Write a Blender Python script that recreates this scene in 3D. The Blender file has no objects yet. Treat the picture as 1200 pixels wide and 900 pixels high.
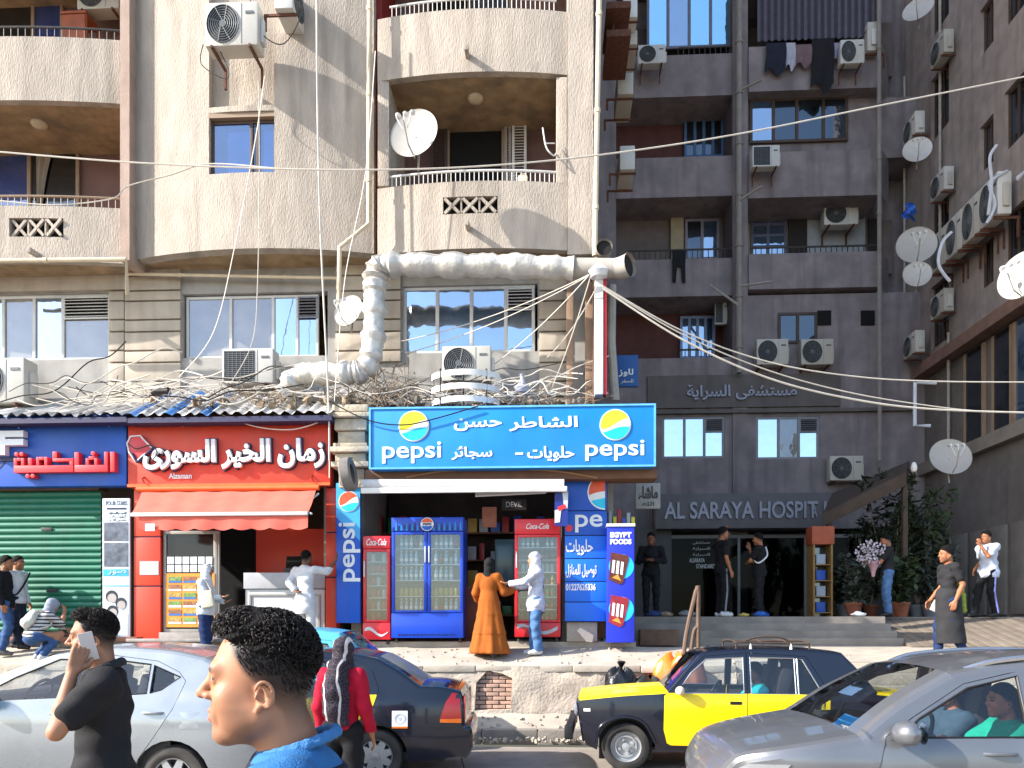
import bpy, bmesh, math, random
import numpy as np
from mathutils import Vector, Matrix, Euler
from mathutils.geometry import delaunay_2d_cdt
random.seed(7); np.random.seed(7)
R = math.radians
SC = bpy.context.scene
COL = SC.collection
# ---------------------------------------------------------------- camera
CAM_H, FPX, HZ, YAW = 1.70, 900.0, 735.0, math.atan2(45, 900)
cd = bpy.data.cameras.new('camera'); CAM = bpy.data.objects.new('camera', cd); COL.objects.link(CAM)
CAM.location = (0, 0, CAM_H); CAM.rotation_euler = (R(90), 0, YAW)
cd.sensor_width = 36; cd.lens = 27; cd.shift_y = (HZ - 450) / 1200.0
cd.clip_start = 0.05; cd.clip_end = 2000
SC.camera = CAM
# ---------------------------------------------------------------- sky, sun, exposure
SUN = Vector((2.7, 1.0, -1.75)).normalized()          # the way the light travels
W = bpy.data.worlds.new('World'); SC.world = W; W.use_nodes = True
nt = W.node_tree
sky = nt.nodes.new('ShaderNodeTexSky'); sky.sky_type = 'NISHITA'; sky.sun_disc = False
sky.sun_elevation = math.asin(-SUN.z); sky.sun_rotation = math.atan2(-SUN.x, -SUN.y)
sky.dust_density = 1.2; sky.ozone_density = 1.5
nt.links.new(sky.outputs[0], nt.nodes['Background'].inputs[0])
nt.nodes['Background'].inputs[1].default_value = 0.15
ld = bpy.data.lights.new('sun', 'SUN'); ld.energy = 4.0; ld.angle = R(0.55); ld.color = (1.0, 0.955, 0.90)
lo = bpy.data.objects.new('sun', ld); COL.objects.link(lo); lo.location = (-30, -12, 40)
lo.rotation_euler = SUN.to_track_quat('-Z', 'Y').to_euler()
SC.view_settings.view_transform = 'Standard'; SC.view_settings.look = 'None'
SC.view_settings.exposure = 1.55; SC.view_settings.gamma = 1.0
try: SC.view_settings.use_curve_mapping = False
except Exception: pass
SC.render.engine = 'CYCLES'
SC.cycles.max_bounces = 7; SC.cycles.diffuse_bounces = 3; SC.cycles.glossy_bounces = 3
SC.cycles.transparent_max_bounces = 12; SC.cycles.caustics_reflective = False; SC.cycles.caustics_refractive = False
SC.cycles.sample_clamp_indirect = 4.0
# ---------------------------------------------------------------- picture -> place
_f = Vector((-math.sin(YAW), math.cos(YAW))); _r = Vector((math.cos(YAW), math.sin(YAW)))
def pt(px, py, Y):
    d = _f * FPX + _r * (px - 600.0); t = Y / d.y
    return Vector((d.x * t, Y, CAM_H + (HZ - py) * t))
def X(px, Y): return pt(px, 0, Y).x
def Z(py, Y, px=600): return pt(px, py, Y).z
# ---------------------------------------------------------------- materials
def hexc(h, k=1.0):
    h = h.lstrip('#'); out = []
    for i in (0, 2, 4):
        c = int(h[i:i+2], 16) / 255.0
        out.append((c / 12.92 if c <= 0.04045 else ((c + 0.055) / 1.055) ** 2.4) * k)
    return out
_M = {}
def mat(name, c, rough=0.6, var=0.12, scale=6.0, bump=0.0, bscale=60.0, metal=0.0, streak=0.0, dirt=0.0, spec=0.4, stretch=(1, 1, 1), dirtcol=(0.09, 0.075, 0.06), attr=None, coat=0.0):
    if name in _M: return _M[name]
    if isinstance(c, str): c = hexc(c)
    m = bpy.data.materials.new(name); m.use_nodes = True; _M[name] = m
    n = m.node_tree.nodes; L = m.node_tree.links.new
    p = n['Principled BSDF']; p.inputs['Roughness'].default_value = rough; p.inputs['Metallic'].default_value = metal
    p.inputs['Specular IOR Level'].default_value = spec
    if coat: p.inputs['Coat Weight'].default_value = coat; p.inputs['Coat Roughness'].default_value = 0.05
    tc = n.new('ShaderNodeTexCoord'); mp = n.new('ShaderNodeMapping'); mp.inputs['Scale'].default_value = stretch
    L(tc.outputs['Object'], mp.inputs[0])
    def noise(sc, det=4, vec=None):
        t = n.new('ShaderNodeTexNoise'); t.inputs['Scale'].default_value = sc; t.inputs['Detail'].default_value = det
        L(vec or mp.outputs[0], t.inputs['Vector']); return t
    def mix(fac, a, b):
        x = n.new('ShaderNodeMix'); x.data_type = 'RGBA'
        if hasattr(fac, 'links') or hasattr(fac, 'is_linked'): L(fac, x.inputs[0])
        else: x.inputs[0].default_value = fac
        for v, i in ((a, 6), (b, 7)):
            if hasattr(v, 'is_linked'): L(v, x.inputs[i])
            else: x.inputs[i].default_value = (*v[:3], 1)
        return x.outputs[2]
    def ramp(src, lo, hi):
        r = n.new('ShaderNodeMapRange'); r.inputs[1].default_value = lo; r.inputs[2].default_value = hi; L(src, r.inputs[0]); return r.outputs[0]
    col = mix(ramp(noise(scale).outputs[0], 0.3, 0.7), [x * (1 - var) for x in c], [min(1, x * (1 + var)) for x in c])
    if attr:
        a = n.new('ShaderNodeAttribute'); a.attribute_name = attr[0]
        col = mix(a.outputs['Fac'], col, attr[1])
    if streak:
        ms = n.new('ShaderNodeMapping'); ms.inputs['Scale'].default_value = (2.2, 2.2, 0.22); L(tc.outputs['Object'], ms.inputs[0])
        s = ramp(noise(1.6, 6, ms.outputs[0]).outputs[0], 0.48, 0.72)
        mu = n.new('ShaderNodeMath'); mu.operation = 'MULTIPLY'; mu.inputs[1].default_value = streak; L(s, mu.inputs[0])
        col = mix(mu.outputs[0], col, [x * 0.45 for x in c])
    if dirt:
        s = ramp(noise(1.3, 7).outputs[0], 0.46, 0.68)
        mu = n.new('ShaderNodeMath'); mu.operation = 'MULTIPLY'; mu.inputs[1].default_value = dirt; L(s, mu.inputs[0])
        col = mix(mu.outputs[0], col, dirtcol)
    L(col, p.inputs['Base Color'])
    if bump:
        b = n.new('ShaderNodeBump'); b.inputs['Strength'].default_value = min(1, bump); b.inputs['Distance'].default_value = 0.012 * max(1, bump)
        L(noise(bscale, 3).outputs[0], b.inputs['Height']); L(b.outputs[0], p.inputs['Normal'])
    rr = n.new('ShaderNodeMapRange'); L(noise(scale * 2.3).outputs[0], rr.inputs[0])
    rr.inputs[3].default_value = max(0.02, rough - 0.08); rr.inputs[4].default_value = min(1, rough + 0.08); L(rr.outputs[0], p.inputs['Roughness'])
    return m
def glass_opaque(name, base, refl=0.5, tint=(0.75, 0.87, 1.0), rough=0.03, wav=0.08):
    if name in _M: return _M[name]
    m = mat(name, base, rough=0.25, var=0.25, scale=1.5); n = m.node_tree.nodes; L = m.node_tree.links.new
    g = n.new('ShaderNodeBsdfGlossy'); g.inputs['Color'].default_value = (*tint, 1); g.inputs['Roughness'].default_value = rough
    tc = n.new('ShaderNodeTexCoord'); t = n.new('ShaderNodeTexNoise'); t.inputs['Scale'].default_value = 2.5; L(tc.outputs['Object'], t.inputs['Vector'])
    b = n.new('ShaderNodeBump'); b.inputs['Strength'].default_value = wav; b.inputs['Distance'].default_value = 0.05; L(t.outputs[0], b.inputs['Height']); L(b.outputs[0], g.inputs['Normal'])
    x = n.new('ShaderNodeMixShader'); x.inputs[0].default_value = refl
    L(n['Principled BSDF'].outputs[0], x.inputs[1]); L(g.outputs[0], x.inputs[2]); L(x.outputs[0], n['Material Output'].inputs[0])
    return m
def glass_clear(name, tint=(0.8, 0.9, 0.95), refl=0.12, haze=0.0, fk=0.6):
    if name in _M: return _M[name]
    m = bpy.data.materials.new(name); m.use_nodes = True; _M[name] = m
    n = m.node_tree.nodes; L = m.node_tree.links.new; n.remove(n['Principled BSDF'])
    t = n.new('ShaderNodeBsdfTransparent'); t.inputs[0].default_value = (*tint, 1)
    g = n.new('ShaderNodeBsdfGlossy'); g.inputs['Roughness'].default_value = 0.02
    lw = n.new('ShaderNodeLayerWeight'); lw.inputs[0].default_value = 0.35
    ma = n.new('ShaderNodeMath'); ma.operation = 'MULTIPLY_ADD'; ma.inputs[1].default_value = fk; ma.inputs[2].default_value = refl; L(lw.outputs['Fresnel'], ma.inputs[0])
    x = n.new('ShaderNodeMixShader'); L(ma.outputs[0], x.inputs[0]); L(t.outputs[0], x.inputs[1]); L(g.outputs[0], x.inputs[2])
    out = x
    if haze:
        d = n.new('ShaderNodeBsdfDiffuse'); d.inputs[0].default_value = (0.6, 0.56, 0.5, 1)
        y = n.new('ShaderNodeMixShader'); y.inputs[0].default_value = haze; L(x.outputs[0], y.inputs[1]); L(d.outputs[0], y.inputs[2]); out = y
    L(out.outputs[0], n['Material Output'].inputs[0]); return m
def emit(name, c, s):
    if name in _M: return _M[name]
    m = mat(name, c); p = m.node_tree.nodes['Principled BSDF']; p.inputs['Emission Color'].default_value = (*hexc(c), 1); p.inputs['Emission Strength'].default_value = s
    return m
# ---------------------------------------------------------------- objects
def tag(o, label=None, cat=None, group=None, kind=None):
    if label: o['label'] = label
    if cat: o['category'] = cat
    if group: o['group'] = group
    if kind: o['kind'] = kind
    return o
def thing(name, label, cat, loc=(0, 0, 0), rz=0.0, group=None):
    o = bpy.data.objects.new(name, None); COL.objects.link(o); o.empty_display_size = 0.2
    o.location = loc; o.rotation_euler = (0, 0, rz); return tag(o, label, cat, group)
LOCAL = set()                     # things whose parts are modelled about their own origin
def root_loc(p):
    while p.parent: p = p.parent
    return Vector((0, 0, 0)) if p.name in LOCAL else Vector(p.location)
def copy_tree(o, parent=None, loc=None, rz=None, label=None, scale=None):
    c = o.copy(); COL.objects.link(c); c.parent = parent
    if loc is not None: c.location = loc
    if rz is not None: c.rotation_euler = (0, 0, rz)
    if scale is not None: c.scale = (scale,) * 3 if not hasattr(scale, '__len__') else scale
    if label: c['label'] = label
    for ch in list(o.children): copy_tree(ch, c)
    return c
class MB:
    def __init__(s): s.v = []; s.f = []; s.m = []; s.cur = 0; s.ch = []
    def add(s, vs, fs):
        b = len(s.v); s.ch.append((b, len(s.f))); s.v += [tuple(v) for v in vs]; s.f += [tuple(b + i for i in f) for f in fs]; s.m += [s.cur] * len(fs); return s
    def box(s, x0, x1, y0, y1, z0, z1):
        if x0 > x1: x0, x1 = x1, x0
        if y0 > y1: y0, y1 = y1, y0
        if z0 > z1: z0, z1 = z1, z0
        return s.add([(x0,y0,z0),(x1,y0,z0),(x1,y1,z0),(x0,y1,z0),(x0,y0,z1),(x1,y0,z1),(x1,y1,z1),(x0,y1,z1)],
                     [(0,3,2,1),(4,5,6,7),(0,1,5,4),(1,2,6,5),(2,3,7,6),(3,0,4,7)])
    def obox(s, c, h, M):
        c = Vector(c); vs = [c + M @ Vector((h[0]*a, h[1]*b, h[2]*d)) for d in (-1, 1) for b in (-1, 1) for a in (-1, 1)]
        return s.add(vs, [(0,2,3,1),(4,5,7,6),(0,1,5,4),(1,3,7,5),(3,2,6,7),(2,0,4,6)])
    def beam(s, a, b, w, h):
        a = Vector(a); b = Vector(b); d = b - a
        return s.obox((a + b) / 2, (w / 2, h / 2, d.length / 2), d.to_track_quat('Z', 'Y').to_matrix())
    def tube(s, path, r, n=7, caps=True, closed=False):
        P = [Vector(p) for p in path]; N = len(P); rs = r if hasattr(r, '__len__') else [r] * N
        vs = []; up = Vector((0.13, 0.21, 1)).normalized(); prev = None
        for i in range(N):
            d = (P[(i+1) % N] - P[i-1]) if closed else (P[min(i+1, N-1)] - P[max(i-1, 0)])
            if d.length < 1e-9: d = Vector((0, 0, 1))
            d.normalize()
            if prev is None:
                a = d.cross(up)
                if a.length < 0.05: a = d.cross(Vector((1, 0, 0)))
            else: a = prev - d * prev.dot(d)
            a.normalize(); prev = a; b = d.cross(a)
            for k in range(n):
                t = 2 * math.pi * k / n; vs.append(P[i] + (a * math.cos(t) + b * math.sin(t)) * rs[i])
        fs = []
        for i in range(N if closed else N - 1):
            j = (i + 1) % N
            for k in range(n): q = (k + 1) % n; fs.append((i*n+k, i*n+q, j*n+q, j*n+k))
        if caps and not closed: fs += [tuple(range(n))[::-1], tuple((N-1)*n + k for k in range(n))]
        return s.add(vs, fs)
    def lathe(s, prof, o=(0,0,0), M=None, n=24, caps=True):
        o = Vector(o); M = M or Matrix.Identity(3); vs = []
        for r, h in prof:
            for k in range(n): t = 2*math.pi*k/n; vs.append(o + M @ Vector((r*math.cos(t), r*math.sin(t), h)))
        fs = [(i*n+k, i*n+(k+1)%n, (i+1)*n+(k+1)%n, (i+1)*n+k) for i in range(len(prof)-1) for k in range(n)]
        if caps:
            if prof[0][0] > 1e-4: fs.append(tuple(range(n))[::-1])
            if prof[-1][0] > 1e-4: fs.append(tuple((len(prof)-1)*n + k for k in range(n)))
        return s.add(vs, fs)
    def prism(s, poly, y0, y1):                       # polygon in x,z extruded along y
        n = len(poly)
        if sum(poly[i][0]*poly[(i+1)%n][1] - poly[(i+1)%n][0]*poly[i][1] for i in range(n)) < 0: poly = poly[::-1]
        vs = [(p[0], y0, p[1]) for p in poly] + [(p[0], y1, p[1]) for p in poly]
        return s.add(vs, [tuple(range(n)), tuple(range(2*n-1, n-1, -1))] + [(i, i+n, (i+1)%n+n, (i+1)%n) for i in range(n)])
    def grid(s, fn, nu, nv):
        vs = [fn(i/nu, j/nv) for i in range(nu+1) for j in range(nv+1)]
        return s.add(vs, [(i*(nv+1)+j, (i+1)*(nv+1)+j, (i+1)*(nv+1)+j+1, i*(nv+1)+j+1) for i in range(nu) for j in range(nv)])
    def panel(s, outer, holes, yf, sp=0.25, depth=0.0, inward=1.0):
        """sheet cut from a polygon in x,z (with holes), bent to y = yf(x, z), edges turned in by depth"""
        loops = [outer] + list(holes); pts = []; edges = []
        for lp in loops:
            b = len(pts); q = []
            for i, p in enumerate(lp):
                a = Vector(p); c = Vector(lp[(i+1) % len(lp)]); k = max(1, int((c - a).length / sp))
                q += [a + (c - a) * j / k for j in range(k)]
            pts += q; edges += [(b + i, b + (i+1) % len(q)) for i in range(len(q))]
        xs = [p[0] for p in outer]; zs = [p[1] for p in outer]; nb = len(pts); segs = [(pts[a], pts[b]) for a, b in edges]
        def inside(p, lp):
            c = False; n = len(lp)
            for i in range(n):
                x1, z1 = lp[i]; x2, z2 = lp[i-1]
                if (z1 > p[1]) != (z2 > p[1]) and p[0] < (x2-x1)*(p[1]-z1)/(z2-z1)+x1: c = not c
            return c
        ok = lambda p: inside(p, outer) and not any(inside(p, h) for h in holes)
        x = min(xs) + sp/2
        while x < max(xs):
            z = min(zs) + sp/2
            while z < max(zs):
                p = Vector((x, z))
                if ok(p) and min((p - a).length for a, b in segs) > sp*0.45: pts.append(p)
                z += sp
            x += sp
        V, E, F, *_ = delaunay_2d_cdt(pts, edges, [], 0, 1e-6)
        fs = []
        for f in F:
            c = sum((V[i] for i in f), Vector((0, 0))) / len(f)
            if ok(c):
                a = sum(V[f[i]][0]*V[f[(i+1)%len(f)]][1] - V[f[(i+1)%len(f)]][0]*V[f[i]][1] for i in range(len(f)))
                fs.append(tuple(f) if a > 0 else tuple(f)[::-1])
        vs = [(p[0], yf(p[0], p[1]), p[1]) for p in V]
        if depth:
            used = {}
            for f in fs:
                for i in range(len(f)):
                    e = (f[i], f[(i+1) % len(f)]); used[e] = 1
            nv = len(vs); vs = vs + [(v[0], v[1] + depth, v[2]) for v in vs]
            for a, b in list(used):
                if (b, a) not in used: fs.append((b, a, a + nv, b + nv))
        return s.add(vs, fs)
    def each(s, name, m, parent=None, **k):            # every added solid becomes an object of its own
        E = s.ch + [(len(s.v), len(s.f))]
        for (a, f), (a2, f2) in zip(E, E[1:]):
            q = MB(); q.v = s.v[a:a2]; q.f = [tuple(i-a for i in t) for t in s.f[f:f2]]; q.m = [0]*len(q.f); q.build(name, m, parent, **k)
    def rot(s, M, o=(0,0,0), start=0):
        o = Vector(o)
        for i in range(start, len(s.v)): s.v[i] = tuple(o + M @ Vector(s.v[i]))
        return s
    def build(s, name, mats, parent=None, smooth=False, bevel=0.0, label=None, cat=None, group=None, kind=None, angle=40, origin=None):
        me = bpy.data.meshes.new(name); mats = mats if isinstance(mats, (list, tuple)) else [mats]
        if parent is not None: o0 = root_loc(parent)
        elif origin is not None: o0 = Vector(origin)
        elif kind in ('structure', 'stuff'): o0 = Vector((0, 0, 0))
        else:
            a = np.array(s.v); o0 = Vector(((a[:,0].min()+a[:,0].max())/2, (a[:,1].min()+a[:,1].max())/2, a[:,2].min()))
        me.from_pydata([tuple(Vector(v) - o0) for v in s.v], [], s.f); me.update()
        for m in mats: me.materials.append(m)
        me.polygons.foreach_set('material_index', s.m)
        if bevel:
            bm = bmesh.new(); bm.from_mesh(me)
            es = [e for e in bm.edges if len(e.link_faces) == 2 and e.calc_face_angle(0) > 0.6]
            bmesh.ops.bevel(bm, geom=es, offset=bevel, segments=2, affect='EDGES', profile=0.6, clamp_overlap=True)
            bm.to_mesh(me); bm.free(); smooth = True
        if smooth:
            me.polygons.foreach_set('use_smooth', [True] * len(me.polygons))
            try: me.set_sharp_from_angle(angle=R(angle))
            except Exception: pass
        o = bpy.data.objects.new(name, me); COL.objects.link(o)
        if parent is not None: o.parent = parent
        else: o.location = o0
        return tag(o, label, cat, group, kind)
def rect(px0, py0, px1, py1, Y):
    c = (px0 + px1) / 2; return X(px0, Y), X(px1, Y), Z(py1, Y, c), Z(py0, Y, c)   # x0 x1 z0 z1
def rp(x0, x1, z0, z1): return [(x0, z0), (x1, z0), (x1, z1), (x0, z1)]
def window(parent, r, Y, cols, fm, pms, fw=0.05, d=0.06, rows=(), louvre=None, lm=None):
    """frame (part) with panes (sub-parts); cols are inner fractions, louvre = index of the pane with a slatted vent on top"""
    x0, x1, z0, z1 = r; b = MB(); e = [0] + list(cols) + [1]
    b.box(x0, x1, Y, Y+d, z0, z0+fw); b.box(x0, x1, Y, Y+d, z1-fw, z1); b.box(x0, x0+fw, Y+.002, Y+d-.002, z0+fw, z1-fw); b.box(x1-fw, x1, Y+.002, Y+d-.002, z0+fw, z1-fw)
    for c in cols: xc = x0+(x1-x0)*c; b.box(xc-fw*.55, xc+fw*.55, Y-.006, Y+d-.004, z0+fw, z1-fw)
    for c in rows: zc = z0+(z1-z0)*c; b.box(x0+fw, x1-fw, Y+.004, Y+d-.006, zc-fw*.5, zc+fw*.5)
    w = b.build('window', fm, parent, bevel=0.006)
    for i in range(len(e)-1):
        a = x0+(x1-x0)*e[i]+fw*.5; c = x0+(x1-x0)*e[i+1]-fw*.5; zt = z1-fw*.9
        if louvre is not None and i == louvre:
            zl = z0+(z1-z0)*.62; q = MB()
            q.box(a-.01, c+.01, Y-.02, Y-.006, zl, zl+.03); q.box(a-.01, c+.01, Y-.02, Y-.006, zt-.03, zt); q.box(a-.01, a+.02, Y-.018, Y-.006, zl+.03, zt-.03); q.box(c-.02, c+.01, Y-.018, Y-.006, zl+.03, zt-.03)
            k = 6
            for j in range(k):
                zz = zl+.03+(zt-zl-.06)*(j+.5)/k; q.obox(((a+c)/2, Y-.004, zz), ((c-a)/2-.02, .018, .006), Matrix.Rotation(R(35), 3, 'X'))
            q.build('louvre', lm or fm, w); zt = zl+.02
        MB().box(a, c, Y+d*.45, Y+d*.45+.008, z0+fw*.9, zt).build('pane', pms[i % len(pms)], w)
    return w
# ---------------------------------------------------------------- lettering
_F = {'ا':0xFE8D,'ب':0xFE8F,'ة':0xFE93,'ت':0xFE95,'ج':0xFE9D,'ح':0xFEA1,'خ':0xFEA5,'د':0xFEA9,'ر':0xFEAD,'ز':0xFEAF,'س':0xFEB1,'ش':0xFEB5,'ص':0xFEB9,'ط':0xFEC1,'ف':0xFED1,'ك':0xFED9,'ل':0xFEDD,'م':0xFEE1,'ن':0xFEE5,'ه':0xFEE9,'و':0xFEED,'ى':0xFEEF,'ي':0xFEF1,'ئ':0xFE89}
_RJ = set('اةدرزوى')
def arabic(s):
    out = []
    for i, ch in enumerate(s):
        if ch not in _F: out.append(ch); continue
        p = i > 0 and s[i-1] in _F and s[i-1] not in _RJ; n = i+1 < len(s) and s[i+1] in _F and ch not in _RJ
        k = (1 if p else 0) if ch in _RJ else (3 if p and n else 2 if n else 1 if p else 0)
        out.append(chr(_F[ch] + k))
    return ''.join(reversed(out))
def lettering(text, x0, x1, z0, z1, y, depth, m, parent, ar=False, bold=0.0, name='lettering', shear=0.0, M=None, o=None, sides=None, spacing=1.0, italic=False):
    """words fitted into x0..x1, z0..z1 standing on the plane y (facing -y); M, o turn them into another plane"""
    c = bpy.data.curves.new('txt', 'FONT'); c.body = arabic(text) if ar else text; c.size = 1.0; c.offset = bold; c.shear = shear; c.resolution_u = 4; c.space_character = spacing
    to = bpy.data.objects.new('txt', c); COL.objects.link(to)
    dg = bpy.context.evaluated_depsgraph_get(); me = bpy.data.meshes.new_from_object(to.evaluated_get(dg))
    bpy.data.objects.remove(to); bpy.data.curves.remove(c)
    bm = bmesh.new(); bm.from_mesh(me); bpy.data.meshes.remove(me)
    bmesh.ops.remove_doubles(bm, verts=bm.verts, dist=1e-5)
    vs = [v.co for v in bm.verts]
    ax, bx = min(v.x for v in vs), max(v.x for v in vs); ay, by = min(v.y for v in vs), max(v.y for v in vs)
    seen = set(); k = 0; b = MB()
    for f0 in bm.faces:
        if f0.index in seen: continue
        st = [f0]; seen.add(f0.index); isl = []
        while st:
            f = st.pop(); isl.append(f)
            for e in f.edges:
                for g in e.link_faces:
                    if g.index not in seen: seen.add(g.index); st.append(g)
        dy = (k % 3) * 0.0016; k += 1; ids = {}; V = []; F = []; ed = {}
        def idx(v):
            if v.index not in ids:
                ids[v.index] = len(V); V.append((x0+(x1-x0)*(v.co.x-ax)/(bx-ax), y-depth-dy, z0+(z1-z0)*(v.co.y-ay)/(by-ay)))
            return ids[v.index]
        for f in isl:
            q = [idx(v) for v in f.verts]
            nrm = f.normal.z
            if nrm < 0: q = q[::-1]
            F.append(tuple(q))
            for i in range(len(q)): ed[(q[i], q[(i+1)%len(q)])] = 1
        n = len(V); V = V + [(v[0], y, v[2]) for v in V]; side = []
        for a, d in ed:
            if (d, a) not in ed: side.append((d, a, a+n, d+n))
        b.cur = 0; b.add(V, F); b.cur = 1 if sides else 0; base = len(b.v) - len(V)
        b.f += [tuple(base+i for i in f) for f in side]; b.m += [b.cur]*len(side)
    bm.free()
    if M is not None: b.rot(M, o or (0, 0, 0))
    return b.build(name, [m, sides] if sides else m, parent)
def cable(a, b, sag, r, m, label, name='cable', group=None, n=26, wob=0.0, pts=None, cat='cable'):
    if pts is None:
        a = Vector(a); b = Vector(b)
        pts = [a.lerp(b, i/n) + Vector((random.uniform(-wob, wob), random.uniform(-wob, wob)*.5, -sag*4*(i/n)*(1-i/n) + random.uniform(-wob, wob))) for i in range(n+1)]
    return MB().tube(pts, r, 5).build(name, m, smooth=True, label=label, cat=cat, group=group)
def smooth_path(P, n=6):
    P = [Vector(p) for p in P]; out = []
    for i in range(len(P)-1):
        p0 = P[max(i-1, 0)]; p1 = P[i]; p2 = P[i+1]; p3 = P[min(i+2, len(P)-1)]
        for k in range(n):
            t = k/n; out.append(0.5*((2*p1)+(p2-p0)*t+(2*p0-5*p1+4*p2-p3)*t*t+(3*p1-p0-3*p2+p3)*t**3))
    return out + [P[-1]]
# ================================================================ materials of the setting
PLAS = mat('rough_plaster', '#aa9e90', .92, .13, 5, bump=1.0, bscale=46, streak=.65, stretch=(1, 1, .3), dirt=.32, dirtcol=(.30, .25, .20))
PLAS2 = mat('grey_plaster', '#a89d90', .92, .12, 5, bump=1.0, bscale=46, streak=.6, stretch=(1, 1, .3), dirt=.3, dirtcol=(.27, .24, .2))
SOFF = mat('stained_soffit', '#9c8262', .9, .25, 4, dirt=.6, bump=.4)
BLOCK = mat('block_cladding', '#aca08f', .8, .10, 3, bump=.3, streak=.35)
GREYW = mat('grey_render', '#9a968f', .85, .12, 3, bump=.4, streak=.4)
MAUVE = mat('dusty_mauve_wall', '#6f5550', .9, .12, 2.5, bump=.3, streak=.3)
DRED = mat('dark_red_paint', '#7a211c', .7, .15, 3)
WFR = mat('white_frame', '#c8c6c0', .45, .06, 5, dirt=.15)
TFR = mat('tan_frame', '#8d7762', .6, .1, 5)
BFR = mat('brown_frame', '#4a3a30', .6, .1, 5)
GSKY = glass_opaque('sky_glass', '#123452', .62)
GBLU = glass_opaque('blue_film_glass', '#0c2f6a', .22)
GDRK = glass_opaque('dark_glass', '#0d1116', .12)
GCUR = glass_opaque('curtained_glass', '#82786a', .16)
GMID = glass_opaque('grey_blue_glass', '#1d4364', .5)
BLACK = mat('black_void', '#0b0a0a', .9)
IRON = mat('painted_iron', '#3b3836', .6, .2, 8)
STEEL = mat('grey_pipe', '#9b958b', .6, .15, 5, dirt=.3)
CREAMP = mat('cream_pipe', '#cdbca0', .6, .1, 5, dirt=.25)
RUST = mat('rusty_iron', '#5c3a2a', .85, .3, 12)
WHITE = mat('white_paint', '#cfcdc8', .5, .05, 4, dirt=.12)
ACW = mat('ac_white', '#c9c8c3', .45, .05, 3, dirt=.25, dirtcol=(.3, .25, .2))
CONC = mat('pale_concrete', '#a89d8e', .92, .16, 3, bump=.6, bscale=40, dirt=.25, dirtcol=(.2, .17, .14))
CONC2 = mat('grey_concrete', '#857d74', .92, .16, 3, bump=.6, bscale=40, dirt=.3)
ASPH = mat('dusty_asphalt', '#8f857a', .95, .16, 2.2, bump=.5, bscale=90, dirt=.25, dirtcol=(.14, .125, .11))
WIRE = mat('pale_wire', '#c9c0b2', .6, .1, 3); WIREB = mat('black_wire', '#161514', .6)
def age(m, c, k):                                     # units differ in age: some have yellowed
    n = m.node_tree.nodes; L = m.node_tree.links.new; p = n['Principled BSDF']; src = p.inputs['Base Color'].links[0].from_socket; o = n.new('ShaderNodeObjectInfo'); u = n.new('ShaderNodeMath'); u.operation = 'MULTIPLY'; u.inputs[1].default_value = k; L(o.outputs['Random'], u.inputs[0]); x = n.new('ShaderNodeMix'); x.data_type = 'RGBA'; L(u.outputs[0], x.inputs[0]); L(src, x.inputs[6]); x.inputs[7].default_value = (*hexc(c), 1); L(x.outputs[2], p.inputs['Base Color'])
age(ACW, '#8f8468', .6)
YF, YW, YL = 13.5, 14.3, 15.2
# ================================================================ ground
b = MB(); b.grid(lambda u, v: (-400+800*u, -300+310.9*v, 0), 40, 40); b.build('road', ASPH, kind='structure')
XS = X(862, 12.4)                                      # where the wall gives way to steps
def walk_z(x, y):                                      # the raised pavement climbs from its broken edge to the shops
    t = (y-12.35)/1.0; return 1.06 + .30*max(0, min(1.0, t)) + .012*math.sin(3*x+2*y)*math.cos(5*y)
b = MB(); b.grid(lambda u, v: (-30+(XS+30)*u, 12.36+1.02*v, walk_z(-30+(XS+30)*u, 12.36+1.02*v)), 160, 8)
b.box(-30, X(745, 13.4), 13.37, 17.5, .9, 1.447)
b.build('pavement', CONC, kind='structure', smooth=True)
b = MB(); b.grid(lambda u, v: (XS+26*u, 12.42+2.3*v, 1.15+.22*v), 8, 6); b.add([(XS, 12.42, 0.9), (XS, 14.7, .9), (XS, 14.7, 1.38), (XS, 12.42, 1.15)], [(0, 1, 2, 3)])
b.box(X(745, 13.4), XS+26, 13.5, 24, .5, 1.1)
b.build('court_paving', CONC, kind='structure')
b = MB()
for k in range(6): z = 1.15-.175*k; b.box(XS+.02*k, 24, 12.42-.23*k, 12.75, z-.175 if k < 5 else -.1, z)
b.build('front_steps', CONC, kind='structure', bevel=.02)
x0, x1 = X(742, 14.8), X(1052, 14.8); b = MB()
TZ = Z(722.5, 15.3, 900)
for k in range(4): b.box(x0, x1, 14.55+.26*k, 24, 1.2, TZ-(3-k)*.137)
b.box(x1, 24, 16.4, 24, 1.2, TZ-.004)
b.build('terrace_steps', CONC2, kind='structure', bevel=.012)
PLANK = mat('wood_plank', '#74685a', .85, .25, 3, bump=.4, dirt=.3)
rp_ = thing('plank_ramp', 'weathered timber plank ramp beside the grey hospital steps', 'ramp', (x1+1.6, 15.4, 1.2))
for k in range(16):
    xa = x1+.02+k*.235
    MB().add([(xa, 14.3, 1.36), (xa+.22, 14.3, 1.36), (xa+.22, 16.5, TZ+.01), (xa, 16.5, TZ+.01), (xa, 14.3, 1.30), (xa+.22, 14.3, 1.30), (xa+.22, 16.5, TZ-.05), (xa, 16.5, TZ-.05)],
       [(0,1,2,3), (7,6,5,4), (0,4,5,1), (1,5,6,2), (2,6,7,3), (3,7,4,0)]).build('plank', PLANK, rp_, bevel=.008)
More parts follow.
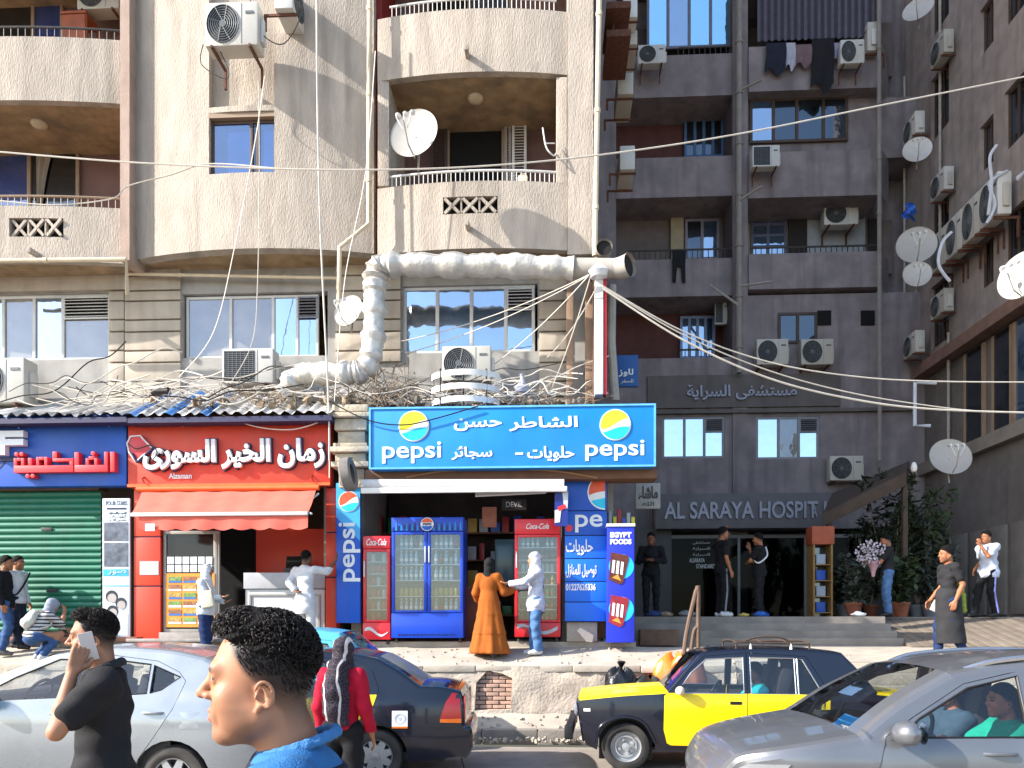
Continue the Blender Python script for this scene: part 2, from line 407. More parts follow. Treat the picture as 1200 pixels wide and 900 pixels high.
# kerb, apron and the broken retaining wall
b = MB(); n = 34; xk0, xk1 = -26, XS+.3
for i in range(n):
    xa = xk0+(xk1-xk0)*i/n; dz = random.uniform(-.012, .012); b.box(xa+.008, xa+(xk1-xk0)/n-.008, 11.72+random.uniform(-.012, .012), 11.92, -.1, .125+dz)
b.build('kerb', CONC2, kind='structure', bevel=.02)
b = MB(); b.grid(lambda u, v: (xk0+(xk1-xk0)*u, 11.92+.36*v, .118+.2*v*v+.012*math.sin(9*u*30)*v), 120, 4); b.build('concrete_apron', CONC, kind='structure', smooth=True)
rw = thing('retaining_wall', 'broken whitewashed retaining wall under the shop pavement', 'wall', (0, 12.3, 0))
WASH = mat('crumbling_whitewash', '#b5a796', .95, .18, 2.5, bump=1.2, bscale=22, dirt=.5, dirtcol=(.3, .22, .17))
from mathutils import noise as mno
def lump(x, z): return .05*mno.noise((x*1.1, z*1.3, 3))+.03*mno.noise((x*3.3, z*4, 7))+.02*mno.noise((x*9, z*9, 1))
bx0, bx1, bz0, bz1 = X(556, 12.3), X(600, 12.3), Z(833, 12.3, 578), Z(786, 12.3, 578)
hole = [(bx0, bz0), (bx1-.02, bz0+.02), (bx1, bz1-.12), (bx1-.15, bz1-.05), (bx0+.2, bz1), (bx0+.02, bz1-.2)]
b = MB(); b.panel(rp(-30, XS, .2, 1.075), [hole], lambda x, z: 12.30+.1*(z-.3)+lump(x, z), sp=.085, depth=.12)
b.build('render_coat', WASH, rw, smooth=True, angle=60)
BRK = mat('pale_brick', '#b3927f', .9, .2, 6, bump=.5)
b = MB(); bh = .068
for r in range(int((bz1-bz0)/bh)+2):
    for c in range(6):
        xa = bx0-.25+c*.215+(.107 if r % 2 else 0); b.box(xa, xa+.2, 12.40+.02*random.random(), 12.55, bz0-.04+r*bh, bz0-.04+r*bh+bh-.013)
b.build('exposed_brick', BRK, rw, bevel=.006)
b = MB(); b.box(-30, XS, 12.5, 12.6, 0, 1.03); b.build('core', CONC2, rw)
b = MB(); xs = -14.0
while xs < XS:
    w = random.uniform(.4, 1.1); o = random.uniform(-.05, .08); b.box(xs, min(XS, xs+w-.012), 12.3+o, 12.75, .99+random.uniform(-.02, .01), 1.075+random.uniform(-.01, .02)); xs += w
b.build('coping_slab', CONC, rw, bevel=.018)
# stones and dust along wall foot and pavement
b = MB()
def stone(b, x, y, z, s):
    M = Euler((random.random()*3, random.random()*3, random.random()*3)).to_matrix()
    P = [M @ Vector((random.uniform(.6, 1)*a*s, random.uniform(.6, 1)*c*s*.8, random.uniform(.5, 1)*d*s*.6)) + Vector((x, y, z+s*.35)) for d in (-1, 1) for c in (-1, 1) for a in (-1, 1)]
    b.add(P, [(0,2,3,1),(4,5,7,6),(0,1,5,4),(1,3,7,5),(3,2,6,7),(2,0,4,6)])
for i in range(420):
    x = random.uniform(-3, XS); t = random.random()
    if t < .5: stone(b, x, random.uniform(11.3, 11.7)+.08*math.sin(x*3), 0, random.uniform(.008, .035)*(1.4 if random.random() < .1 else 1))
    elif t < .75: y = random.uniform(11.95, 12.25); stone(b, x, y, .12+.2*((y-11.92)/.36)**2, random.uniform(.01, .04))
    else: y = random.uniform(12.4, 13.2); stone(b, x, y, walk_z(x, y), random.uniform(.008, .03))
for i in range(200): stone(b, random.uniform(XS-1, XS+6), random.uniform(12.6, 14.5), 1.15+.08, random.uniform(.006, .02))
b.build('rubble', CONC, kind='stuff')
# ================================================================ left apartment tower
XC = X(697, YF); XL = -24.0
LB = thing('apartment_building', 'tall beige apartment block with curved balconies above the row of shops', 'building', (-6, 14, 1.45))
TOP = 31.0; zb = lambda py, px: Z(py, YF, px)
def arc(xa, xb, sag, y0=YF): return lambda x, z=0: y0 + sag*((2*x-xa-xb)/(xb-xa))**2
b = MB(); b.box(XL, XC-.02, 16.6, 22.5, 1.45, TOP); b.box(XL, XC-.02, YL+.2, 16.6, zb(303, 300)-.1, TOP); b.each('wall', PLAS, LB)
b = MB(); b.box(XC-.018, XC, 13.62, 22.5, 1.45, TOP); b.build('side_wall', mat('brown_side_wall', '#6d5648', .9, .15, 3, bump=.4, streak=.4), LB)
# --- middle curved bay
xa, xb = X(150, YF), X(432, YF); ya = arc(xa, xb, .30); zbot = Z(291, YF, 290)
wx0, wx1, wz0, wz1 = rect(244, 130, 321, 202, YF)
holes = [rp(wx0, wx1, wz0, wz1), rp(wx0, wx1, wz1+.1, wz1+2.9)]
b = MB(); b.panel(rp(xa, xb, zbot, TOP), holes, ya, sp=.3, depth=.22); b.build('curved_wall', PLAS, LB, smooth=True, angle=30)
b = MB(); b.panel(rp(wx0-.05, wx1+.05, wz1-.02, wz1+3.0), [], lambda x, z: ya(x)+.14, sp=.3); b.build('recess_wall', PLAS, LB, smooth=True)
b = MB(); b.box(wx0-.01, wx1+.01, YF+.03, YF+.2, wz1-.09, wz1-.005); b.build('lintel', TFR, LB)
w_ = window(LB, (wx0, wx1, wz0, wz1-.1), YF+.12, (.62, .72), BFR, [GBLU, GDRK, GBLU], fw=.05, d=.05)
def slab(xa, xb, yf, zt, th, m, yb, name='soffit'):
    n = 16; P = [(xa+(xb-xa)*i/n) for i in range(n+1)]; fr = [(x, yf(x)+.03) for x in P] + [(xb, yb), (xa, yb)]
    vs = [(x, y, zt-th) for x, y in fr] + [(x, y, zt) for x, y in fr]; k = len(fr)
    return MB().add(vs, [tuple(range(k))[::-1], tuple(range(k, 2*k))] + [(i, (i+1) % k, (i+1) % k+k, i+k) for i in range(k)]).build(name, m, LB)
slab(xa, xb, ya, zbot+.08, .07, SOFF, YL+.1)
b = MB(); b.box(xa-.03, xa+.012, YF+.30, YL+.2, zbot, TOP); b.box(xb-.012, xb+.02, YF+.30, YL+.2, zbot, TOP); b.each('return_wall', PLAS, LB)
# --- balcony bays
def railing(xa, xb, yf, z0, z1, n, m, parent):
    b = MB(); N = 14; P = [xa+(xb-xa)*i/N for i in range(N+1)]
    b.tube([(x, yf(x)+.08, z1) for x in P], .022, 6); b.tube([(x, yf(x)+.08, z0+.03) for x in P], .012, 5)
    for i in range(n): x = xa+(xb-xa)*(i+.5)/n; b.tube([(x, yf(x)+.08, z0), (x, yf(x)+.08, z1)], .0085, 5, caps=False)
    return b.build('railing', m, parent)
def vent_block(px0, py0, px1, py1, n, yf, parent):
    x0, x1, z0, z1 = rect(px0, py0, px1, py1, YF); y = yf((x0+x1)/2); b = MB()
    for i in range(n):
        a = x0+(x1-x0)*i/n+.03; c = x0+(x1-x0)*(i+1)/n-.03
        b.beam((a, y+.03, z0+.02), (c, y+.03, z1-.02), .05, .05); b.beam((a, y+.034, z1-.02), (c, y+.034, z0+.02), .05, .05)
        if i: b.box(a-.045, a-.015, y+.02, y+.1, z0, z1)
    b.build('vent_block', PLAS, parent); MB().box(x0-.02, x1+.02, y+.12, y+.13, z0-.02, z1+.02).build('vent_shade_sheet', BLACK, parent)  # black sheet stands in for the shade inside the vent holes
    return rp(x0, x1, z0, z1)
def spout(px, py, yf, parent):
    p = pt(px, py, YF); b = MB(); b.beam((p.x, yf(p.x)-.24, p.z-.01), (p.x, yf(p.x)+.1, p.z+.01), .07, .09); b.build('drain_spout', PLAS2, parent, bevel=.01)
def bay(xa, xb, sag, parapets, m, xo0, xo1, vents, spouts, rails):
    yf = arc(xa, xb, sag)
    for (z0, z1), vs in zip(parapets, vents):
        hs = [vent_block(*v, 3, yf, LB) for v in vs]
        b = MB(); b.panel(rp(xa, xb, z0, z1), hs, yf, sp=.28, depth=.14); b.build('parapet', m, LB, smooth=True, angle=30)
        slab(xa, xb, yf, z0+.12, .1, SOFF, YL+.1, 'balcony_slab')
        b = MB(); b.panel(rp(xa, xb, z0+.12, z1), hs, lambda x, z: yf(x)+.145, sp=.4); b.build('parapet_back', m, LB)
        t = MB(); N = 16
        for i in range(N):
            u, v = xa+(xb-xa)*i/N, xa+(xb-xa)*(i+1)/N; t.add([(u, yf(u), z1+.002), (v, yf(v), z1+.002), (v, yf(v)+.15, z1+.002), (u, yf(u)+.15, z1+.002)], [(0, 1, 2, 3)])
        t.build('parapet_cap', m, LB)
    for s in spouts: spout(*s, yf, LB)
    for z0, z1, n, mm in rails: railing(xo0, xo1, yf, z0, z1, n, mm, LB)
    return yf
q = 553
xa2, xb2 = X(440, YF), X(665, YF)
yr = bay(xa2, xb2, .16, [(zb(291, q), zb(212, q)), (zb(84, q), zb(10, q)), (zb(84, q)+3.02, zb(10, q)+3.02)], PLAS, X(454, YF), X(652, YF),
    [[(519, 230, 583, 250)], [], []], [(548, 66), (549, 268)], [(zb(212, q), zb(197, q), 36, WHITE), (zb(10, q), zb(-6, q), 36, WHITE)])
q = 0
xa1, xb1 = X(-200, YF), X(138, YF)
yl = bay(xa1, xb1, .22, [(zb(304, 60), zb(239, 60)), (zb(116, 30), zb(41, 30)), (zb(116, 30)+3.02, zb(41, 30)+3.02)], PLAS, X(-190, YF), X(137, YF),
    [[(10, 254, 71, 276)], [], []], [(42, 298)], [(zb(239, 60), zb(225, 60), 44, TFR), (zb(41, 60), zb(25, 60), 40, IRON)])
b = MB(); b.box(X(138.5, YF), X(149.5, YF), 13.56, YL+.1, zb(303, 145), TOP); b.build('pier', mat('pinkish_pier', '#a18b7d', .9, .1, 4, bump=.5, streak=.3), LB)
b = MB(); b.box(xa2+.004, X(453.5, YF), 13.655, YL+.1, zb(212, 447), zb(84, 447)+.02); b.box(X(652, YF), xb2-.004, 13.655, YL+.1, zb(212, 660), zb(84, 660)+.02); b.each('balcony_post', PLAS, LB, bevel=.01)
b = MB(); b.box(X(665.3, YF), XC, 13.62, YL+.15, zb(294, 680), TOP); b.build('pier', PLAS2, LB)
b = MB(); b.box(X(428, YF), X(440.5, YF), 14.0, YL, zb(285, 434), TOP); b.build('red_recess', DRED, LB)
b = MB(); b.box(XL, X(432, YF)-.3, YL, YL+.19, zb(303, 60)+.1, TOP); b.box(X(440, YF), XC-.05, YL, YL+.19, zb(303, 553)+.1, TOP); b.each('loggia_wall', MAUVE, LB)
# door, shutters and lamp in the loggia; sliding windows in the left loggia
D = YL-.06; x0, x1, z0, z1 = rect(527, 142, 588, 232, D)
b = MB(); b.box(x0-.1, x0, D-.05, D+.05, z0, z1); b.box(x1, x1+.1, D-.05, D+.05, z0, z1); b.box(x0-.1, x1+.1, D-.05, D+.05, z1, z1+.1); dr = b.build('balcony_door', TFR, LB)
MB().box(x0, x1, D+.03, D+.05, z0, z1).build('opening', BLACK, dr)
def shutter(x0, x1, z0, z1, y, m, parent, rz=0.0):
    b = MB(); b.box(x0, x0+.05, y, y+.035, z0, z1); b.box(x1-.05, x1, y, y+.035, z0, z1); b.box(x0+.05, x1-.05, y, y+.035, z1-.06, z1); b.box(x0+.05, x1-.05, y, y+.035, z0, z0+.06); n = int((z1-z0-.12)/.055)
    for i in range(n): b.obox(((x0+x1)/2, y+.018, z0+.06+(i+.5)*(z1-z0-.12)/n), ((x1-x0)/2-.05, .02, .005), Matrix.Rotation(R(40), 3, 'X'))
    if rz: b.rot(Matrix.Translation((x0, y, 0)).to_3x3() @ Matrix.Rotation(rz, 3, 'Z'), (x0-(Matrix.Rotation(rz, 3, 'Z') @ Vector((x0, y, 0))).x, y-(Matrix.Rotation(rz, 3, 'Z') @ Vector((x0, y, 0))).y, 0))
    return b.build('shutter', m, parent)
x2, x3, _, _ = rect(600, 142, 617, 232, D-.12); shutter(x2, x3, z0, z1, D-.12, WFR, LB)
x2, x3, _, _ = rect(589, 142, 599, 232, D-.1); shutter(x1+.06, x3, z0, z1, D-.1, mat('grey_shutter', '#8b8580', .6), LB)
x2, x3, _, _ = rect(505, 144, 524, 232, D-.1); shutter(x2, x3, z0, z1, D-.1, mat('dark_shutter', '#3a302c', .6), LB)
LAMPG = mat('milky_lamp_glass', '#b5a58c', .4)
for px, py in ((557, 97), (46, 128)):
    p = pt(px, py, 14.2); MB().lathe([(.15, .0), (.15, -.02), (.13, -.05), (.08, -.085), (0, -.1)], (p.x, 14.2, (zb(84, px) if px > 300 else zb(116, 30))+.018), n=20).build('ceiling_lamp', LAMPG, LB, smooth=True)
window(LB, rect(-130, 172, 93, 262, D), D-.02, (.38, .74), TFR, [GMID, GBLU, GDRK], fw=.07)
CURT = mat('sheer_curtain', '#8f8577', .9, .15)
x0, x1, z0, z1 = rect(42, 178, 60, 260, D-.06)
MB().grid(lambda u, v: (x0+(x1-x0)*u*(.35+.65*v*v), D-.05+.02*math.sin(u*14), z0+(z1-z0)*v), 14, 8).build('curtain', CURT, LB, smooth=True)
window(LB, rect(-100, -60, 74, 60, D), D-.02, (.5, .8), TFR, [GDRK, GDRK, GBLU], fw=.06)
window(LB, rect(500, -60, 600, 24, D), D-.02, (.5,), TFR, [GDRK, GMID], fw=.06)
# --- first floor: grey render, grooved block piers, window recesses
z0, z1 = Z(492, YW, 300), zb(294, 300)+.1
wr = [rect(-150, 346, 128, 423, YW), rect(214, 343, 384, 418, YW), rect(472, 334, 630, 413, YW)]
b = MB(); b.panel(rp(XL, XC-.03, z0, z1), [rp(*r) for r in wr], lambda x, z: YW, sp=2.0, depth=.2); b.build('first_floor_wall', GREYW, LB)
for pa, pb in ((148, 213), (129, 147), (632, 664), (394, 470), (-170, -152)):
    b = MB(); x0, x1 = X(pa, YW), X(pb, YW); py = 300; c = (pa+pb)/2; wide = 300
    for h in (24, 18, 12, 22, 14, 22, 14, 22, 18, 24):
        if not (394 < c < 470 and py > 420): b.box(x0, x1, YW-.06, YW+.1, Z(py+h-1.0, YW, c), Z(py+1.0, YW, c))
        py += h
    b.build('grooved_cladding', BLOCK, LB, bevel=.01)
b = MB(); x0, x1 = X(-160, YW), X(150, YW); b.box(x0, x1, YW-.10, YW, Z(343, YW, 60), Z(312, YW, 60)); b.build('window_hood', BLOCK, LB, bevel=.01)
window(LB, wr[0], YW+.05, (.30, .55, .68, .80), WFR, [GMID, GMID, GCUR, GSKY, GCUR], fw=.055, louvre=4)
window(LB, (wr[1][0]+.03, wr[1][1]-.2, wr[1][2], wr[1][3]-.02), YW+.08, (.34, .66, .84), WFR, [GCUR, GCUR, GSKY, GSKY], fw=.05, louvre=3, lm=mat('grey_louvre', '#77777c', .5))
window(LB, (wr[2][0], wr[2][1]-.05, wr[2][2], wr[2][3]), YW+.05, (.26, .52, .78), WFR, [GSKY, GMID, GMID, GSKY], fw=.06, louvre=3)
# ground floor: dark shop back walls and party piers
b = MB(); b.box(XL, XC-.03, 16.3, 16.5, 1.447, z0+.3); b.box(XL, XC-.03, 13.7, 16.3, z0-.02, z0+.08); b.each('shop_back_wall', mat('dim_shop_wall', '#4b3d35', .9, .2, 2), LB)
b = MB()
for px in (-160, 388, 420, 664, 712): x = X(px, 13.9); b.box(x-.09, x+.09, 13.75, 16.3, 1.447, z0)
b.box(X(705, 13.9), XC-.02, 13.8, 16.3, 1.447, z0-.03)
b.each('party_wall', GREYW, LB)
# ================================================================ hospital block at the back of the court
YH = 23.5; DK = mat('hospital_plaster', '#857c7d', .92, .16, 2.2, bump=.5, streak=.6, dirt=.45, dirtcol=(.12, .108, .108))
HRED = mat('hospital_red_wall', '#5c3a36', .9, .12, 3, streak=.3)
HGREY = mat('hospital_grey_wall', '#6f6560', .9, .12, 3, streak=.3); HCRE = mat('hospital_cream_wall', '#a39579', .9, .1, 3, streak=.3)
HB = thing('hospital_building', 'grey hospital block in shade with red loggias and metal letters', 'building', (6, 24, TZ))
rh = lambda *a: rect(*a, YH)
def hz(py, px=870): return Z(py, YH, px)
hx0, hxm, hx1 = X(690, YH), X(868, YH), X(1048, YH)
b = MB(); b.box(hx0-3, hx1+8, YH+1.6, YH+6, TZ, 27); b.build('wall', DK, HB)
# storeys of the left loggia column and the right bays
b = MB(); pl = hxm-.12
b.box(hxm-.25, hxm+.2, YH-.05, YH+1.6, hz(720), 27); b.box(hx0-.5, X(722, YH), YH+.01, YH+1.6, hz(470), 27)
b.each('pier', DK, HB)
for a, c in ((-52, -118), (62, 111), (182, 229), (302, 346)):
    t = MB(); t.box(X(722, YH) if a > 100 else X(737, YH), pl, YH-.01, YH+.13, hz(max(a, c)), hz(min(a, c))); t.box(X(722, YH)+.01, pl, YH+.13, YH+1.6, hz(max(a, c)), hz(max(a, c))+.14); t.build('parapet', DK, HB)
for a, c in ((-58, -6), (60, 112), (183, 236), (301, 342)):
    t = MB(); t.box(hxm+.2, X(1030, YH), YH-.16, YH-.02, hz(c), hz(a)); t.box(hxm+.2, X(1030, YH), YH-.02, YH+1.6, hz(c), hz(c)+.14)
    n = 5; t.add([(X(1030, YH), YH-.16, hz(c)), (X(1050, YH), YH+.5, hz(c)), (X(1050, YH), YH+.5, hz(a)), (X(1030, YH), YH-.16, hz(a))], [(0, 1, 2, 3)]); t.build('parapet', DK, HB)
b = MB()
for a, c, m in ((-6, 62, 0), (111, 183, 1), (229, 302, 2), (346, 418, 1)):
    b.cur = m; b.box(hx0, pl, YH+1.3, YH+1.59, hz(c)-.1, hz(a)+.1)
b.cur = 2; b.box(hxm+.2, hx1+.5, YH+1.3, YH+1.59, hz(60), hz(-6)); b.cur = 3; b.box(hxm+.2, X(1000, YH), YH+1.28, YH+1.58, hz(302), hz(236)); b.cur = 2; b.box(X(1000, YH), hx1+.5, YH+1.3, YH+1.59, hz(302), hz(236))
E_ = b.ch+[(len(b.v), len(b.f))]
for (i0, f0), (i1, f1) in zip(E_, E_[1:]):
    q = MB(); q.v = b.v[i0:i1]; q.f = [tuple(k-i0 for k in t) for t in b.f[f0:f1]]; q.m = [0]*len(q.f); q.build('loggia_wall', [HGREY, HRED, HGREY, HCRE][b.m[f0]], HB)
b = MB(); b.box(hxm+.2, hx1+1, YH+.03, YH+1.5, hz(440), hz(346)); b.box(hx0, hxm-.25, YH+.02, YH+1.5, hz(440), hz(418)); b.box(hxm+.2, hx1+1, YH+.3, YH+1.5, hz(183), hz(112)); b.each('plain_wall', DK, HB)
wr = [rh(776, 488, 849, 537), rh(886, 488, 960, 538)]
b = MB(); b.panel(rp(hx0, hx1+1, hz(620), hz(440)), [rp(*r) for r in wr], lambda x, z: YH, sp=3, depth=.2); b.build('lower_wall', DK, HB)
b = MB(); b.box(X(782, YH)-.6, X(948, YH)+.9, YH-.09, YH-.004, hz(478), hz(440)); b.box(hx0, hx1+.5, YH-.14, YH-.006, hz(485), hz(481)); b.build('name_band', mat('band_plaster', '#645e5b', .9, .1, 3, streak=.3), HB)
G1 = glass_opaque('hospital_sky_glass', '#28485c', .75, tint=(.8, .93, 1))
for r in wr: window(HB, r, YH+.02, (.36, .68), mat('dull_alu_frame', '#85858a', .45), [G1, GCUR if r is wr[1] else G1, G1], fw=.07, louvre=2)
BLUD = mat('blue_painted_door', '#4a6a93', .6, .1); DKD = mat('dark_wood', '#231c18', .7, .2)
def hwin(px0, py0, px1, py1, cols, fm, pm, y=YH+1.2, **k): return window(HB, rect(px0, py0, px1, py1, y), y, cols, fm, pm, fw=.08, **k)
G2 = glass_opaque('cyan_sky_glass', '#2e7ea8', .72, tint=(.6, .92, 1))
hwin(758, -30, 858, 56, (.25, .5, .75), mat('mauve_frame', '#6d6a78', .5), [G2, GMID, G2, G2], y=YH+.3, rows=(.74,))
hwin(802, 138, 848, 184, (.27, .5, .73), BLUD, [GDRK], y=YH+1.15); hwin(797, 370, 838, 420, (.27, .5, .73), mat('pale_blue_door', '#7f93b5', .6), [GMID], y=YH+1.15)
hwin(803, 256, 843, 304, (.5,), mat('pale_mauve_frame', '#8a8390', .5), [GDRK, GMID]); hwin(879, 114, 994, 166, (.24, .48, .75), BFR, [GMID, GDRK, GDRK, GDRK], y=YH+.2)
hwin(880, 252, 922, 304, (.48,), mat('slate_frame', '#565b73', .5), [GMID], rows=(.3, .55, .8)); hwin(912, 366, 958, 402, (.5,), BFR, [GDRK], y=YH-.03)
x0, x1, z0, z1 = rect(924, 250, 946, 304, YH+1.1); b = MB(); b.box(x0, x1, YH+1.1, YH+1.15, z0, z1); x0, x1, z0, z1 = rect(1018, 256, 1033, 304, YH+1.1); b.box(x0, x1, YH+1.1, YH+1.15, z0, z1); b.each('dark_shutter', DKD, HB)
x0, x1, z0, z1 = rect(786, 254, 801, 304, YH+1.2); MB().box(x0, x1, YH+1.18, YH+1.24, z0, z1).build('shutter', HCRE, HB)
x0, x1, z0, z1 = rect(946, 250, 1014, 304, YH+1.2); MB().box(x0, x1, YH+1.2, YH+1.26, z0, z1).build('white_screen', mat('dull_white_panel', '#9aa0a6', .6, .1), HB)
for px0, px1, py0, py1 in ((737, 860, 290, 303), (880, 1030, 290, 301), (797, 860, 408, 419), (795, 858, 52, 61)):
    x0, x1 = X(px0, YH), X(px1, YH); b = MB(); z1 = hz(py0); z0 = hz(py1); b.tube([(x0, YH+.06, z1), (x1, YH+.06, z1)], .03, 5)
    for i in range(int((x1-x0)/.16)): b.tube([(x0+.16*i, YH+.06, z0), (x0+.16*i, YH+.06, z1)], .014, 4, caps=False)
    b.build('railing', IRON, HB)
for py in (374, 372):
    pass
b = MB()
for px in (966, 1017): x0, x1, z0, z1 = rect(px-8, 364, px+8, 381, YH); b.box(x0, x1, YH-.012, YH+.035, z0, z1)
b.each('dark_vent', BLACK, HB)
# curtain wall top right
STR = mat('striped_awning_cloth', '#5d5a66', .9, .1); STR2 = mat('striped_awning_dark', '#3f3c47', .9, .1)
x0, x1, z0, z1 = rect(886, -40, 1026, 50, YH-.1); b = MB(); n = 36
for i in range(n):
    b.cur = i % 2; a, c = x0+(x1-x0)*i/n, x0+(x1-x0)*(i+1)/n; b.grid(lambda u, v: (a+(c-a)*u, YH-.25+.035*math.sin((u+(i % 2))*math.pi), z0+(z1-z0)*v), 4, 2)
b.build('awning_curtain', [STR, STR2], HB, smooth=True)
# ground floor entrance
x0, x1 = X(770, YH-1.0), X(972, YH-1.0)
b = MB(); b.box(hx0, X(784, YH), YH-.5, YH+.02, TZ, hz(620)); b.box(X(1010, YH), hx1+1, YH-.4, YH+.02, TZ, hz(620)); b.each('entrance_pier', mat('dark_marble', '#3b3736', .5, .2, 4), HB)
b = MB(); b.box(X(770, YH-.9), X(975, YH-.9), YH-.9, YH+.0, Z(619, YH-.9, 870), Z(578, YH-.9, 870)); b.build('entrance_fascia', mat('fascia_panel', '#5f5b5c', .6, .1, 3, streak=.2), HB, bevel=.01)
p0, p1 = pt(778, 608, YH-.95), pt(974, 586, YH-.95)
LET = mat('steel_letter', '#82828c', .4, .05, metal=.3)
lettering('AL SARAYA HOSPIT L', X(778, YH-.9), X(974, YH-.9), Z(608, YH-.9, 870), Z(588, YH-.9, 870), YH-.9, .06, LET, HB, bold=.02)
lettering('A', X(950, YH-.9), X(957, YH-.9), Z(606, YH-.9, 950), Z(592, YH-.9, 950), YH-.9, .06, LET, HB, bold=.02)
lettering('مستشفى السراية', X(804, YH), X(932, YH), hz(470), hz(452), YH-.09, .06, LET, HB, ar=True, bold=.02)
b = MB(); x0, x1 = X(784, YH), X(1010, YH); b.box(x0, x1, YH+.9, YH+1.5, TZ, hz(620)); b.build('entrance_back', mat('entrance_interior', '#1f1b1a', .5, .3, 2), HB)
b = MB(); zt = hz(628)
for px in (784, 866, 944, 1008): x = X(px, YH-.3); b.box(x-.04, x+.04, YH-.3, YH-.2, TZ, zt)
b.box(x0, x1, YH-.29, YH-.21, zt-.1, zt); b.build('entrance_frame', mat('dull_alu', '#6d6a68', .4, .1), HB)
MB().box(x0, x1, YH-.26, YH-.25, TZ, zt-.1).build('entrance_glass', glass_clear('entrance_glass', (.4, .41, .42), .0, fk=.12), HB)
lettering('ALSARAYA', X(808, YH-.3), X(826, YH-.3), Z(659, YH-.3, 817), Z(654, YH-.3, 817), YH-.27, .01, WHITE, HB, bold=.01)
lettering('STANDARD', X(816, YH-.3), X(838, YH-.3), Z(666, YH-.3, 826), Z(661, YH-.3, 826), YH-.27, .01, WHITE, HB, bold=.01)
for i, py in enumerate((634, 641, 648)): lettering('السراية' if i else 'مستشفى', X(812, YH-.3), X(832, YH-.3), Z(py+4, YH-.3, 820), Z(py, YH-.3, 820), YH-.27, .01, WHITE, HB, ar=True)
# ================================================================ right-hand block, seen along its shaded side
XR = 11.05; YR0 = 17.0
RB = thing('corner_building', 'brown corner block seen along its shaded side wall on the right', 'building', (15, 20, TZ))
RPL = mat('corner_plaster', '#938882', .92, .14, 3, bump=.5, streak=.5, dirt=.35, dirtcol=(.16, .14, .13)); RDK = mat('corner_lower_wall', '#6c6663', .9, .15, 2.5, bump=.4, streak=.4)
def ry(px):                       # distance along the side wall where a pixel column meets it
    d = _f*FPX + _r*(px-600.0); return d.y*XR/d.x
def rz_(px, py): Y = ry(px); return pt(px, py, Y).z
zl = rz_(1150, 384)               # ledge between the shop floor and the flats
b = MB(); b.box(XR+.25, XR+14, YR0, YH+6, zl-.05, 29); b.box(XR, XR+.25, YR0, YR0+1.3, zl-.05, 29); b.build('wall', RPL, RB)
YA = [ry(1160), ry(1095), ry(1060)]
def sidewall(x, ya, yb, za, zb_, holes, m, name, depth=.2):
    b = MB(); b.panel([(ya, za), (yb, za), (yb, zb_), (ya, zb_)], holes, lambda u, v: 0, sp=3, depth=depth)
    b.v = [(x+v[1], v[0], v[2]) for v in b.v]; b.f = [f[::-1] for f in b.f]; return b.build(name, m, RB)
hs = []; sp_ = []
for k in range(7):
    z0 = zl+.85+3.0*k; hs += [[(YR0+1.5, z0), (YR0+2.3, z0), (YR0+2.3, z0+1.45), (YR0+1.5, z0+1.45)], [(YR0+2.75, z0+.1), (YR0+3.35, z0+.1), (YR0+3.35, z0+1.3), (YR0+2.75, z0+1.3)], [(YR0+4.9, z0-.5), (YR0+5.9, z0-.5), (YR0+5.9, z0+1.3), (YR0+4.9, z0+1.3)]]
sidewall(XR-.001, YR0+1.3, YH+1, zl-.05, 29, hs, RPL, 'side_wall')
for h in hs:
    (a, z0), (c, _), (_, z1), _ = h; b = MB(); b.box(XR+.1, XR+.15, a, a+.06, z0, z1); b.box(XR+.1, XR+.15, c-.06, c, z0, z1); b.box(XR+.1, XR+.15, a+.06, c-.06, z1-.06, z1); b.box(XR+.1, XR+.15, a+.06, c-.06, z0, z0+.06); b.box(XR+.1, XR+.15, (a+c)/2-.03, (a+c)/2+.03, z0+.06, z1-.06)
    f = b.build('window', BFR, RB); MB().box(XR+.13, XR+.14, a+.05, c-.05, z0+.05, z1-.05).build('pane', GDRK, f)
b = MB(); b.box(XR-.3, XR+.2, YR0-.06, YH, zl-.32, zl); b.build('ledge', mat('red_brown_ledge', '#7a5f53', .9, .15, 3, streak=.3), RB)
b = MB(); b.box(XR+.1, XR+13, YR0+.05, YH+1, TZ-.2, zl-.33); b.build('lower_wall', RDK, RB)
zg0, zg1 = rz_(1170, 505), zl-.4
b = MB(); b.box(XR-.12, XR+.12, YR0-.02, YH, zg0-.35, zg0); b.build('sill_ledge', CONC2, RB)
for k, (a, c) in enumerate(((YR0+.25, YR0+1.0), (YR0+1.15, YR0+1.9), (YR0+2.1, YR0+2.8), (YR0+3.3, YR0+4.1))):
    b = MB(); b.box(XR, XR+.09, a-.07, a, zg0, zg1); b.box(XR, XR+.09, c, c+.07, zg0, zg1); f = b.build('tall_window', TFR, RB); MB().box(XR+.04, XR+.06, a, c, zg0, zg1).build('pane', GMID if k < 2 else GDRK, f)
for k in range(5): b = MB(); y = YR0+.5+.9*k; b.box(XR+.03, XR+.099, y, y+.7, TZ+.1, TZ+2.3); b.build('stone_panel', mat('stone_cladding', '#77726c', .8, .15, 3, bump=.3), RB, bevel=.01)
b = MB(); b.box(XR+.02, XR+.099, YR0+.06, YR0+.42, TZ, TZ+3.3); b.build('white_panel', WFR, RB)
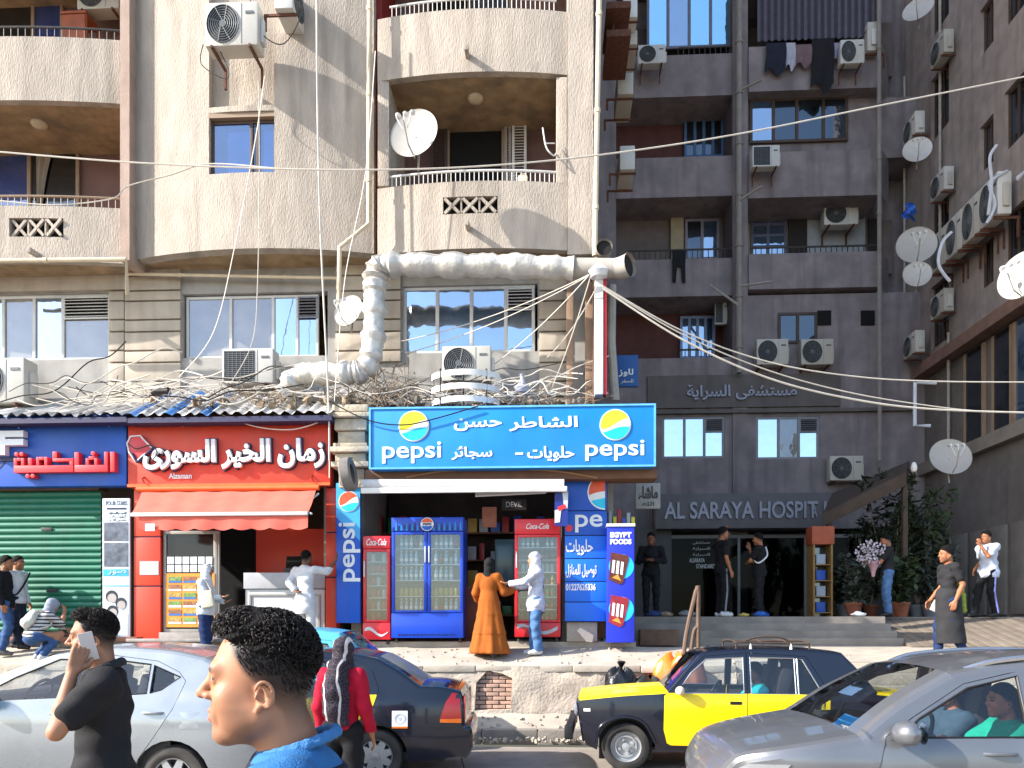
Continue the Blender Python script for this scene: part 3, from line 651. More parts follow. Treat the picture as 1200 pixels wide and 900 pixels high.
# ================================================================ air conditioners and dishes (templates, then copies)
GRILL = mat('grey_grille', '#55585a', .5); GDARK = mat('grille_dark', '#1b1d1f', .6)
def make_ac(name, slim=False):                      # 1 wide, .7 high, .36 deep, front to -y, base centre at 0
    t = thing(name, 'x', 'air conditioner')
    b = MB(); b.box(-.5, .5, -.36, 0, 0, .7); b.build('casing', ACW, t, bevel=.03)
    b = MB(); b.box(.19, .195, -.366, -.36, .03, .67); b.build('panel_seam', GRILL, t)
    g = MB(); C = Vector((-.16, -.362, .35)); Mx = Matrix.Rotation(R(90), 3, 'X')
    if slim:
        g.box(-.46, .14, -.366, -.361, .05, .65)
        g.build('fan_recess', GDARK, t); g = MB()
        for i in range(15): g.box(-.46, .14, -.375, -.367, .06+i*.04, .072+i*.04)
        for i in range(8): g.box(-.455+i*.08, -.445+i*.08, -.373, -.368, .052, .65)
    else:
        g.lathe([(0, 0), (.295, 0), (.295, .006)], C, Mx, 32); g.build('fan_recess', GDARK, t); g = MB()
        for r in (.06, .1, .14, .18, .22, .26, .3): g.tube([C+Vector((r*math.cos(a), -.012, r*math.sin(a))) for a in [2*math.pi*i/28 for i in range(28)]], .0085, 5, closed=True)
        for k in range(8): a = k*math.pi/4; g.tube([C+Vector((.05*math.cos(a), -.012, .05*math.sin(a))), C+Vector((.3*math.cos(a+.5), -.012, .3*math.sin(a+.5)))], .007, 4)
        g.lathe([(0, .018), (.055, .018), (.055, 0)], C, Mx, 16)
    g.build('fan_grille', GRILL if not slim else GRILL, t, smooth=not slim)
    b = MB(); b.box(.27, .42, -.372, -.361, .5, .54); b.build('badge', GRILL, t)
    for x in (-.36, .36): b = MB(); b.box(x-.02, x+.02, -.4, .25, -.05, -.004); b.box(x-.02, x+.02, .2, .25, -.35, -.052); b.build('bracket', RUST, t)
    b = MB(); b.box(.502, .56, -.24, -.08, .12, .5); b.build('service_cover', ACW, t, bevel=.01)
    return t
AC0 = make_ac('air_conditioner'); AC1 = make_ac('air_conditioner', True)
_used = set()
def ac(px0, py0, px1, py1, Y, label, slim=False, rz=0.0, group='outdoor air conditioner units', depth=1.0):
    src = AC1 if slim else AC0; w = X(px1, Y)-X(px0, Y); h = Z(py0, Y, px0)-Z(py1, Y, px0); p = pt((px0+px1)/2, py1, Y+.2)
    p.x = (X(px0, Y)+X(px1, Y))/2; p.z = Z(py1, Y, (px0+px1)/2); p.y = Y+.36*depth*w
    sc = (w, w*depth, h/.7)
    if rz: sc = (w*2.6, w*2.6, h/.7); p.y = Y+w*1.2; p.x += .1
    if src in _used: o = copy_tree(src)
    else: o = src; _used.add(src)
    o.location = p; o.scale = sc; o.rotation_euler = (0, 0, rz); tag(o, label, 'air conditioner', group); return o
ac(240, 2, 302, 53, 12.86, 'white air conditioner with round fan above the blue window of the curved bay')
ac(304, -28, 327, 12, 13.0, 'air conditioner cut by the top edge beside the larger round-fan unit', rz=R(90))
ac(260, 408, 320, 449, 13.75, 'white air conditioner with square grille under the middle first-floor window', True)
ac(-40, 419, 28, 472, 13.6, 'white air conditioner cut by the left edge under the first-floor windows')
ac(518, 405, 575, 446, 13.45, 'white air conditioner on the slatted stand above the blue drinks sign')
ac(90, -28, 139, 10, 14.6, 'air conditioner on the upper left balcony above the brown table')
HA = 'air conditioners on the hospital block'
ac(748, 52, 780, 74, YH-.6, 'air conditioner beside the bright blue top window of the hospital', group=HA)
ac(882, 170, 914, 195, YH-.75, 'air conditioner with square grille on the parapet under the long hospital window', True, group=HA)
ac(966, 236, 1006, 263, YH+.5, 'air conditioner inside the cream loggia of the hospital', group=HA)
ac(887, 397, 924, 427, YH-.5, 'left of the two air conditioners above the metal Arabic letters', group=HA)
ac(939, 397, 977, 427, YH-.5, 'right of the two air conditioners above the metal Arabic letters', group=HA)
ac(973, 534, 1012, 563, YH-.5, 'lowest hospital air conditioner above the brown canopy', group=HA)
ac(985, 46, 1013, 74, YH-.7, 'small air conditioner beside the hanging laundry', group=HA)
ac(1018, 26, 1032, 60, YH-.4, 'air conditioner seen end-on at the top right of the laundry', rz=R(-90), group=HA)
ac(838, 352, 852, 380, YH+.5, 'boxy air conditioner in the lowest red loggia', True, group=HA)
for px0, py0, px1, py1, Y, w in ((715, -4, 733, 22, 15.2, 'topmost'), (715, 37, 733, 54, 15.6, 'second from top'), (708, 86, 728, 112, 16.6, 'third from top'), (711, 172, 730, 200, 16.0, 'lowest')):
    ac(px0, py0, px1, py1, Y, f'{w} air conditioner on the side wall of the beige apartment block', rz=R(90), group='air conditioners on the apartment side wall')
for k in range(2):
    py = (24, 56)[k]; x = X(724, 15.3); MB().box(x-.25, x+.22, 14.9, 16.1, Z(py+9, 15.4, 724), Z(py+1, 15.4, 724)).build('wall_shelf', RUST, label='%s rusty shelf carrying air conditioners on the apartment side wall' % ('upper', 'lower')[k], cat='shelf', group='rusty shelves', bevel=.01)
RA = 'air conditioners on the corner block'
for k in range(4):
    o = ac(1133, 246, 1157, 297, 17.1+.62*k, ('nearest', 'second', 'third', 'farthest')[k]+' of the row of white air conditioners on the corner block', rz=R(-90), group=RA); o.location.x = XR-.22; o.location.y = 19.0+.8*k; o.scale = (.78, .9, 1.45); o.location.z = rz_(1140, 300)
for px0, py0, px1, py1, w in ((1070, 38, 1088, 64, 'top'), (1020, 140, 1040, 166, 'far'), (1068, 196, 1086, 224, 'middle'), (1072, 336, 1090, 366, 'lower'), (1036, 390, 1049, 418, 'lowest')):
    o = ac(px0, py0, px1, py1, 21.5 if px0 > 1050 else 22.9, f'{w} single air conditioner seen end-on in the shaded corner of the court', rz=R(-90), group=RA); o.location.x = XR-.1 if px0 > 1050 else XR-.35; o.location.y = 21.8 if px0 > 1050 else 22.9; o.scale = (.75, .75, .9)
DISHM = mat('dish_white', '#b9b7b2', .5, .06, 4, dirt=.4, dirtcol=(.25, .2, .16)); age(DISHM, '#8a8378', .7)
def make_dish():
    t = thing('satellite_dish', 'x', 'satellite dish')                 # radius .5, faces -y
    prof = [(r, -.42*(.25-r*r)+0) for r in (0, .1, .2, .3, .4, .47, .5)]
    Mx = Matrix.Rotation(R(-90), 3, 'X')
    b = MB(); b.lathe([(r, h) for r, h in prof]+[(.515, .012), (.5, -.008)]+[(r, h-.016) for r, h in prof[::-1]][1:], (0, 0, 0), Matrix.Rotation(R(90), 3, 'X'), 36, False); b.build('dish', DISHM, t, smooth=True)
    b = MB(); b.tube([(0, .1, -.47), (.0, -.25, -.42), (0, -.52, -.12)], .016, 6); b.build('arm', STEEL, t)
    for dx in (-.16, 0, .15):
        b = MB(); b.tube([(dx*.3, -.42, -.22), (dx, -.5, -.02), (dx, -.5, .05)], .012, 5); b.lathe([(.03, 0), (.045, .05), (.045, .13), (.02, .15)], (dx, -.5, .04), Matrix.Rotation(R(-60), 3, 'X'), 10); b.build('receiver_head', WHITE, t, smooth=True)
    b = MB(); b.tube([(0, .1, 0), (0, .28, -.05), (0, .3, -.6)], .025, 6); b.build('mount', STEEL, t); return t
D0 = make_dish(); _dn = [0]
def dish(px, py, rpx, Y, face, label, group='satellite dishes'):
    p = pt(px, py, Y); o = D0 if not _dn[0] else copy_tree(D0); _dn[0] += 1
    o.location = p; s = rpx*Y/900/.5; o.scale = (s, s, s); d = Vector(face).normalized(); yaw = math.atan2(d.x, -d.y); pit = math.asin(d.z)
    o.rotation_euler = Euler((-pit, 0, yaw)); o.rotation_euler = (-pit, 0, yaw); return tag(o, label, 'satellite dish', group)
dish(485, 156, 29, 12.75, (-.22, -.95, .1), 'white satellite dish in front of the central balcony')
dish(408, 364, 19, 13.35, (-.35, -.9, .2), 'white satellite dish beside the wrapped vertical duct')
dish(1075, 175, 15, 20.5, (-.3, -.9, .15), 'middle satellite dish high on the shaded corner wall')
dish(1074, 287, 21, 19.8, (-.25, -.9, .1), 'largest of the satellite dishes on the upper corner wall')
dish(1075, 321, 15, 19.6, (-.2, -.9, .15), 'small satellite dish just below the large one on the corner wall')
dish(1076, 10, 16, 20.5, (-.5, -.8, .3), 'topmost satellite dish on the shaded corner wall')
dish(1114, 535, 22, 17.6, (-.1, -.9, .3), 'grey satellite dish above the brown canopy')
dish(1197, 322, 26, 16.2, (-.85, -.5, .1), 'sunlit satellite dish cut by the right edge')
# ================================================================ ducts and pipes
FOIL = mat('wrapped_foil', '#c2bdb4', .4, .12, 7, bump=1.5, bscale=9, metal=.25, dirt=.2)
DARKIN = mat('duct_inside', '#15110f', .8)
def wrinkled(path, r, am, step=.09):
    P = smooth_path(path, 14); d = [random.uniform(-1, 1)*am+am*math.sin(i*.9) for i in range(len(P))]; return P, [r+x for x in d]
b = MB(); YD = 13.28; P, rs = wrinkled([pt(334, 462, 13.5), pt(352, 440, 13.4), pt(400, 438, YD), pt(428, 432, YD), pt(437, 400, YD), pt(439, 340, YD), pt(441, 318, YD), pt(455, 311, YD), pt(520, 311, YD), pt(600, 312, YD), pt(672, 315, YD)], .195, .02)
b.tube(P, rs, 14); dt = thing('exhaust_duct', 'foil-wrapped kitchen duct bending up and along under the central balcony', 'duct', tuple(pt(437, 440, YD)))
b.build('wrapping', FOIL, dt, smooth=True)
e0, e1 = pt(668, 314, YD), pt(726, 315, YD-.1); b = MB(); b.tube([e0, (e0+e1)/2, e1], .165, 18, caps=False); dirn = (Vector((1, -.75, .02))).normalized(); e2 = e1+dirn*.2
b.tube([e1-Vector((.1, 0, 0)), e1+dirn*.02, e2], [.165, .185, .19], 18, caps=False); b.tube([e2, e2+dirn*.012], [.2, .2], 18, caps=False); b.build('end_pipe', STEEL, dt, smooth=True)
b = MB(); b.tube([e2-dirn*.05, e2-dirn*.045], .18, 18); b.build('mouth', DARKIN, dt)
p = pt(708, 290, 13.3); v = thing('vent_pipe', 'short vent pipe with dark open mouth above the duct end', 'pipe', tuple(p)); b = MB(); b.tube([p+Vector((-.02, .5, .0)), p], .135, 16, caps=False); b.tube([p, p+Vector((0, -.02, 0))], .145, 16, caps=False); b.build('casing', STEEL, v, smooth=True); MB().tube([p+Vector((0, .03, 0)), p+Vector((0, .035, 0))], .13, 16).build('mouth', DARKIN, v)
def pipe(pts, r, m, label, name='drain_pipe', group=None):
    t = thing(name, label, 'pipe', tuple(Vector(pts[-1])), group=group); b = MB(); b.tube(pts, r, 9); b.build('pipe_run', m, t, smooth=True)
    P = [Vector(q) for q in pts]; L = [(a, c) for a, c in zip(P, P[1:]) if (c-a).length > 1.2]
    for a, c in L:
        n = int((c-a).length/1.5)
        for i in range(n):
            q = a.lerp(c, (i+.5)/n); d = (c-a).normalized(); MB().tube([q-d*.035, q+d*.035], r*1.28, 9).build('collar', m, t)
pipe([pt(433, -40, 13.45), pt(432, 262, 13.4), pt(398, 290, 13.4), pt(397, 372, 13.6)], .042, CREAMP, 'cream drain pipe running down the red recess and bending left')
pipe([pt(703, -40, 13.4), pt(697, 300, 13.4)], .045, CREAMP, 'cream drain pipe down the right corner of the apartment block')
pipe([pt(-40, 306, 13.3), pt(148, 304, 13.3), pt(149, 345, 13.6)], .04, CREAMP, 'cream pipe running level under the left balcony')
pipe([pt(150, 321, 14.1), pt(396, 326, 14.1)], .03, CREAMP, 'thin cream pipe along the wall under the curved bay')
pipe([pt(717, 335, 14.0), pt(716, 400, 14.0), pt(721, 470, 14.0)], .085, STEEL, 'ribbed grey flexible pipe at the corner above the drinks sign')
pipe([pt(866, -40, YH-.35), pt(866, 437, YH-.35)], .09, mat('dull_pipe', '#85807a', .7, .1, 4), 'thick grey drain pipe between the hospital loggias')
pipe([pt(1030, -40, YH-.6), pt(1031, 540, YH-.6)], .06, mat('dull_pipe', '#85807a'), 'grey drain pipe in the far corner of the court')
pipe([(XR-.12, 17.75, 27), (XR-.12, 17.75, rz_(1170, 240)), (XR-.25, 18.3, rz_(1150, 262))], .075, mat('white_pipe', '#b9bcc2', .5), 'white downpipe on the corner block')
for k, (px, y0, y1) in enumerate(((1105, 0, 300), (1063, 90, 480), (1115, 390, 540))):
    pipe([(XR-.08, ry(px), rz_(px, y0)), (XR-.08, ry(px), rz_(px, y1))], .04, STEEL, ('upper thin pipe on the corner block side wall', 'thin pipe beside the satellite dishes', 'thin pipe beside the tall dark shop windows')[k])
for k, (a, c) in enumerate((((869, 105), (893, 93)), ((866, 235), (893, 218)), ((868, 335), (905, 330)), ((832, 334), (866, 358)))):
    MB().tube([pt(*a, YH-.4), pt(*c, YH-.9)], .035, 6).build('pipe_stub', STEEL, label=('highest', 'second', 'third', 'lowest')[k]+' angled pipe stub on the hospital drain pipe', cat='pipe')
# ================================================================ lean-to roofs, the vertical light box, AC stand
ROOFB = mat('blue_roof_stripe', '#3c6ea5', .6, .15, 3, dirt=.3, dirtcol=(.3, .26, .22)); ROOFW = mat('white_roof_sheet', '#b5b2ad', .6, .14, 3, dirt=.4, dirtcol=(.26, .22, .17))
def corrugated(pxa, pxb, label, stripes, zf=484, zr=458):
    xa, xb = X(pxa, 13.0), X(pxb, 13.0); n = int((xb-xa)/.2); b = MB(); c = (pxa+pxb)/2; z0, z1 = Z(zf, 12.9, c), Z(zr, 14.2, c)
    for i in range(n):
        b.cur = 1 if stripes and i % 3 == 0 and i < n*.5 else 0; u0 = xa+(xb-xa)*i/n; w = (xb-xa)/n; zz = random.uniform(-.012, .012)
        b.grid(lambda u, v: (u0+w*u, 12.9+1.35*v+random.uniform(-.012, .012)*(v < .05), z0+(z1-z0)*v+.03*math.sin(2*math.pi*u)+zz+random.uniform(-.01, .01)), 6, 5)
    t = thing('lean_to_roof', label, 'roof', ((xa+xb)/2, 13.5, z0)); b.build('roof_sheet', [ROOFW, ROOFB], t, smooth=True)
    b = MB(); b.box(xa, xb, 12.93, 13.2, z0-.14, z0-.05); b.build('fascia_shade_strip', mat('fascia_shade', '#2b2a4a', .6), t)  # dark blue strip: shade under the roof edge put into the colour
corrugated(152, 390, 'blue and white striped corrugated roof over the red shop sign', True)
corrugated(-80, 151, 'dusty white corrugated roof over the blue shop sign', False, 486, 474)
t = thing('light_box', 'tall narrow white light box with a red edge at the building corner', 'sign', tuple(pt(702, 462, 13.2))); x0, x1, z0, z1 = rect(697, 326, 707, 462, 13.2)
MB().box(x0, x1, 13.2, 13.4, z0, z1).build('white_face', WHITE, t, bevel=.01); x2, x3, _, _ = rect(707.5, 326, 711, 462, 13.2); MB().box(x2, x3, 13.22, 13.4, z0, z1).build('red_edge', mat('sign_red', '#b3202b', .5), t)
p0 = pt(702, 320, 13.2); b = MB(); b.lathe([(.0, -.12), (.14, -.09), (.2, 0), (.13, .1), (0, .14)], p0+Vector((0, -.02, 0)), n=9); b.build('torn_bag', mat('white_plastic', '#cfd0d2', .4, bump=1, bscale=12), label='torn white plastic bag caught on top of the light box', cat='bag', smooth=True)
for px0, px1, dx in ((664, 672, .0), (686, 695, .04)):
    x0, x1, z0, z1 = rect(px0, 330, px1, 470, 13.9); MB().box(x0, x1, 13.9, 14.05, z0, z1).build('conduit_pole', mat('brown_conduit', '#8c7460', .8, .15, 4), label=('wider' if dx == 0 else 'darker')+' brown conduit strip on the wall left of the light box', cat='pole', bevel=.008)
t = thing('slatted_stand', 'white slatted metal stand under the air conditioner above the drinks sign', 'stand', tuple(pt(543, 474, 13.2)))
for py in (437, 453, 468):
    xa, xb = X(503, 13.0), X(584, 13.0); b = MB(); zz = Z(py, 13.0, 543); b.grid(lambda u, v: (xa+(xb-xa)*u, 13.25-.32*math.sin(math.pi*u)**.6, zz-.05+.10*v), 24, 1); b.build('slat', WHITE, t, smooth=True)
b = MB()
for px in (516, 543, 570): b.tube([pt(px, 432, 13.05), pt(px, 476, 13.05)], .018, 5)
b.each('upright', IRON, t)
# ================================================================ blue shop with the green shutter
def board(name, label, px0, py0, px1, py1, Y, m, depth=.12, bevel=.01, cat='sign', sides=None):
    x0, x1, z0, z1 = rect(px0, py0, px1, py1, Y); t = thing(name, label, cat, ((x0+x1)/2, Y+depth/2, z0)); MB().box(x0, x1, Y, Y+depth, z0, z1).build('board', m, t, bevel=bevel); return t, x0, x1, z0, z1
SBLUE = mat('sign_blue', '#1f53ad', .5, .1, 2, dirt=.2, dirtcol=(.12, .2, .38), streak=.2); SRED = mat('sign_red_orange', '#c83a24', .5, .08, 2, dirt=.25, dirtcol=(.5, .13, .07), streak=.2); LRED = mat('letter_red', '#d5343a', .45, .04)
DNAVY = mat('letter_navy', '#1c2347', .5); LWH = mat('letter_white', '#dcdcdc', .45, .02)
YS = 13.25
t, x0, x1, z0, z1 = board('shop_sign', 'blue shop sign with red square-cut Arabic letters and a white F', -70, 487, 148, 570, YS, SBLUE, .25)
qx = lambda px: X(px, YS); qz = lambda py: Z(py, YS, 80)
b = MB(); D = .13
def kb(a, c, d, e): b.box(qx(a), qx(d), YS-D, YS-.002, qz(e), qz(c))
for s in ((134, 532, 139, 555), (127, 532, 131, 547), (92.5, 532, 97.5, 547), (92.5, 547, 131, 555), (105.5, 539, 109, 547), (115.5, 539, 119, 547), (109, 537, 115.5, 541), (67, 531, 72, 539), (67, 539, 91, 542.5), (86.8, 542.5, 91, 547), (22, 547, 91, 555), (48, 537, 51.5, 547), (57.5, 537, 61, 547), (51.5, 537, 57.5, 540.5), (38.5, 538, 43, 547), (22, 538, 25.5, 547), (30.5, 538, 34, 547), (25.5, 538, 30.5, 541.5)): kb(*s)
for px, py in ((114, 533.5), (25, 533.5), (31, 533.5), (38, 559), (44, 559)): b.lathe([(.038, 0), (.038, D)], (qx(px), YS-.002, qz(py)), Matrix.Rotation(R(90), 3, 'X'), 14)
b.build('arabic_lettering', LRED, t, bevel=.006)
lettering('F', qx(-6), qx(33), qz(534), qz(506), YS-.01, .12, LWH, t, bold=.06)
b = MB(); b.box(x0, qx(33), YS-.03, YS-.001, qz(540), qz(536)); b.build('ledge_strip', DNAVY, t)
def curvy(px0, px1, py, amp, m, parent, th=6, ph=0.0):
    P = [(qx(px0+(px1-px0)*i/16), qz(py+amp*math.sin(i/16*math.pi+ph))) for i in range(17)]; q = MB(); q.prism(P+[(a, c-th*.0148) for a, c in P[::-1]], YS-.006, YS-.001); q.build('wave_stripe', m, parent)
curvy(0, 34, 548, 14, DNAVY, t, 3, 3.3)
GRN = mat('green_shutter_paint', '#1c6850', .5, .1, 3, dirt=.22, dirtcol=(.06, .1, .08), streak=.2)
x0, x1, z0, z1 = rect(-80, 576, 119, 745, 13.55); t = thing('roller_shutter', 'closed green roller shutter under the blue sign', 'shutter', ((x0+x1)/2, 13.55, z0)); n = 23
b = MB()
for i in range(n):
    za, zh = z0+.06+(z1-z0-.06)*i/n, (z1-z0-.06)/n
    b.grid(lambda u, v: (x0+(x1-x0)*u, 13.56-.035*math.sin(math.pi*v)**.7, za+zh*v), 1, 6)
b.build('curtain_slats', GRN, t, smooth=True, angle=70); MB().box(x0, x1, 13.53, 13.58, z0, z0+.06).build('bottom_rail', mat('brown_rail', '#5a4136', .6), t)
MB().box(x0, x1, 13.45, 13.75, z1+.002, z1+.1).build('shutter_box', mat('brown_rail', '#5a4136'), t)
for px, py in ((54, 620), (60, 692)): p = pt(px, py, 13.5); MB().box(p.x-.1, p.x+.1, 13.505, 13.53, p.z-.03, p.z+.03).build('lock_plate', IRON, t, bevel=.008)
MARB = mat('red_marble', '#8c5a4a', .35, .2, 5); x0, x1 = X(-80, 13.2), X(160, 13.2); b = MB(); b.box(x0, x1, 13.2, 13.6, 1.447, 1.53); b.build('doorstep', MARB, label='red marble doorstep under the green shutter', cat='step', bevel=.01)
# tall photo banner
PAPW = mat('print_white', '#cdd3d8', .6, .05); PGREY = mat('print_grey', '#59606b', .7, .5, 9); PCY = mat('print_cyan', '#2f9fc6', .6); PSK = mat('print_skin', '#a89f9a', .7, .1)
t, x0, x1, z0, z1 = board('photo_banner', 'tall white banner with grey family photos beside the green shutter', 120, 584, 152, 752, 13.35, PAPW, .05)
bx = lambda px: X(px, 13.35); bz = lambda py: Z(py, 13.35, 136)
b = MB(); b.box(bx(122), bx(150), 13.344, 13.349, bz(634), bz(612)); b.box(bx(122), bx(150), 13.344, 13.349, bz(664), bz(636)); b.build('photo_print', PGREY, t)
b = MB(); b.box(bx(121), bx(150), 13.344, 13.349, bz(675), bz(667)); b.box(bx(121), bx(151), 13.344, 13.349, bz(687), bz(686)); b.build('caption_bar', PCY, t)
lettering('FOUR STARS', bx(124), bx(149), bz(592), bz(587), 13.349, .004, mat('print_grey', ''), t)
lettering('★★★★★', bx(125), bx(148), bz(598), bz(594), 13.349, .004, DNAVY, t) if 0 else MB().box(bx(125), bx(148), 13.344, 13.349, bz(597), bz(595)).build('rule', DNAVY, t)
for i, s in enumerate(('للتدريب والاستشارات', 'كورسات', 'مركز')): lettering(s, bx(126), bx(148), bz(603+4*i), bz(599.5+4*i), 13.349, .004, mat('print_grey', ''), t, ar=True)
lettering('صور', bx(127), bx(148), bz(673.5), bz(668.5), 13.344, .004, PAPW, t, ar=True)
b = MB(); fx = ((131, 699, 6.5), (142, 707, 6), (132, 716, 6)); RX = Matrix.Rotation(R(90), 3, 'X')
for px, py, r in fx: b.lathe([(0, 0), (r*.0172, 0), (r*.0172, .004)][::1], (bx(px), 13.349, bz(py)), RX, 18)
b.build('printed_hair', mat('print_dark', '#2b2d35', .7), t); b = MB()
for px, py, r in fx: b.lathe([(r*.0128, 0), (r*.0128, .008), (0, .008)], (bx(px+.5), 13.349, bz(py+2)), RX, 16)
b.build('printed_face', PSK, t); b = MB(); b.prism([(bx(124), bz(745)), (bx(124), bz(728)), (bx(130), bz(722)), (bx(136), bz(724)), (bx(143), bz(715)), (bx(150), bz(720)), (bx(150), bz(745))], 13.345, 13.349); b.build('printed_shirt', mat('print_pale', '#b9c1cb', .7, .15, 6), t)
# ================================================================ red shop
t, x0, x1, z0, z1 = board('shop_sign', 'red shop sign with white swirling Arabic letters', 150, 490, 387, 570, YS, SRED, .22)
qz = lambda py: Z(py, YS, 268)
def outlined(text, a, c, d, e, y, parent, bold, ow, m1, m2, dep=.07, ar=True, z=None):
    z = z or qz; lettering(text, X(a-ow, y), X(d+ow, y), z(e+ow), z(c-ow), y-.002, dep*.5, m2, parent, ar, bold*2.2); lettering(text, X(a, y), X(d, y), z(e), z(c), y-dep*.5-.006, dep, m1, parent, ar, bold)
outlined('زمان الخير السورى', 171, 516, 382, 551, YS, t, .035, 2.0, LWH, DNAVY)
lettering('Alzaman', X(198, YS), X(225, YS), qz(560.5), qz(554), YS-.002, .01, LWH, t, bold=.02)
P = [(151, 519), (155, 511), (166, 510), (181, 526), (169, 534), (161, 541), (153, 529)]; b = MB(); b.prism([(X(a, YS), qz(c)) for a, c in P], YS-.05, YS-.002); b.build('emblem', mat('emblem_pink', '#c4434a', .5), t, bevel=.01)
b = MB(); b.tube([(X(a, YS), YS-.055, qz(c)) for a, c in P], .016, 6, closed=True); b.build('emblem_outline', LWH, t); b = MB(); b.tube(smooth_path([(X(a, YS), YS-.06, qz(c)) for a, c in ((157, 531), (163, 541), (169, 536), (180, 527), (183, 523))]), .025, 6); b.build('emblem_swash', DNAVY, t)
for px in (169, 366): b = MB(); b.tube([(X(px, YS), YS-.001, qz(558)), (X(px, YS), YS-.06, qz(561)), (X(px+2, YS), YS-.05, qz(566))], .015, 5); b.build('hook', mat('sign_red_dark', '#8f2514', .5), t)
MB().box(x0, x1, YS-.03, YS-.001, z0, z0+.05).build('bottom_trim', mat('sign_orange', '#e0622c', .45), t); MB().box(x0, x1, YS-.03, YS-.001, z1-.06, z1).build('top_trim', mat('sign_plum', '#5c2a3c', .5), t)
AWN = mat('red_canvas', '#d5604f', .8, .1, 4, bump=.3, dirt=.15, dirtcol=(.35, .12, .09))
t = thing('shop_awning', 'faded red canvas awning with scalloped valance under the red sign', 'awning', tuple(pt(262, 605, 12.8)))
A, B2, Cc, Dd = pt(166, 577, 13.15), pt(370, 577, 13.15), pt(154, 602, 12.4), pt(361, 602, 12.4); Dd.z = Cc.z; B2.z = A.z
b = MB(); b.grid(lambda u, v: A.lerp(B2, u).lerp(Cc.lerp(Dd, u), v)+Vector((0, 0, -.03*math.sin(math.pi*v)+.006*math.sin(u*40))), 40, 8); b.build('canopy', AWN, t, smooth=True)
b = MB(); b.box(Cc.x, Dd.x, 12.36, 12.42, Cc.z-.05, Cc.z+.01); b.build('front_bar', WHITE, t, bevel=.012)
b = MB(); N = 88; b.grid(lambda u, v: (Cc.x+.12+(Dd.x-Cc.x-.12)*u, 12.40+.02*math.sin(u*30)*v, Cc.z-.05-v*(.20+.035*abs(math.sin(u*math.pi*9)))), N, 3); b.build('valance', AWN, t, smooth=True)
b = MB(); b.tube([A+Vector((-.1, .03, .06)), B2+Vector((.05, .03, .06))], .05, 10); b.build('roller', mat('sign_orange', ''), t, smooth=True)
for P, Q in ((A, Cc), (B2, Dd)): MB().tube([P+Vector((.05, 0, -.05)), (P+Q)/2+Vector((.25 if P is A else -.25, .1, -.1)), Q+Vector((.05, .02, -.02))], .018, 6).build('folding_arm', WHITE, t)
p = pt(176, 618, 12.38); MB().box(p.x-.08, p.x+.08, 12.37, 12.375, p.z-.06, p.z+.06).build('label_patch', PAPW, t)
YR_ = 13.45; RPAN = mat('red_panel', '#d23f25', .4, .06, 2, dirt=.1)
t = thing('shop', 'red panelled shop front with dark doorway under the awning', 'shop', tuple(pt(262, 752, YR_)))
ra = lambda *a: rect(*a, YR_)
for n_, a in (('pilaster', (159, 572, 190, 752)), ('pilaster', (383, 572, 395, 736))):
    x0, x1, z0, z1 = ra(*a); b = MB(); zs = [z0, z0+(z1-z0)*.36, z0+(z1-z0)*.68, z1]
    for i in range(3): b.box(x0, x1, YR_-.06, YR_+.2, zs[i]+.012, zs[i+1]-.012)
    b.build(n_, RPAN, t, bevel=.01)
    MB().box(x0+.01, x1-.01, YR_-.045, YR_+.19, z0, z1).build('joint_backing', DNAVY, t)
x0, x1, z0, z1 = ra(190, 741, 258, 752); MB().box(x0, x1, YR_-.12, YR_+.3, z0, z1).build('sill', mat('grey_marble', '#8d8680', .4, .2, 6), t, bevel=.01)
x0, x1, z0, z1 = ra(191, 622, 257, 741); ALU = mat('aluminium', '#8f8a84', .4, .1, 4, metal=.3)
w = window(t, (x0, x1, z0, z1), YR_, (.93,), ALU, [mat('shop_glass_dark', '#1b1817', .1, .3, 2)], fw=.06)
x2, x3, z2, z3 = ra(195, 672, 252, 735); menu = MB().box(x2, x3, YR_-.02, YR_-.012, z2, z3).build('menu_board', mat('menu_orange', '#e08a2c', .5, .15, 3), t)
FOODS = [mat('food_print_%s' % n_, c, .6, .5, 25) for n_, c in (('tan', '#b08a4a'), ('green', '#6d8a4a'), ('brown', '#8a5a3a'))]
for i in range(6):
    for j in range(3):
        a = x2+.05+(x3-x2-.08)*j/3; c = z2+.05+(z3-z2-.08)*i/6; MB().box(a, a+(x3-x2)/3-.06, YR_-.026, YR_-.021, c+.05, c+(z3-z2)/6-.04).build('food_picture', FOODS[(i*2+j) % 3], menu); MB().box(a, a+(x3-x2)/3-.06, YR_-.026, YR_-.021, c+.01, c+.045).build('caption', mat('menu_blue', '#2f6aa8', .6) if i % 2 else PAPW, menu)
x2, x3, z2, z3 = ra(196, 652, 250, 671); b = MB()
for i in range(6):
    for j in range(2): a = x2+(x3-x2)*i/6; c = z2+(z3-z2)*j/2; b.box(a+.01, a+(x3-x2)/6-.012, YR_-.02, YR_-.012, c+.01, c+(z3-z2)/2-.008)
b.build('notice_sheet', PAPW, t)
x2, x3, z2, z3 = ra(166, 658, 188, 674); MB().box(x2, x3, YR_-.068, YR_-.062, z2, z3).build('wall_notice', mat('paper_grey', '#aeb0b4', .7, .15, 12), t)
x2, x3, z2, z3 = rect(300, 620, 384, 672, 14.6); MB().box(x2, x3, 14.6, 14.65, z2-.9, z3).build('red_inner_wall', RPAN, t)
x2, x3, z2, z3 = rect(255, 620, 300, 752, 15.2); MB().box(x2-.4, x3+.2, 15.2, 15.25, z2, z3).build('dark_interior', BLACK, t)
LAMI = mat('white_laminate', '#c3c1bf', .4, .05, 2, dirt=.1); x0, x1, z0, z1 = rect(287, 671, 380, 748, 13.6)
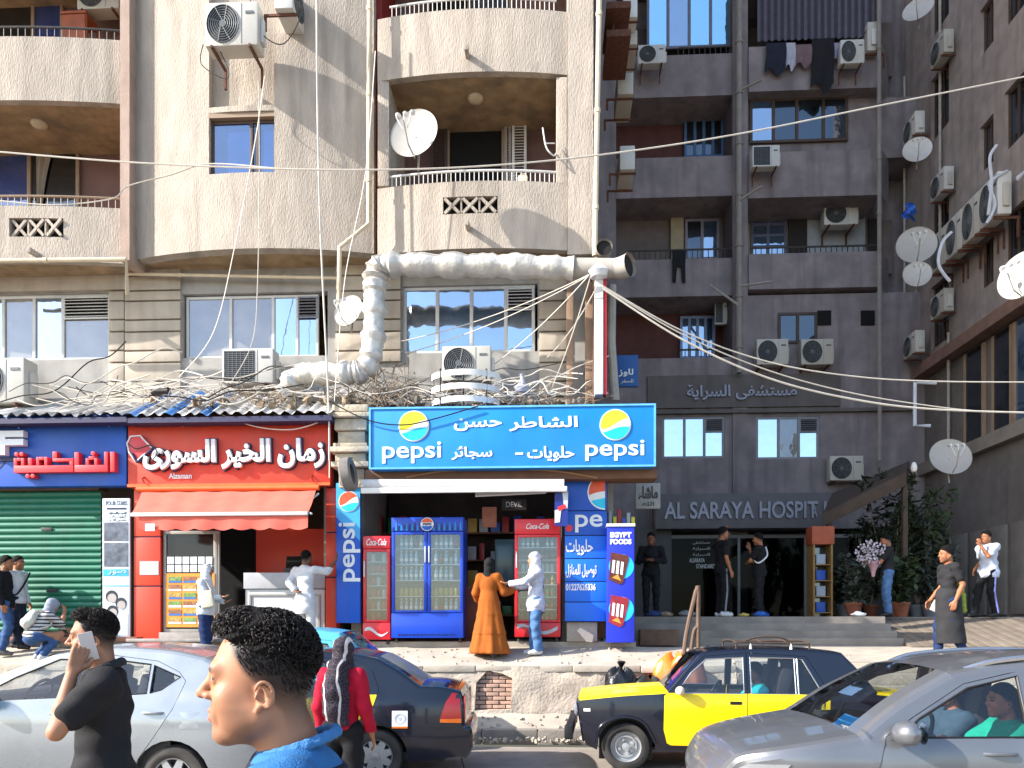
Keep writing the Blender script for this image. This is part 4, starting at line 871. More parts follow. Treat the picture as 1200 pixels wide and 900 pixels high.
t = thing('service_counter', 'white serving counter with grey marble top panel in the red shop', 'counter', ((x0+x1)/2, 13.9, z0)); MB().box(x0, x1, 13.62, 14.2, z0, z1-.3).build('body', LAMI, t, bevel=.01); MB().box(x0-.02, x1+.02, 13.58, 14.25, z1-.29, z1).build('marble_top', mat('grey_veined_marble', '#a3a3a6', .3, .15, 3), t, bevel=.01)
b = MB(); b.box(x0+.08, x1-.08, 13.6, 13.618, z0+.08, z0+.11); b.box(x0+.08, x1-.08, 13.6, 13.618, z1-.42, z1-.39); b.box(x0+.08, x0+.11, 13.6, 13.618, z0+.11, z1-.42); b.box(x1-.11, x1-.08, 13.6, 13.618, z0+.11, z1-.42); b.build('trim', ALU, t)
p = pt(347, 672, 13.9); o = thing('cash_till', 'small dark till standing on the white counter', 'till', (p.x, 13.9, z1)); MB().box(p.x-.2, p.x+.2, 13.8, 14.1, z1, z1+.1).build('base', IRON, o, bevel=.01); b = MB(); b.obox((p.x, 13.95, z1+.2), (.2, .02, .13), Matrix.Rotation(R(-15), 3, 'X')); b.build('screen', BLACK, o, bevel=.01)
b = MB(); b.box(X(160, 13.3), X(300, 13.3), 12.95, 13.5, 1.447, 1.50); b.build('doorstep', mat('grey_marble', ''), label='grey stone doorstep under the menu window', cat='step', bevel=.012)
# ================================================================ kiosk with the drinks signs
PBLUE = mat('drinks_blue', '#147cc6', .4, .07, 2, dirt=.25, dirtcol=(.05, .27, .52), streak=.15); PDEEP = mat('drinks_deep_blue', '#1550b4', .4, .08, 2, dirt=.2, dirtcol=(.03, .13, .4), streak=.15); PYEL = mat('logo_yellow', '#d8d02c', .4); PCYA = mat('logo_cyan', '#1fb9d8', .4); PORG = mat('logo_orange', '#d9542e', .4)
def disc_logo(cx, cz, r, y, cols, parent, wob=.28, tilt=.5, name='round_logo'):
    MB().lathe([(0, 0.0), (r*1.07, 0), (r*1.07, .012), (0, .012)], (cx, y, cz), RX, 36).build('logo_rim', LWH, parent)
    n = 28; c1 = lambda u: .05+wob*math.sin(u*2.4)*.6+tilt*u*.5; c2 = lambda u: -.30+wob*math.sin(u*2.2+.5)*.5+tilt*u*.15
    def reg(lo, hi, m):
        us = [-.999+1.998*i/n for i in range(n+1)]; A = []; B_ = []
        for u in us:
            h = math.sqrt(1-u*u); l = max(-h, min(h, lo(u))); t_ = max(-h, min(h, hi(u))); A.append((cx+r*u, cz+r*l)); B_.append((cx+r*u, cz+r*t_))
        q = MB(); k = len(A); q.add([(a, y-.018, c) for a, c in A]+[(a, y-.018, c) for a, c in B_], [(i, i+1, i+1+k, i+k) for i in range(k-1)]); return q.build(name, m, parent)
    reg(c1, lambda u: 2, cols[0]); reg(c2, c1, LWH); reg(lambda u: -2, c2, cols[1])
YP = 12.72
t, x0, x1, z0, z1 = board('kiosk_sign', 'long bright blue drinks sign with two round logos over the kiosk', 434, 475.5, 767, 548.5, YP, PBLUE, .38, .008)
b = MB()
for a in (z0, z1-.03): b.box(x0-.02, x1+.02, YP-.02, YP-.002, a, a+.03)
b.box(x0-.02, x0+.01, YP-.02, YP-.002, z0+.03, z1-.03); b.box(x1-.01, x1+.02, YP-.02, YP-.002, z0+.03, z1-.03); b.build('edge_trim', mat('trim_light_blue', '#5fa9dc', .4), t)
qz = lambda py, px=600: Z(py, YP, px)
for px, py in ((485, 499.5), (721, 498)): disc_logo(X(px, YP), qz(py, px), 17*YP/900, YP-.003, (PYEL, PCYA), t)
lettering('pepsi', X(448, YP), X(517, YP), qz(543, 482), qz(518, 482), YP-.002, .008, LWH, t, bold=.012); lettering('pepsi', X(686, YP), X(755, YP), qz(540, 720), qz(516, 720), YP-.002, .008, LWH, t, bold=.012)
lettering('الشاطر', X(597, YP), X(677, YP), qz(505, 640), qz(488, 640), YP-.002, .006, LWH, t, True, .0); lettering('الشاطر', X(597, YP), X(677, YP), qz(505, 640), qz(488, 640), YP-.002, .008, LWH, t, True, .022); lettering('حسن', X(532, YP), X(588, YP), qz(505, 560), qz(490, 560), YP-.002, .008, LWH, t, True, .022)
lettering('حلويات', X(618, YP), X(673, YP), qz(541, 640), qz(523, 640), YP-.002, .008, LWH, t, True, .022); lettering('سجائر', X(529, YP), X(577, YP), qz(539, 553), qz(523, 553), YP-.002, .008, LWH, t, True, .022)
b = MB(); b.box(X(604, YP), X(613, YP), YP-.01, YP-.002, qz(533, 608), qz(530.5, 608)); b.build('dash', LWH, t)
t = thing('kiosk', 'open kiosk front with brown header under the blue drinks sign', 'kiosk', tuple(pt(560, 752, 13.3))); x0, x1, z0, z1 = rect(428, 549, 770, 562, 12.95); BRN = mat('brown_header', '#6b4a36', .7, .2, 3)
MB().box(x0, x1, 12.95, 13.4, z0, z1).build('header', BRN, t, bevel=.01); b = MB(); b.tube(smooth_path([pt(476, 560, 12.93), pt(520, 552, 12.93), pt(590, 550, 12.93), pt(650, 552, 12.93), pt(700, 560, 12.93)]), .02, 6); b.build('arch_trim', mat('tan_trim', '#8f6a4a', .6), t)
x0, x1, z0, z1 = rect(668, 560, 712, 748, 13.7); MB().box(x0, x1, 13.7, 13.8, z0, z1).build('side_board', BRN, t)
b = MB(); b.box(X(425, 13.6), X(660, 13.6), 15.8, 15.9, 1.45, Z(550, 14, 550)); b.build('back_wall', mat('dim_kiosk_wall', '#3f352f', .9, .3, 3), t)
t = thing('rolled_awning', 'rolled white awning along the kiosk header', 'awning', tuple(pt(540, 577, 12.8))); x0, x1 = X(424, 12.75), X(661, 12.75); zz = Z(569, 12.75, 540)
b = MB(); b.tube([(x0, 12.8, zz+.03), ((x0+x1)/2, 12.8, zz+.015), (x1, 12.8, zz)], [.1, .1, .1], 14); b.build('cloth_roll', mat('white_canvas', '#bdbab8', .8, .08, 5, bump=.5), t, smooth=True); MB().box(x0, x1+.05, 12.66, 12.72, zz-.13, zz-.04).build('front_bar', WHITE, t, bevel=.012)
t = thing('tube_lamp', 'white tube lamp hanging under the rolled awning', 'lamp', tuple(pt(600, 578, 13.0))); p0, p1 = pt(557, 581, 13.0), pt(640, 577, 13.0); MB().beam(p0+Vector((0, 0, .03)), p1+Vector((0, 0, .03)), .04, .05).build('housing', WHITE, t); MB().tube([p0, p1], .022, 8).build('tube', LWH, t, smooth=True)
# carved column left of the sign
t = thing('carved_column', 'weathered carved stone pilaster head left of the blue drinks sign', 'column', tuple(pt(408, 570, 13.1))); STN = mat('weathered_stone', '#b3a690', .9, .2, 6, bump=1, bscale=18, dirt=.5)
for i, (a, py0, py1, yy) in enumerate(((3, 474, 482, .0), (0, 484, 489, -.06), (5, 490, 503, .04), (8, 504, 518, .1), (4, 519, 523, .0), (1, 524, 530, -.06), (6, 531, 540, .03), (2, 541, 547, -.02), (9, 548, 570, .1))):
    x0, x1, z0, z1 = rect(386+a, py0, 434-a, py1, 13.05); MB().box(x0, x1, 13.05+yy, 13.9, z0, z1+.004).build('moulding', STN, t, bevel=.015)
TYR = mat('worn_rubber', '#6b6560', .85, .2, 6, dirt=.4, dirtcol=(.3, .27, .23))
p = pt(408, 556, 12.75); t = thing('old_tyre', 'worn grey tyre hung beside the blue strip sign', 'tyre', (p.x, p.y, p.z-.28)); b = MB(); b.lathe([(.17, -.07), (.24, -.1), (.28, -.07), (.285, 0), (.28, .07), (.24, .1), (.17, .07)], p, Matrix.Rotation(R(82), 3, 'Y'), 28, False); b.build('rubber', TYR, t, smooth=True); b = MB(); b.tube([p+Vector((0, .0, .28)), p+Vector((0, .3, .34))], .01, 5); b.build('hanger', IRON, t)
# narrow blue strip sign with vertical word
t, x0, x1, z0, z1 = board('strip_sign', 'narrow vertical blue drinks sign left of the fridges', 394, 566, 422, 730, 13.2, PDEEP, .1)
c = 408; q2 = lambda py: Z(py, 13.2, c); disc_logo(X(409, 13.2), q2(588), 11.5*13.2/900, 13.197, (PORG, PCYA), t, tilt=.7)
b = MB(); b.prism([(x0, q2(566)), (x1, q2(566)), (x1, q2(634)), (x0, q2(606))], 13.194, 13.199); b.build('pale_swoosh', mat('drinks_pale_blue', '#3d9fd9', .4), t)
M_ = Matrix.Rotation(R(-90), 3, 'Y'); cx, cz = X(408, 13.2), q2(647); L_, H_ = q2(613)-q2(682), X(419, 13.2)-X(397, 13.2)
lettering('pepsi', -L_/2, L_/2, -H_*.65, H_*.5, 0, .008, LWH, t, bold=.015, M=M_, o=(cx, 13.195, cz))
# fridges
FRED = mat('fridge_red', '#d0232c', .35, .05, 2, coat=.2); FBLU = mat('fridge_blue', '#1440b4', .35, .05, 2, coat=.2); FIN = mat('fridge_inside', '#55606a', .5, .1); SHW = mat('shelf_wire', '#c9cbd0', .4); FGL = glass_clear('fridge_glass', (.9, .95, .97), .05)
SILV = mat('silver_stripe', '#b9bcc0', .35)
_btl = {}
def bottle_mesh(kind, cap):
    key = (kind, cap)
    if key not in _btl:
        pr = [(.028, 0), (.033, .01), (.033, .13), (.028, .17), (.013, .215), (.013, .235)] if kind == 'bottle' else [(.028, 0), (.032, .01), (.032, .115), (.027, .125), (.025, .122), (0, .122)]
        _btl[key] = pr
    return _btl[key]
BM = {'water': mat('water_bottle', '#8fa8b8', .15, .1, spec=.6), 'cola': mat('cola_bottle', '#2a100c', .2), 'can_red': mat('can_red', '#a3202a', .35), 'can_gold': mat('can_gold', '#a88b3a', .35), 'green': mat('green_bottle', '#1e7a3c', .3), 'yellow': mat('yellow_bottle', '#c9c02a', .3), 'silver': mat('can_silver', '#9aa3ad', .35), 'blue': mat('can_blue', '#2450a8', .35)}
CAPM = mat('bottle_cap', '#b02a2a', .4); _bt = {}
def drink(kind, x, y, z, s, label, group):
    if kind not in _bt:
        b = MB(); bt = kind in ('water', 'cola', 'green', 'yellow'); b.lathe(bottle_mesh('bottle' if bt else 'can', ''), n=12)
        if bt: b.cur = 1; b.lathe([(.016, .225), (.016, .25), (0, .25)], n=10); b.lathe([(.0338, .06), (.0338, .11)], n=12, caps=False)
        o = b.build('drink_bottle' if bt else 'drink_can', [BM[kind], LWH if kind == 'water' else CAPM], smooth=True, origin=(0, 0, 0)); _bt[kind] = o
    else: o = _bt[kind].copy(); COL.objects.link(o)
    o.location = (x, y, z); o.scale = (s, s, s); tag(o, label, 'bottle' if kind in ('water', 'cola', 'green', 'yellow') else 'can', group)
def fridge(label, px0, py0, px1, py1, Y, m, head, ndoor, foot, rows, what, name='drinks_fridge'):
    x0, x1, z0, z1 = rect(px0, py0, px1, py1, Y); t = thing(name, label, 'fridge', ((x0+x1)/2, Y+.3, z0)); D = .62; h = z1-z0; zf, zh = z0+foot*h, z1-head*h; w = .05
    b = MB(); b.box(x0, x0+w, Y+.06, Y+D, z0+.08, z1); b.box(x1-w, x1, Y+.06, Y+D, z0+.08, z1); b.box(x0+w, x1-w, Y+D-.03, Y+D, z0+.08, z1); b.box(x0+w, x1-w, Y+.06, Y+D-.03, z1-.06, z1); b.box(x0+w, x1-w, Y+.06, Y+D-.03, zf-.05, zf); b.build('cabinet', m, t)
    MB().box(x0+w+.002, x1-w-.002, Y+D-.04, Y+D-.032, zf, z1-.06).build('back_panel', FIN, t)
    MB().box(x0, x1, Y, Y+.058, zh, z1).build('header_panel', m, t, bevel=.02); MB().box(x0, x1, Y, Y+.058, z0+.08, zf).build('kick_panel', m, t, bevel=.015)
    for xx in (x0+.07, x1-.07): b = MB(); b.lathe([(.03, 0), (.03, .04), (.02, .04), (.02, .1)], (xx, Y+.12, z0), n=10); b.build('foot', IRON, t)
    for k in range(ndoor):
        a = x0+(x1-x0)*k/ndoor+.006; c = x0+(x1-x0)*(k+1)/ndoor-.006; f = .055; b = MB(); b.box(a, a+f, Y+.004, Y+.054, zf+.006, zh-.006); b.box(c-f, c, Y+.004, Y+.054, zf+.006, zh-.006); b.box(a+f, c-f, Y+.004, Y+.054, zf+.006, zf+.05); b.box(a+f, c-f, Y+.004, Y+.054, zh-.05, zh-.006); d = b.build('door', m, t, bevel=.008)
        MB().box(a+f-.005, c-f+.005, Y+.025, Y+.03, zf+.04, zh-.04).build('glass', FGL, d)
        hx = c-f*.5 if k == 0 and ndoor == 2 else a+f*.5; b = MB(); zm = zf+(zh-zf)*.62; b.box(hx-.012, hx+.012, Y-.03, Y+.002, zm, zm+.28); b.build('handle', SILV, d, bevel=.005)
    n = len(rows)
    for i, kind in enumerate(rows):
        zz = zf+.02+(zh-zf-.02)*i/n; MB().box(x0+w+.004, x1-w-.004, Y+.12, Y+D-.05, zz-.012, zz).build('shelf', SHW, t)
        k = max(3, int((x1-x0-.2)/.082)); s = min(1.25, (zh-zf)/n/.29) if kind in ('water', 'cola', 'green', 'yellow') else 1.15
        for j in range(k):
            if random.random() < .06: continue
            kk = kind if random.random() < .9 else random.choice(('cola', 'can_red', 'silver')) ; xx = x0+.1+(x1-x0-.2)*(j+.5)/k
            if ndoor == 2 and abs(xx-(x0+x1)/2) < .05: continue
            drink(kk, xx, Y+.18, zz+.001, s, '%s %s standing in %s' % ({'water': 'clear water', 'cola': 'dark cola', 'green': 'green drink', 'yellow': 'yellow drink', 'can_red': 'red drink', 'can_gold': 'gold drink', 'silver': 'silver drink', 'blue': 'blue drink'}[kk], 'bottle' if kk in ('water', 'cola', 'green', 'yellow') else 'can', what), 'drinks in '+what)
    return t, x0, x1, z0, z1, zf, zh
t, x0, x1, z0, z1, zf, zh = fridge('narrow red drinks fridge left of the wide blue one', 425, 628, 457.5, 755, 13.25, FRED, .12, 1, .2, ['can_red', 'can_red', 'can_red', 'can_red', 'can_red', 'silver'], 'the narrow red fridge')
lettering('Coca-Cola', x0+.07, x1-.07, zh+.06, z1-.05, 13.25, .006, LWH, t, shear=.4, bold=.01)
def swoosh(x0, x1, z0, z1, y, parent, m=SILV):
    n = 14; P = [(x0+(x1-x0)*i/n, z0+(z1-z0)*(.5+.42*math.sin(i/n*6.0+.6))) for i in range(n+1)]; q = MB(); q.prism(P+[(a, c+(z1-z0)*(.12+.3*abs(math.cos(a*5)))) for a, c in P[::-1]], y-.008, y-.001); q.build('wave_stripe', m, parent)
swoosh(x0+.04, x1-.04, z0+.12, zf-.12, 13.25, t)
t, x0, x1, z0, z1, zf, zh = fridge('wide blue double-door drinks fridge in the middle of the kiosk', 458.5, 606, 543, 753, 13.2, FBLU, .115, 2, .235, ['water', 'can_gold', 'water', 'water', 'water'], 'the wide blue fridge')
n = 26; b = MB(); b2 = MB()
for i in range(n):
    a = x0+.02+(x1-x0-.04)*i/n; h = .06+.1*abs(math.sin(i*1.7)); (b if i % 2 else b2).prism([(a, zh+.02), (a+(x1-x0)/n*.8, zh+.02), (a+(x1-x0)/n*.6, zh+.02+h), (a+.01, zh+.02+h*.8)], 13.192, 13.199)
b.build('header_pattern', PBLUE, t); b2.build('header_pattern', mat('drinks_navy', '#12235e', .4), t)
cx, cz, r = (x0+x1)/2, (zh+z1)/2, .115; b = MB()
MB().lathe([(0, 0), (r*1.12, 0), (r*1.12, .012), (0, .012)], (cx, 13.197, cz), RX, 30).build('badge_rim', mat('drinks_navy', ''), t); MB().lathe([(r, 0), (r, .016), (0, .016)], (cx, 13.197, cz), RX, 30).build('badge_disc', LWH, t)
for sgn, mm in ((1, PORG), (-1, PDEEP)):
    A = [(cx+r*.9*math.cos(a), cz+sgn*r*.9*math.sin(a)) for a in [R(18)+R(144)*i/14 for i in range(15)]]; q = MB(); q.prism(A, 13.177, 13.18); q.build('badge_band', mm, t)
lettering('PEPSI', cx-r*.62, cx+r*.62, cz-.022, cz+.022, 13.18, .006, DNAVY, t, bold=.02)
b = MB()
for i in range(16): b.box(x0+.12+i*(x1-x0-.24)/16, x0+.12+(i+.65)*(x1-x0-.24)/16, 13.194, 13.199, z0+.12, z0+.15)
b.build('vent_slots', mat('drinks_navy', ''), t)
t, x0, x1, z0, z1, zf, zh = fridge('red drinks fridge behind the two women', 603, 608, 657, 752, 13.25, FRED, .125, 1, .155, ['cola', 'cola', 'green', 'yellow', 'silver', 'cola', 'water'], 'the red fridge behind the women')
lettering('Coca-Cola', x0+.2, x1-.2, zh+.09, z1-.08, 13.25, .006, LWH, t, shear=.4, bold=.012); swoosh(x0+.05, x1-.05, z0+.11, zf-.06, 13.25, t)
# blue panel wall at the right of the kiosk
x0, x1, z0, z1 = rect(662, 560, 711, 728, 13.2); t = thing('panel_sign', 'tall blue panel sign with cropped drinks logo and phone number', 'sign', ((x0+x1)/2, 13.25, z0)); c = 686; q3 = lambda py: Z(py, 13.2, c); PB2 = mat('drinks_mid_blue', '#1667d0', .4, .04)
for i, (py0, py1, m) in enumerate(((560, 598, PDEEP), (599, 627, PDEEP), (628, 654, PB2), (655, 681, PB2), (682, 705, PB2), (706, 728, PB2))): MB().box(x0, x1, 13.2, 13.26, q3(py1), q3(py0)).build('panel', m, t, bevel=.006)
MB().box(x0, x1, 13.23, 13.3, z0, z1).build('backing', DNAVY, t)
cx, cz, r = X(709, 13.2), q3(577), 19*13.2/900; n = 20
def halfdisc(lo, hi, rr, m, y, nm):
    us = [-.999+.999*i/n for i in range(n+1)]; A, B_ = [], []
    for u in us: h = math.sqrt(1-u*u); A.append((cx+rr*u, y, cz+rr*max(-h, min(h, lo(u))))); B_.append((cx+rr*u, y, cz+rr*max(-h, min(h, hi(u)))))
    q = MB(); k = n+1; q.add(A+B_, [(i, i+1, i+1+k, i+k) for i in range(n)]); q.build(nm, m, t)
halfdisc(lambda u: -2, lambda u: 2, r*1.08, LWH, 13.196, 'logo_rim'); halfdisc(lambda u: -.05-.25*u*u+.1, lambda u: 2, r, PORG, 13.193, 'round_logo'); halfdisc(lambda u: -2, lambda u: -.35+.2*u, r, PCYA, 13.193, 'round_logo')
lettering('pe', X(674, 13.2), X(706, 13.2), q3(624), q3(603), 13.2, .008, LWH, t, bold=.012)
lettering('حلويات', X(663, 13.2), X(695, 13.2), q3(651), q3(632), 13.2, .008, LWH, t, True, .022); lettering('توصيل للمنازل', X(663, 13.2), X(699, 13.2), q3(677), q3(661), 13.2, .008, LWH, t, True, .022); lettering('01227626336', X(663, 13.2), X(698, 13.2), q3(692), q3(684), 13.2, .008, LWH, t, bold=.03)
p = pt(667, 619, 13.19); MB().lathe([(0, 0), (.06, 0), (.06, .01), (0, .01)], (p.x, 13.199, p.z), RX, 20).build('red_sticker', FRED, t)
x0, x1, z0, z1 = rect(664, 729, 700, 752, 13.3); MB().box(x0, x1, 13.3, 13.8, z0, z1).build('stone_block', CONC, label='pale stone block under the blue panel sign', cat='block', bevel=.02)
p = pt(687, 743, 13.15); MB().prism([(p.x-.16, p.z+.06), (p.x-.1, p.z+.11), (p.x+.12, p.z-.02), (p.x+.1, p.z-.14), (p.x, p.z-.13)], 13.1, 13.14).build('cardboard_scrap', mat('card_white', '#c0b4a6', .8), label='torn pale cardboard leaning on the stone block', cat='cardboard')
t = thing('hanging_sign', 'small blue and silver can-shaped sign hanging by the kiosk awning', 'sign', tuple(pt(657, 617, 12.75))); e = lambda a, c: (X(a, 12.75), Z(c, 12.75, 657))
MB().prism([e(650, 577), e(666, 575), e(665, 617), e(650, 616)], 12.75, 12.78).build('blue_plate', mat('can_sign_blue', '#1b2a78', .4), t); MB().prism([e(659, 577), e(666, 576), e(665, 596), e(661, 596)], 12.742, 12.748).build('silver_quarter', SILV, t); MB().prism([e(650, 598), e(658, 596), e(656, 612), e(650, 613)], 12.742, 12.748).build('silver_quarter', SILV, t); MB().prism([e(653, 594), e(662, 591), e(664, 595), e(655, 599)], 12.738, 12.741).build('red_mark', FRED, t)
t, x0, x1, z0, z1 = board('snack_stand', 'tall blue snack display with two printed crisp bags', 711.5, 617, 743.5, 753, 12.95, mat('stand_blue', '#2233b8', .45, .05, 2), .35, .012, 'display'); c = 727; q4 = lambda py: Z(py, 12.95, c); q5 = lambda px: X(px, 12.95)
MB().box(x0-.01, x1+.01, 12.93, 13.3, z1, z1+.05).build('white_cap', WHITE, t); lettering('EGYPT', q5(715), q5(740), q4(630), q4(623.5), 12.95, .006, LWH, t, bold=.06); lettering('FOODS', q5(715), q5(740), q4(638), q4(631.5), 12.95, .006, LWH, t, bold=.06)
for py, mm in ((664, '#5a2a22'), (714, '#8f2430')):
    MB().lathe([(0, 0), (.21, 0), (.21, .004), (0, .004)], (q5(728), 12.949, q4(py)), RX, 30).build('cyan_disc', mat('stand_cyan', '#1fb0e0', .5), t); bg = MB(); bg.prism([(q5(a), q4(py+d)) for a, d in ((716, -17), (736, -13), (737, -9), (730, 19), (726, 21), (713, 15), (714, 8))], 12.938, 12.943); bag = bg.build('printed_bag', mat('bag_print_'+mm[1:], mm, .5, .3, 12), t)
    bg = MB()
    for k in range(3): bg.prism([(q5(718+k*5.0), q4(py-8+k)), (q5(721+k*5), q4(py-7+k)), (q5(719.5+k*5), q4(py+8+k)), (q5(716.5+k*5), q4(py+7+k))], 12.932, 12.936)
    bg.build('bag_lettering', LWH, bag); bg = MB(); bg.prism([(q5(717), q4(py+13)), (q5(724), q4(py+9)), (q5(728), q4(py+17))], 12.932, 12.936); bg.build('printed_crisp', mat('crisp_tan', '#c08a3a', .6), bag)
x0, x1, z0, z1 = rect(702, 598, 745, 614, 13.6); t = thing('goods_shelf', 'shelf of dim packets behind the snack display', 'shelf', ((x0+x1)/2, 13.6, z0)); MB().box(x0, x1, 13.6, 13.9, z0-.04, z0).build('board', BRN, t)
for i in range(8): a = x0+(x1-x0)*i/8; o = MB().box(a+.01, a+(x1-x0)/8-.01, 13.65, 13.8, z0+.001, z0+random.uniform(.1, .28)).build('packet', [BM['can_red'], BM['blue'], BM['silver'], BM['yellow']][i % 4], label='small packet on the shelf behind the snack display', cat='packet', group='packets behind the snack display', bevel=.006)
# dim goods inside the kiosk
for r_, (zz, yy) in enumerate(((1.95, 15.3), (2.5, 15.3), (3.05, 15.3), (3.6, 15.3))):
    xa, xb = X(440, 15.3), X(655, 15.3); t = MB().box(xa, xb, yy, yy+.4, zz-.03, zz).build('wall_shelf', BRN, label='%s wooden shelf across the back of the kiosk' % ('lowest', 'second', 'third', 'top')[r_], cat='shelf')
    for i in range(16):
        a = xa+(xb-xa)*i/16; w_ = random.uniform(.1, .2); o = MB().box(a+.02, a+.02+w_, yy+.02, yy+.2, zz+.001, zz+random.uniform(.15, .38)).build('packet', random.choice([BM['can_red'], BM['blue'], BM['silver'], BM['can_gold'], BM['green']]), label='packet on the %s shelf at the back of the kiosk' % ('lowest', 'second', 'third', 'top')[r_], cat='packet', group='packets in the kiosk', bevel=.006)
t, x0, x1, z0, z1 = board('shop_poster', 'pinkish paper notice hanging inside the kiosk', 565, 594, 582, 618, 14.2, mat('pinkish_paper', '#a8705c', .8, .2, 6), .02)
t, x0, x1, z0, z1 = board('ice_box_sign', 'dark oval board with pale letters inside the kiosk', 588, 585, 617, 598, 14.3, IRON, .04); lettering('DEVIL', x0+.08, x1-.08, z0+.06, z1-.05, 14.3, .006, SILV, t)
t, x0, x1, z0, z1 = board('kiosk_window', 'pale blue inner window between the fridges', 580, 632, 606, 682, 14.8, mat('pale_blue_pane', '#4f7480', .15, .2, 2), .05, .008, 'window'); MB().box(x0-.05, x1+.05, 14.8, 14.84, z0-.06, z0-.002).build('sill', ALU, t)
t, x0, x1, z0, z1 = board('wood_partition', 'reddish wooden partition behind the woman in brown', 543.5, 690, 566, 752, 13.7, mat('reddish_wood', '#5f3a2c', .6, .2, 4), .08, .008, 'partition'); MB().box(x0, x1, 13.69, 13.8, z1, z1+.04).build('top_rail', BRN, t)
# small signs on the side of the block
t, x0, x1, z0, z1 = board('wall_sign', 'small grey Arabic sign behind the blue drinks sign', 745, 566, 774, 596, 14.6, mat('sign_dull_grey', '#8d8f8c', .6, .1), .1); lettering('ماشاء', x0+.05, x1-.05, z0+.17, z1-.06, 14.6, .01, IRON, t, True, .04); lettering('الله', x0+.12, x1-.12, z0+.05, z0+.13, 14.6, .01, IRON, t, True)
t, x0, x1, z0, z1 = board('wall_sign', 'small dark blue Arabic sign by the ribbed pipe', 722, 416, 748, 453, 15.6, mat('sign_dull_blue', '#26548f', .6, .1), .08); lettering('لاوز', x0+.05, x1-.1, z0+.2, z1-.28, 15.6, .01, LWH, t, True, .022); lettering('للسفر', x0+.1, x1-.1, z0+.06, z0+.15, 15.6, .01, LWH, t, True)
# ================================================================ cables
WG = 'tangled wires over the shop roofs'
main = [pt(-60, 172, 12.5), pt(0, 178, 12.5), pt(150, 190, 12.5), pt(300, 197, 12.5), pt(430, 199, 12.5), pt(560, 195, 12.6), pt(700, 182, 12.8), pt(860, 158, 13.4), pt(1030, 124, 14.4), pt(1260, 78, 16)]
cable(0, 0, 0, .014, WIRE, 'long pale cable slung across the whole street front', pts=smooth_path(main, 8))
cable(0, 0, 0, .011, WIRE, 'thin pale cable dipping from the left balcony towards the blue window', pts=smooth_path([pt(-20, 233, 12.9), pt(60, 240, 12.9), pt(130, 233, 12.9), pt(150, 218, 12.9), pt(200, 205, 12.9), pt(245, 192, 12.9), pt(320, 197, 12.7)], 8))
for k, P in enumerate(([(706, 335, 13.1), (800, 388, 13.4), (900, 424, 13.8), (1000, 441, 14.3), (1100, 447, 14.8), (1260, 448, 15.6)], [(706, 336, 13.1), (800, 392, 13.4), (900, 434, 13.8), (1000, 461, 14.3), (1100, 477, 14.8), (1160, 483, 15.1)], [(706, 338, 13.1), (800, 398, 13.3), (900, 443, 13.6), (1000, 468, 14.0), (1100, 480, 14.5), (1260, 485, 15.2)])):
    cable(0, 0, 0, (.013, .012, .018)[k], WIRE, ('upper', 'middle', 'lower and thickest')[k]+' pale cable sagging from the light box to the right edge', pts=smooth_path([pt(*q) for q in P], 8), group='cables sagging to the right edge')
for k, (a, c) in enumerate((((690, 322), (470, 400)), ((690, 323), (476, 414)), ((689, 324), (560, 440)), ((692, 324), (640, 470)), ((700, 335), (640, 420)))):
    cable(pt(*a, 13.1), pt(*c, 13.9), .12, .009, WIRE, 'thin pale wire fanning out from the light box towards the window', group='wires fanning from the light box')
for k, (P, w) in enumerate((([(371, -30), (372, 120), (376, 280), (385, 470), (386, 540)], 'thick white rope hanging in front of the right side of the curved bay'), ([(310, 90), (300, 160), (275, 290), (250, 390), (210, 442)], 'slanting pale wire below the upper air conditioner'), ([(303, 95), (304, 200), (302, 330), (296, 400), (270, 450)], 'vertical pale wire crossing the blue window'), ([(440, 60), (432, 170), (424, 230), (404, 330), (392, 470)], 'wavy pale wire beside the red recess'), ([(292, -20), (300, 30), (330, 52), (352, 20), (356, -20)], 'dark looped cable behind the upper air conditioner'), ([(238, 52), (236, 75), (262, 92), (268, 84), (258, 60)], 'dark cable looping under the upper air conditioner'))):
    cable(0, 0, 0, .016 if k == 0 else .009, WIREB if k > 3 else WIRE, w, pts=smooth_path([pt(a, c, 13.0) for a, c in P], 8), name='cable')
rnd = random.Random(3)
for i in range(64):
    side = i % 3
    if side < 2: xa = rnd.uniform(-20, 330); xb = xa+rnd.uniform(70, 260); ya_, yb_ = rnd.uniform(448, 480), rnd.uniform(400 if i % 5 == 0 else 445, 476); lim = 400
    else: xa = rnd.uniform(392, 600); xb = xa+rnd.uniform(60, 180); ya_, yb_ = rnd.uniform(446, 473), rnd.uniform(400 if i % 5 == 0 else 440, 472); lim = 715
    xb = min(xb, lim); n = 6; Y = rnd.uniform(12.95, 13.9)
    P = [pt(xa+(xb-xa)*k/n+rnd.uniform(-6, 6), ya_+(yb_-ya_)*k/n+rnd.uniform(-9, 7)+6*math.sin(k), Y+rnd.uniform(-.1, .1)) for k in range(n+1)]
    cable(0, 0, 0, rnd.uniform(.006, .013), WIREB if rnd.random() < .28 else WIRE, ('thin wire in the tangle over the shop signs at left' if side < 2 else 'thin wire in the tangle behind the blue drinks sign'), pts=smooth_path(P, 5), name='wire', group=WG if side < 2 else 'tangled wires behind the drinks sign', cat='wire')
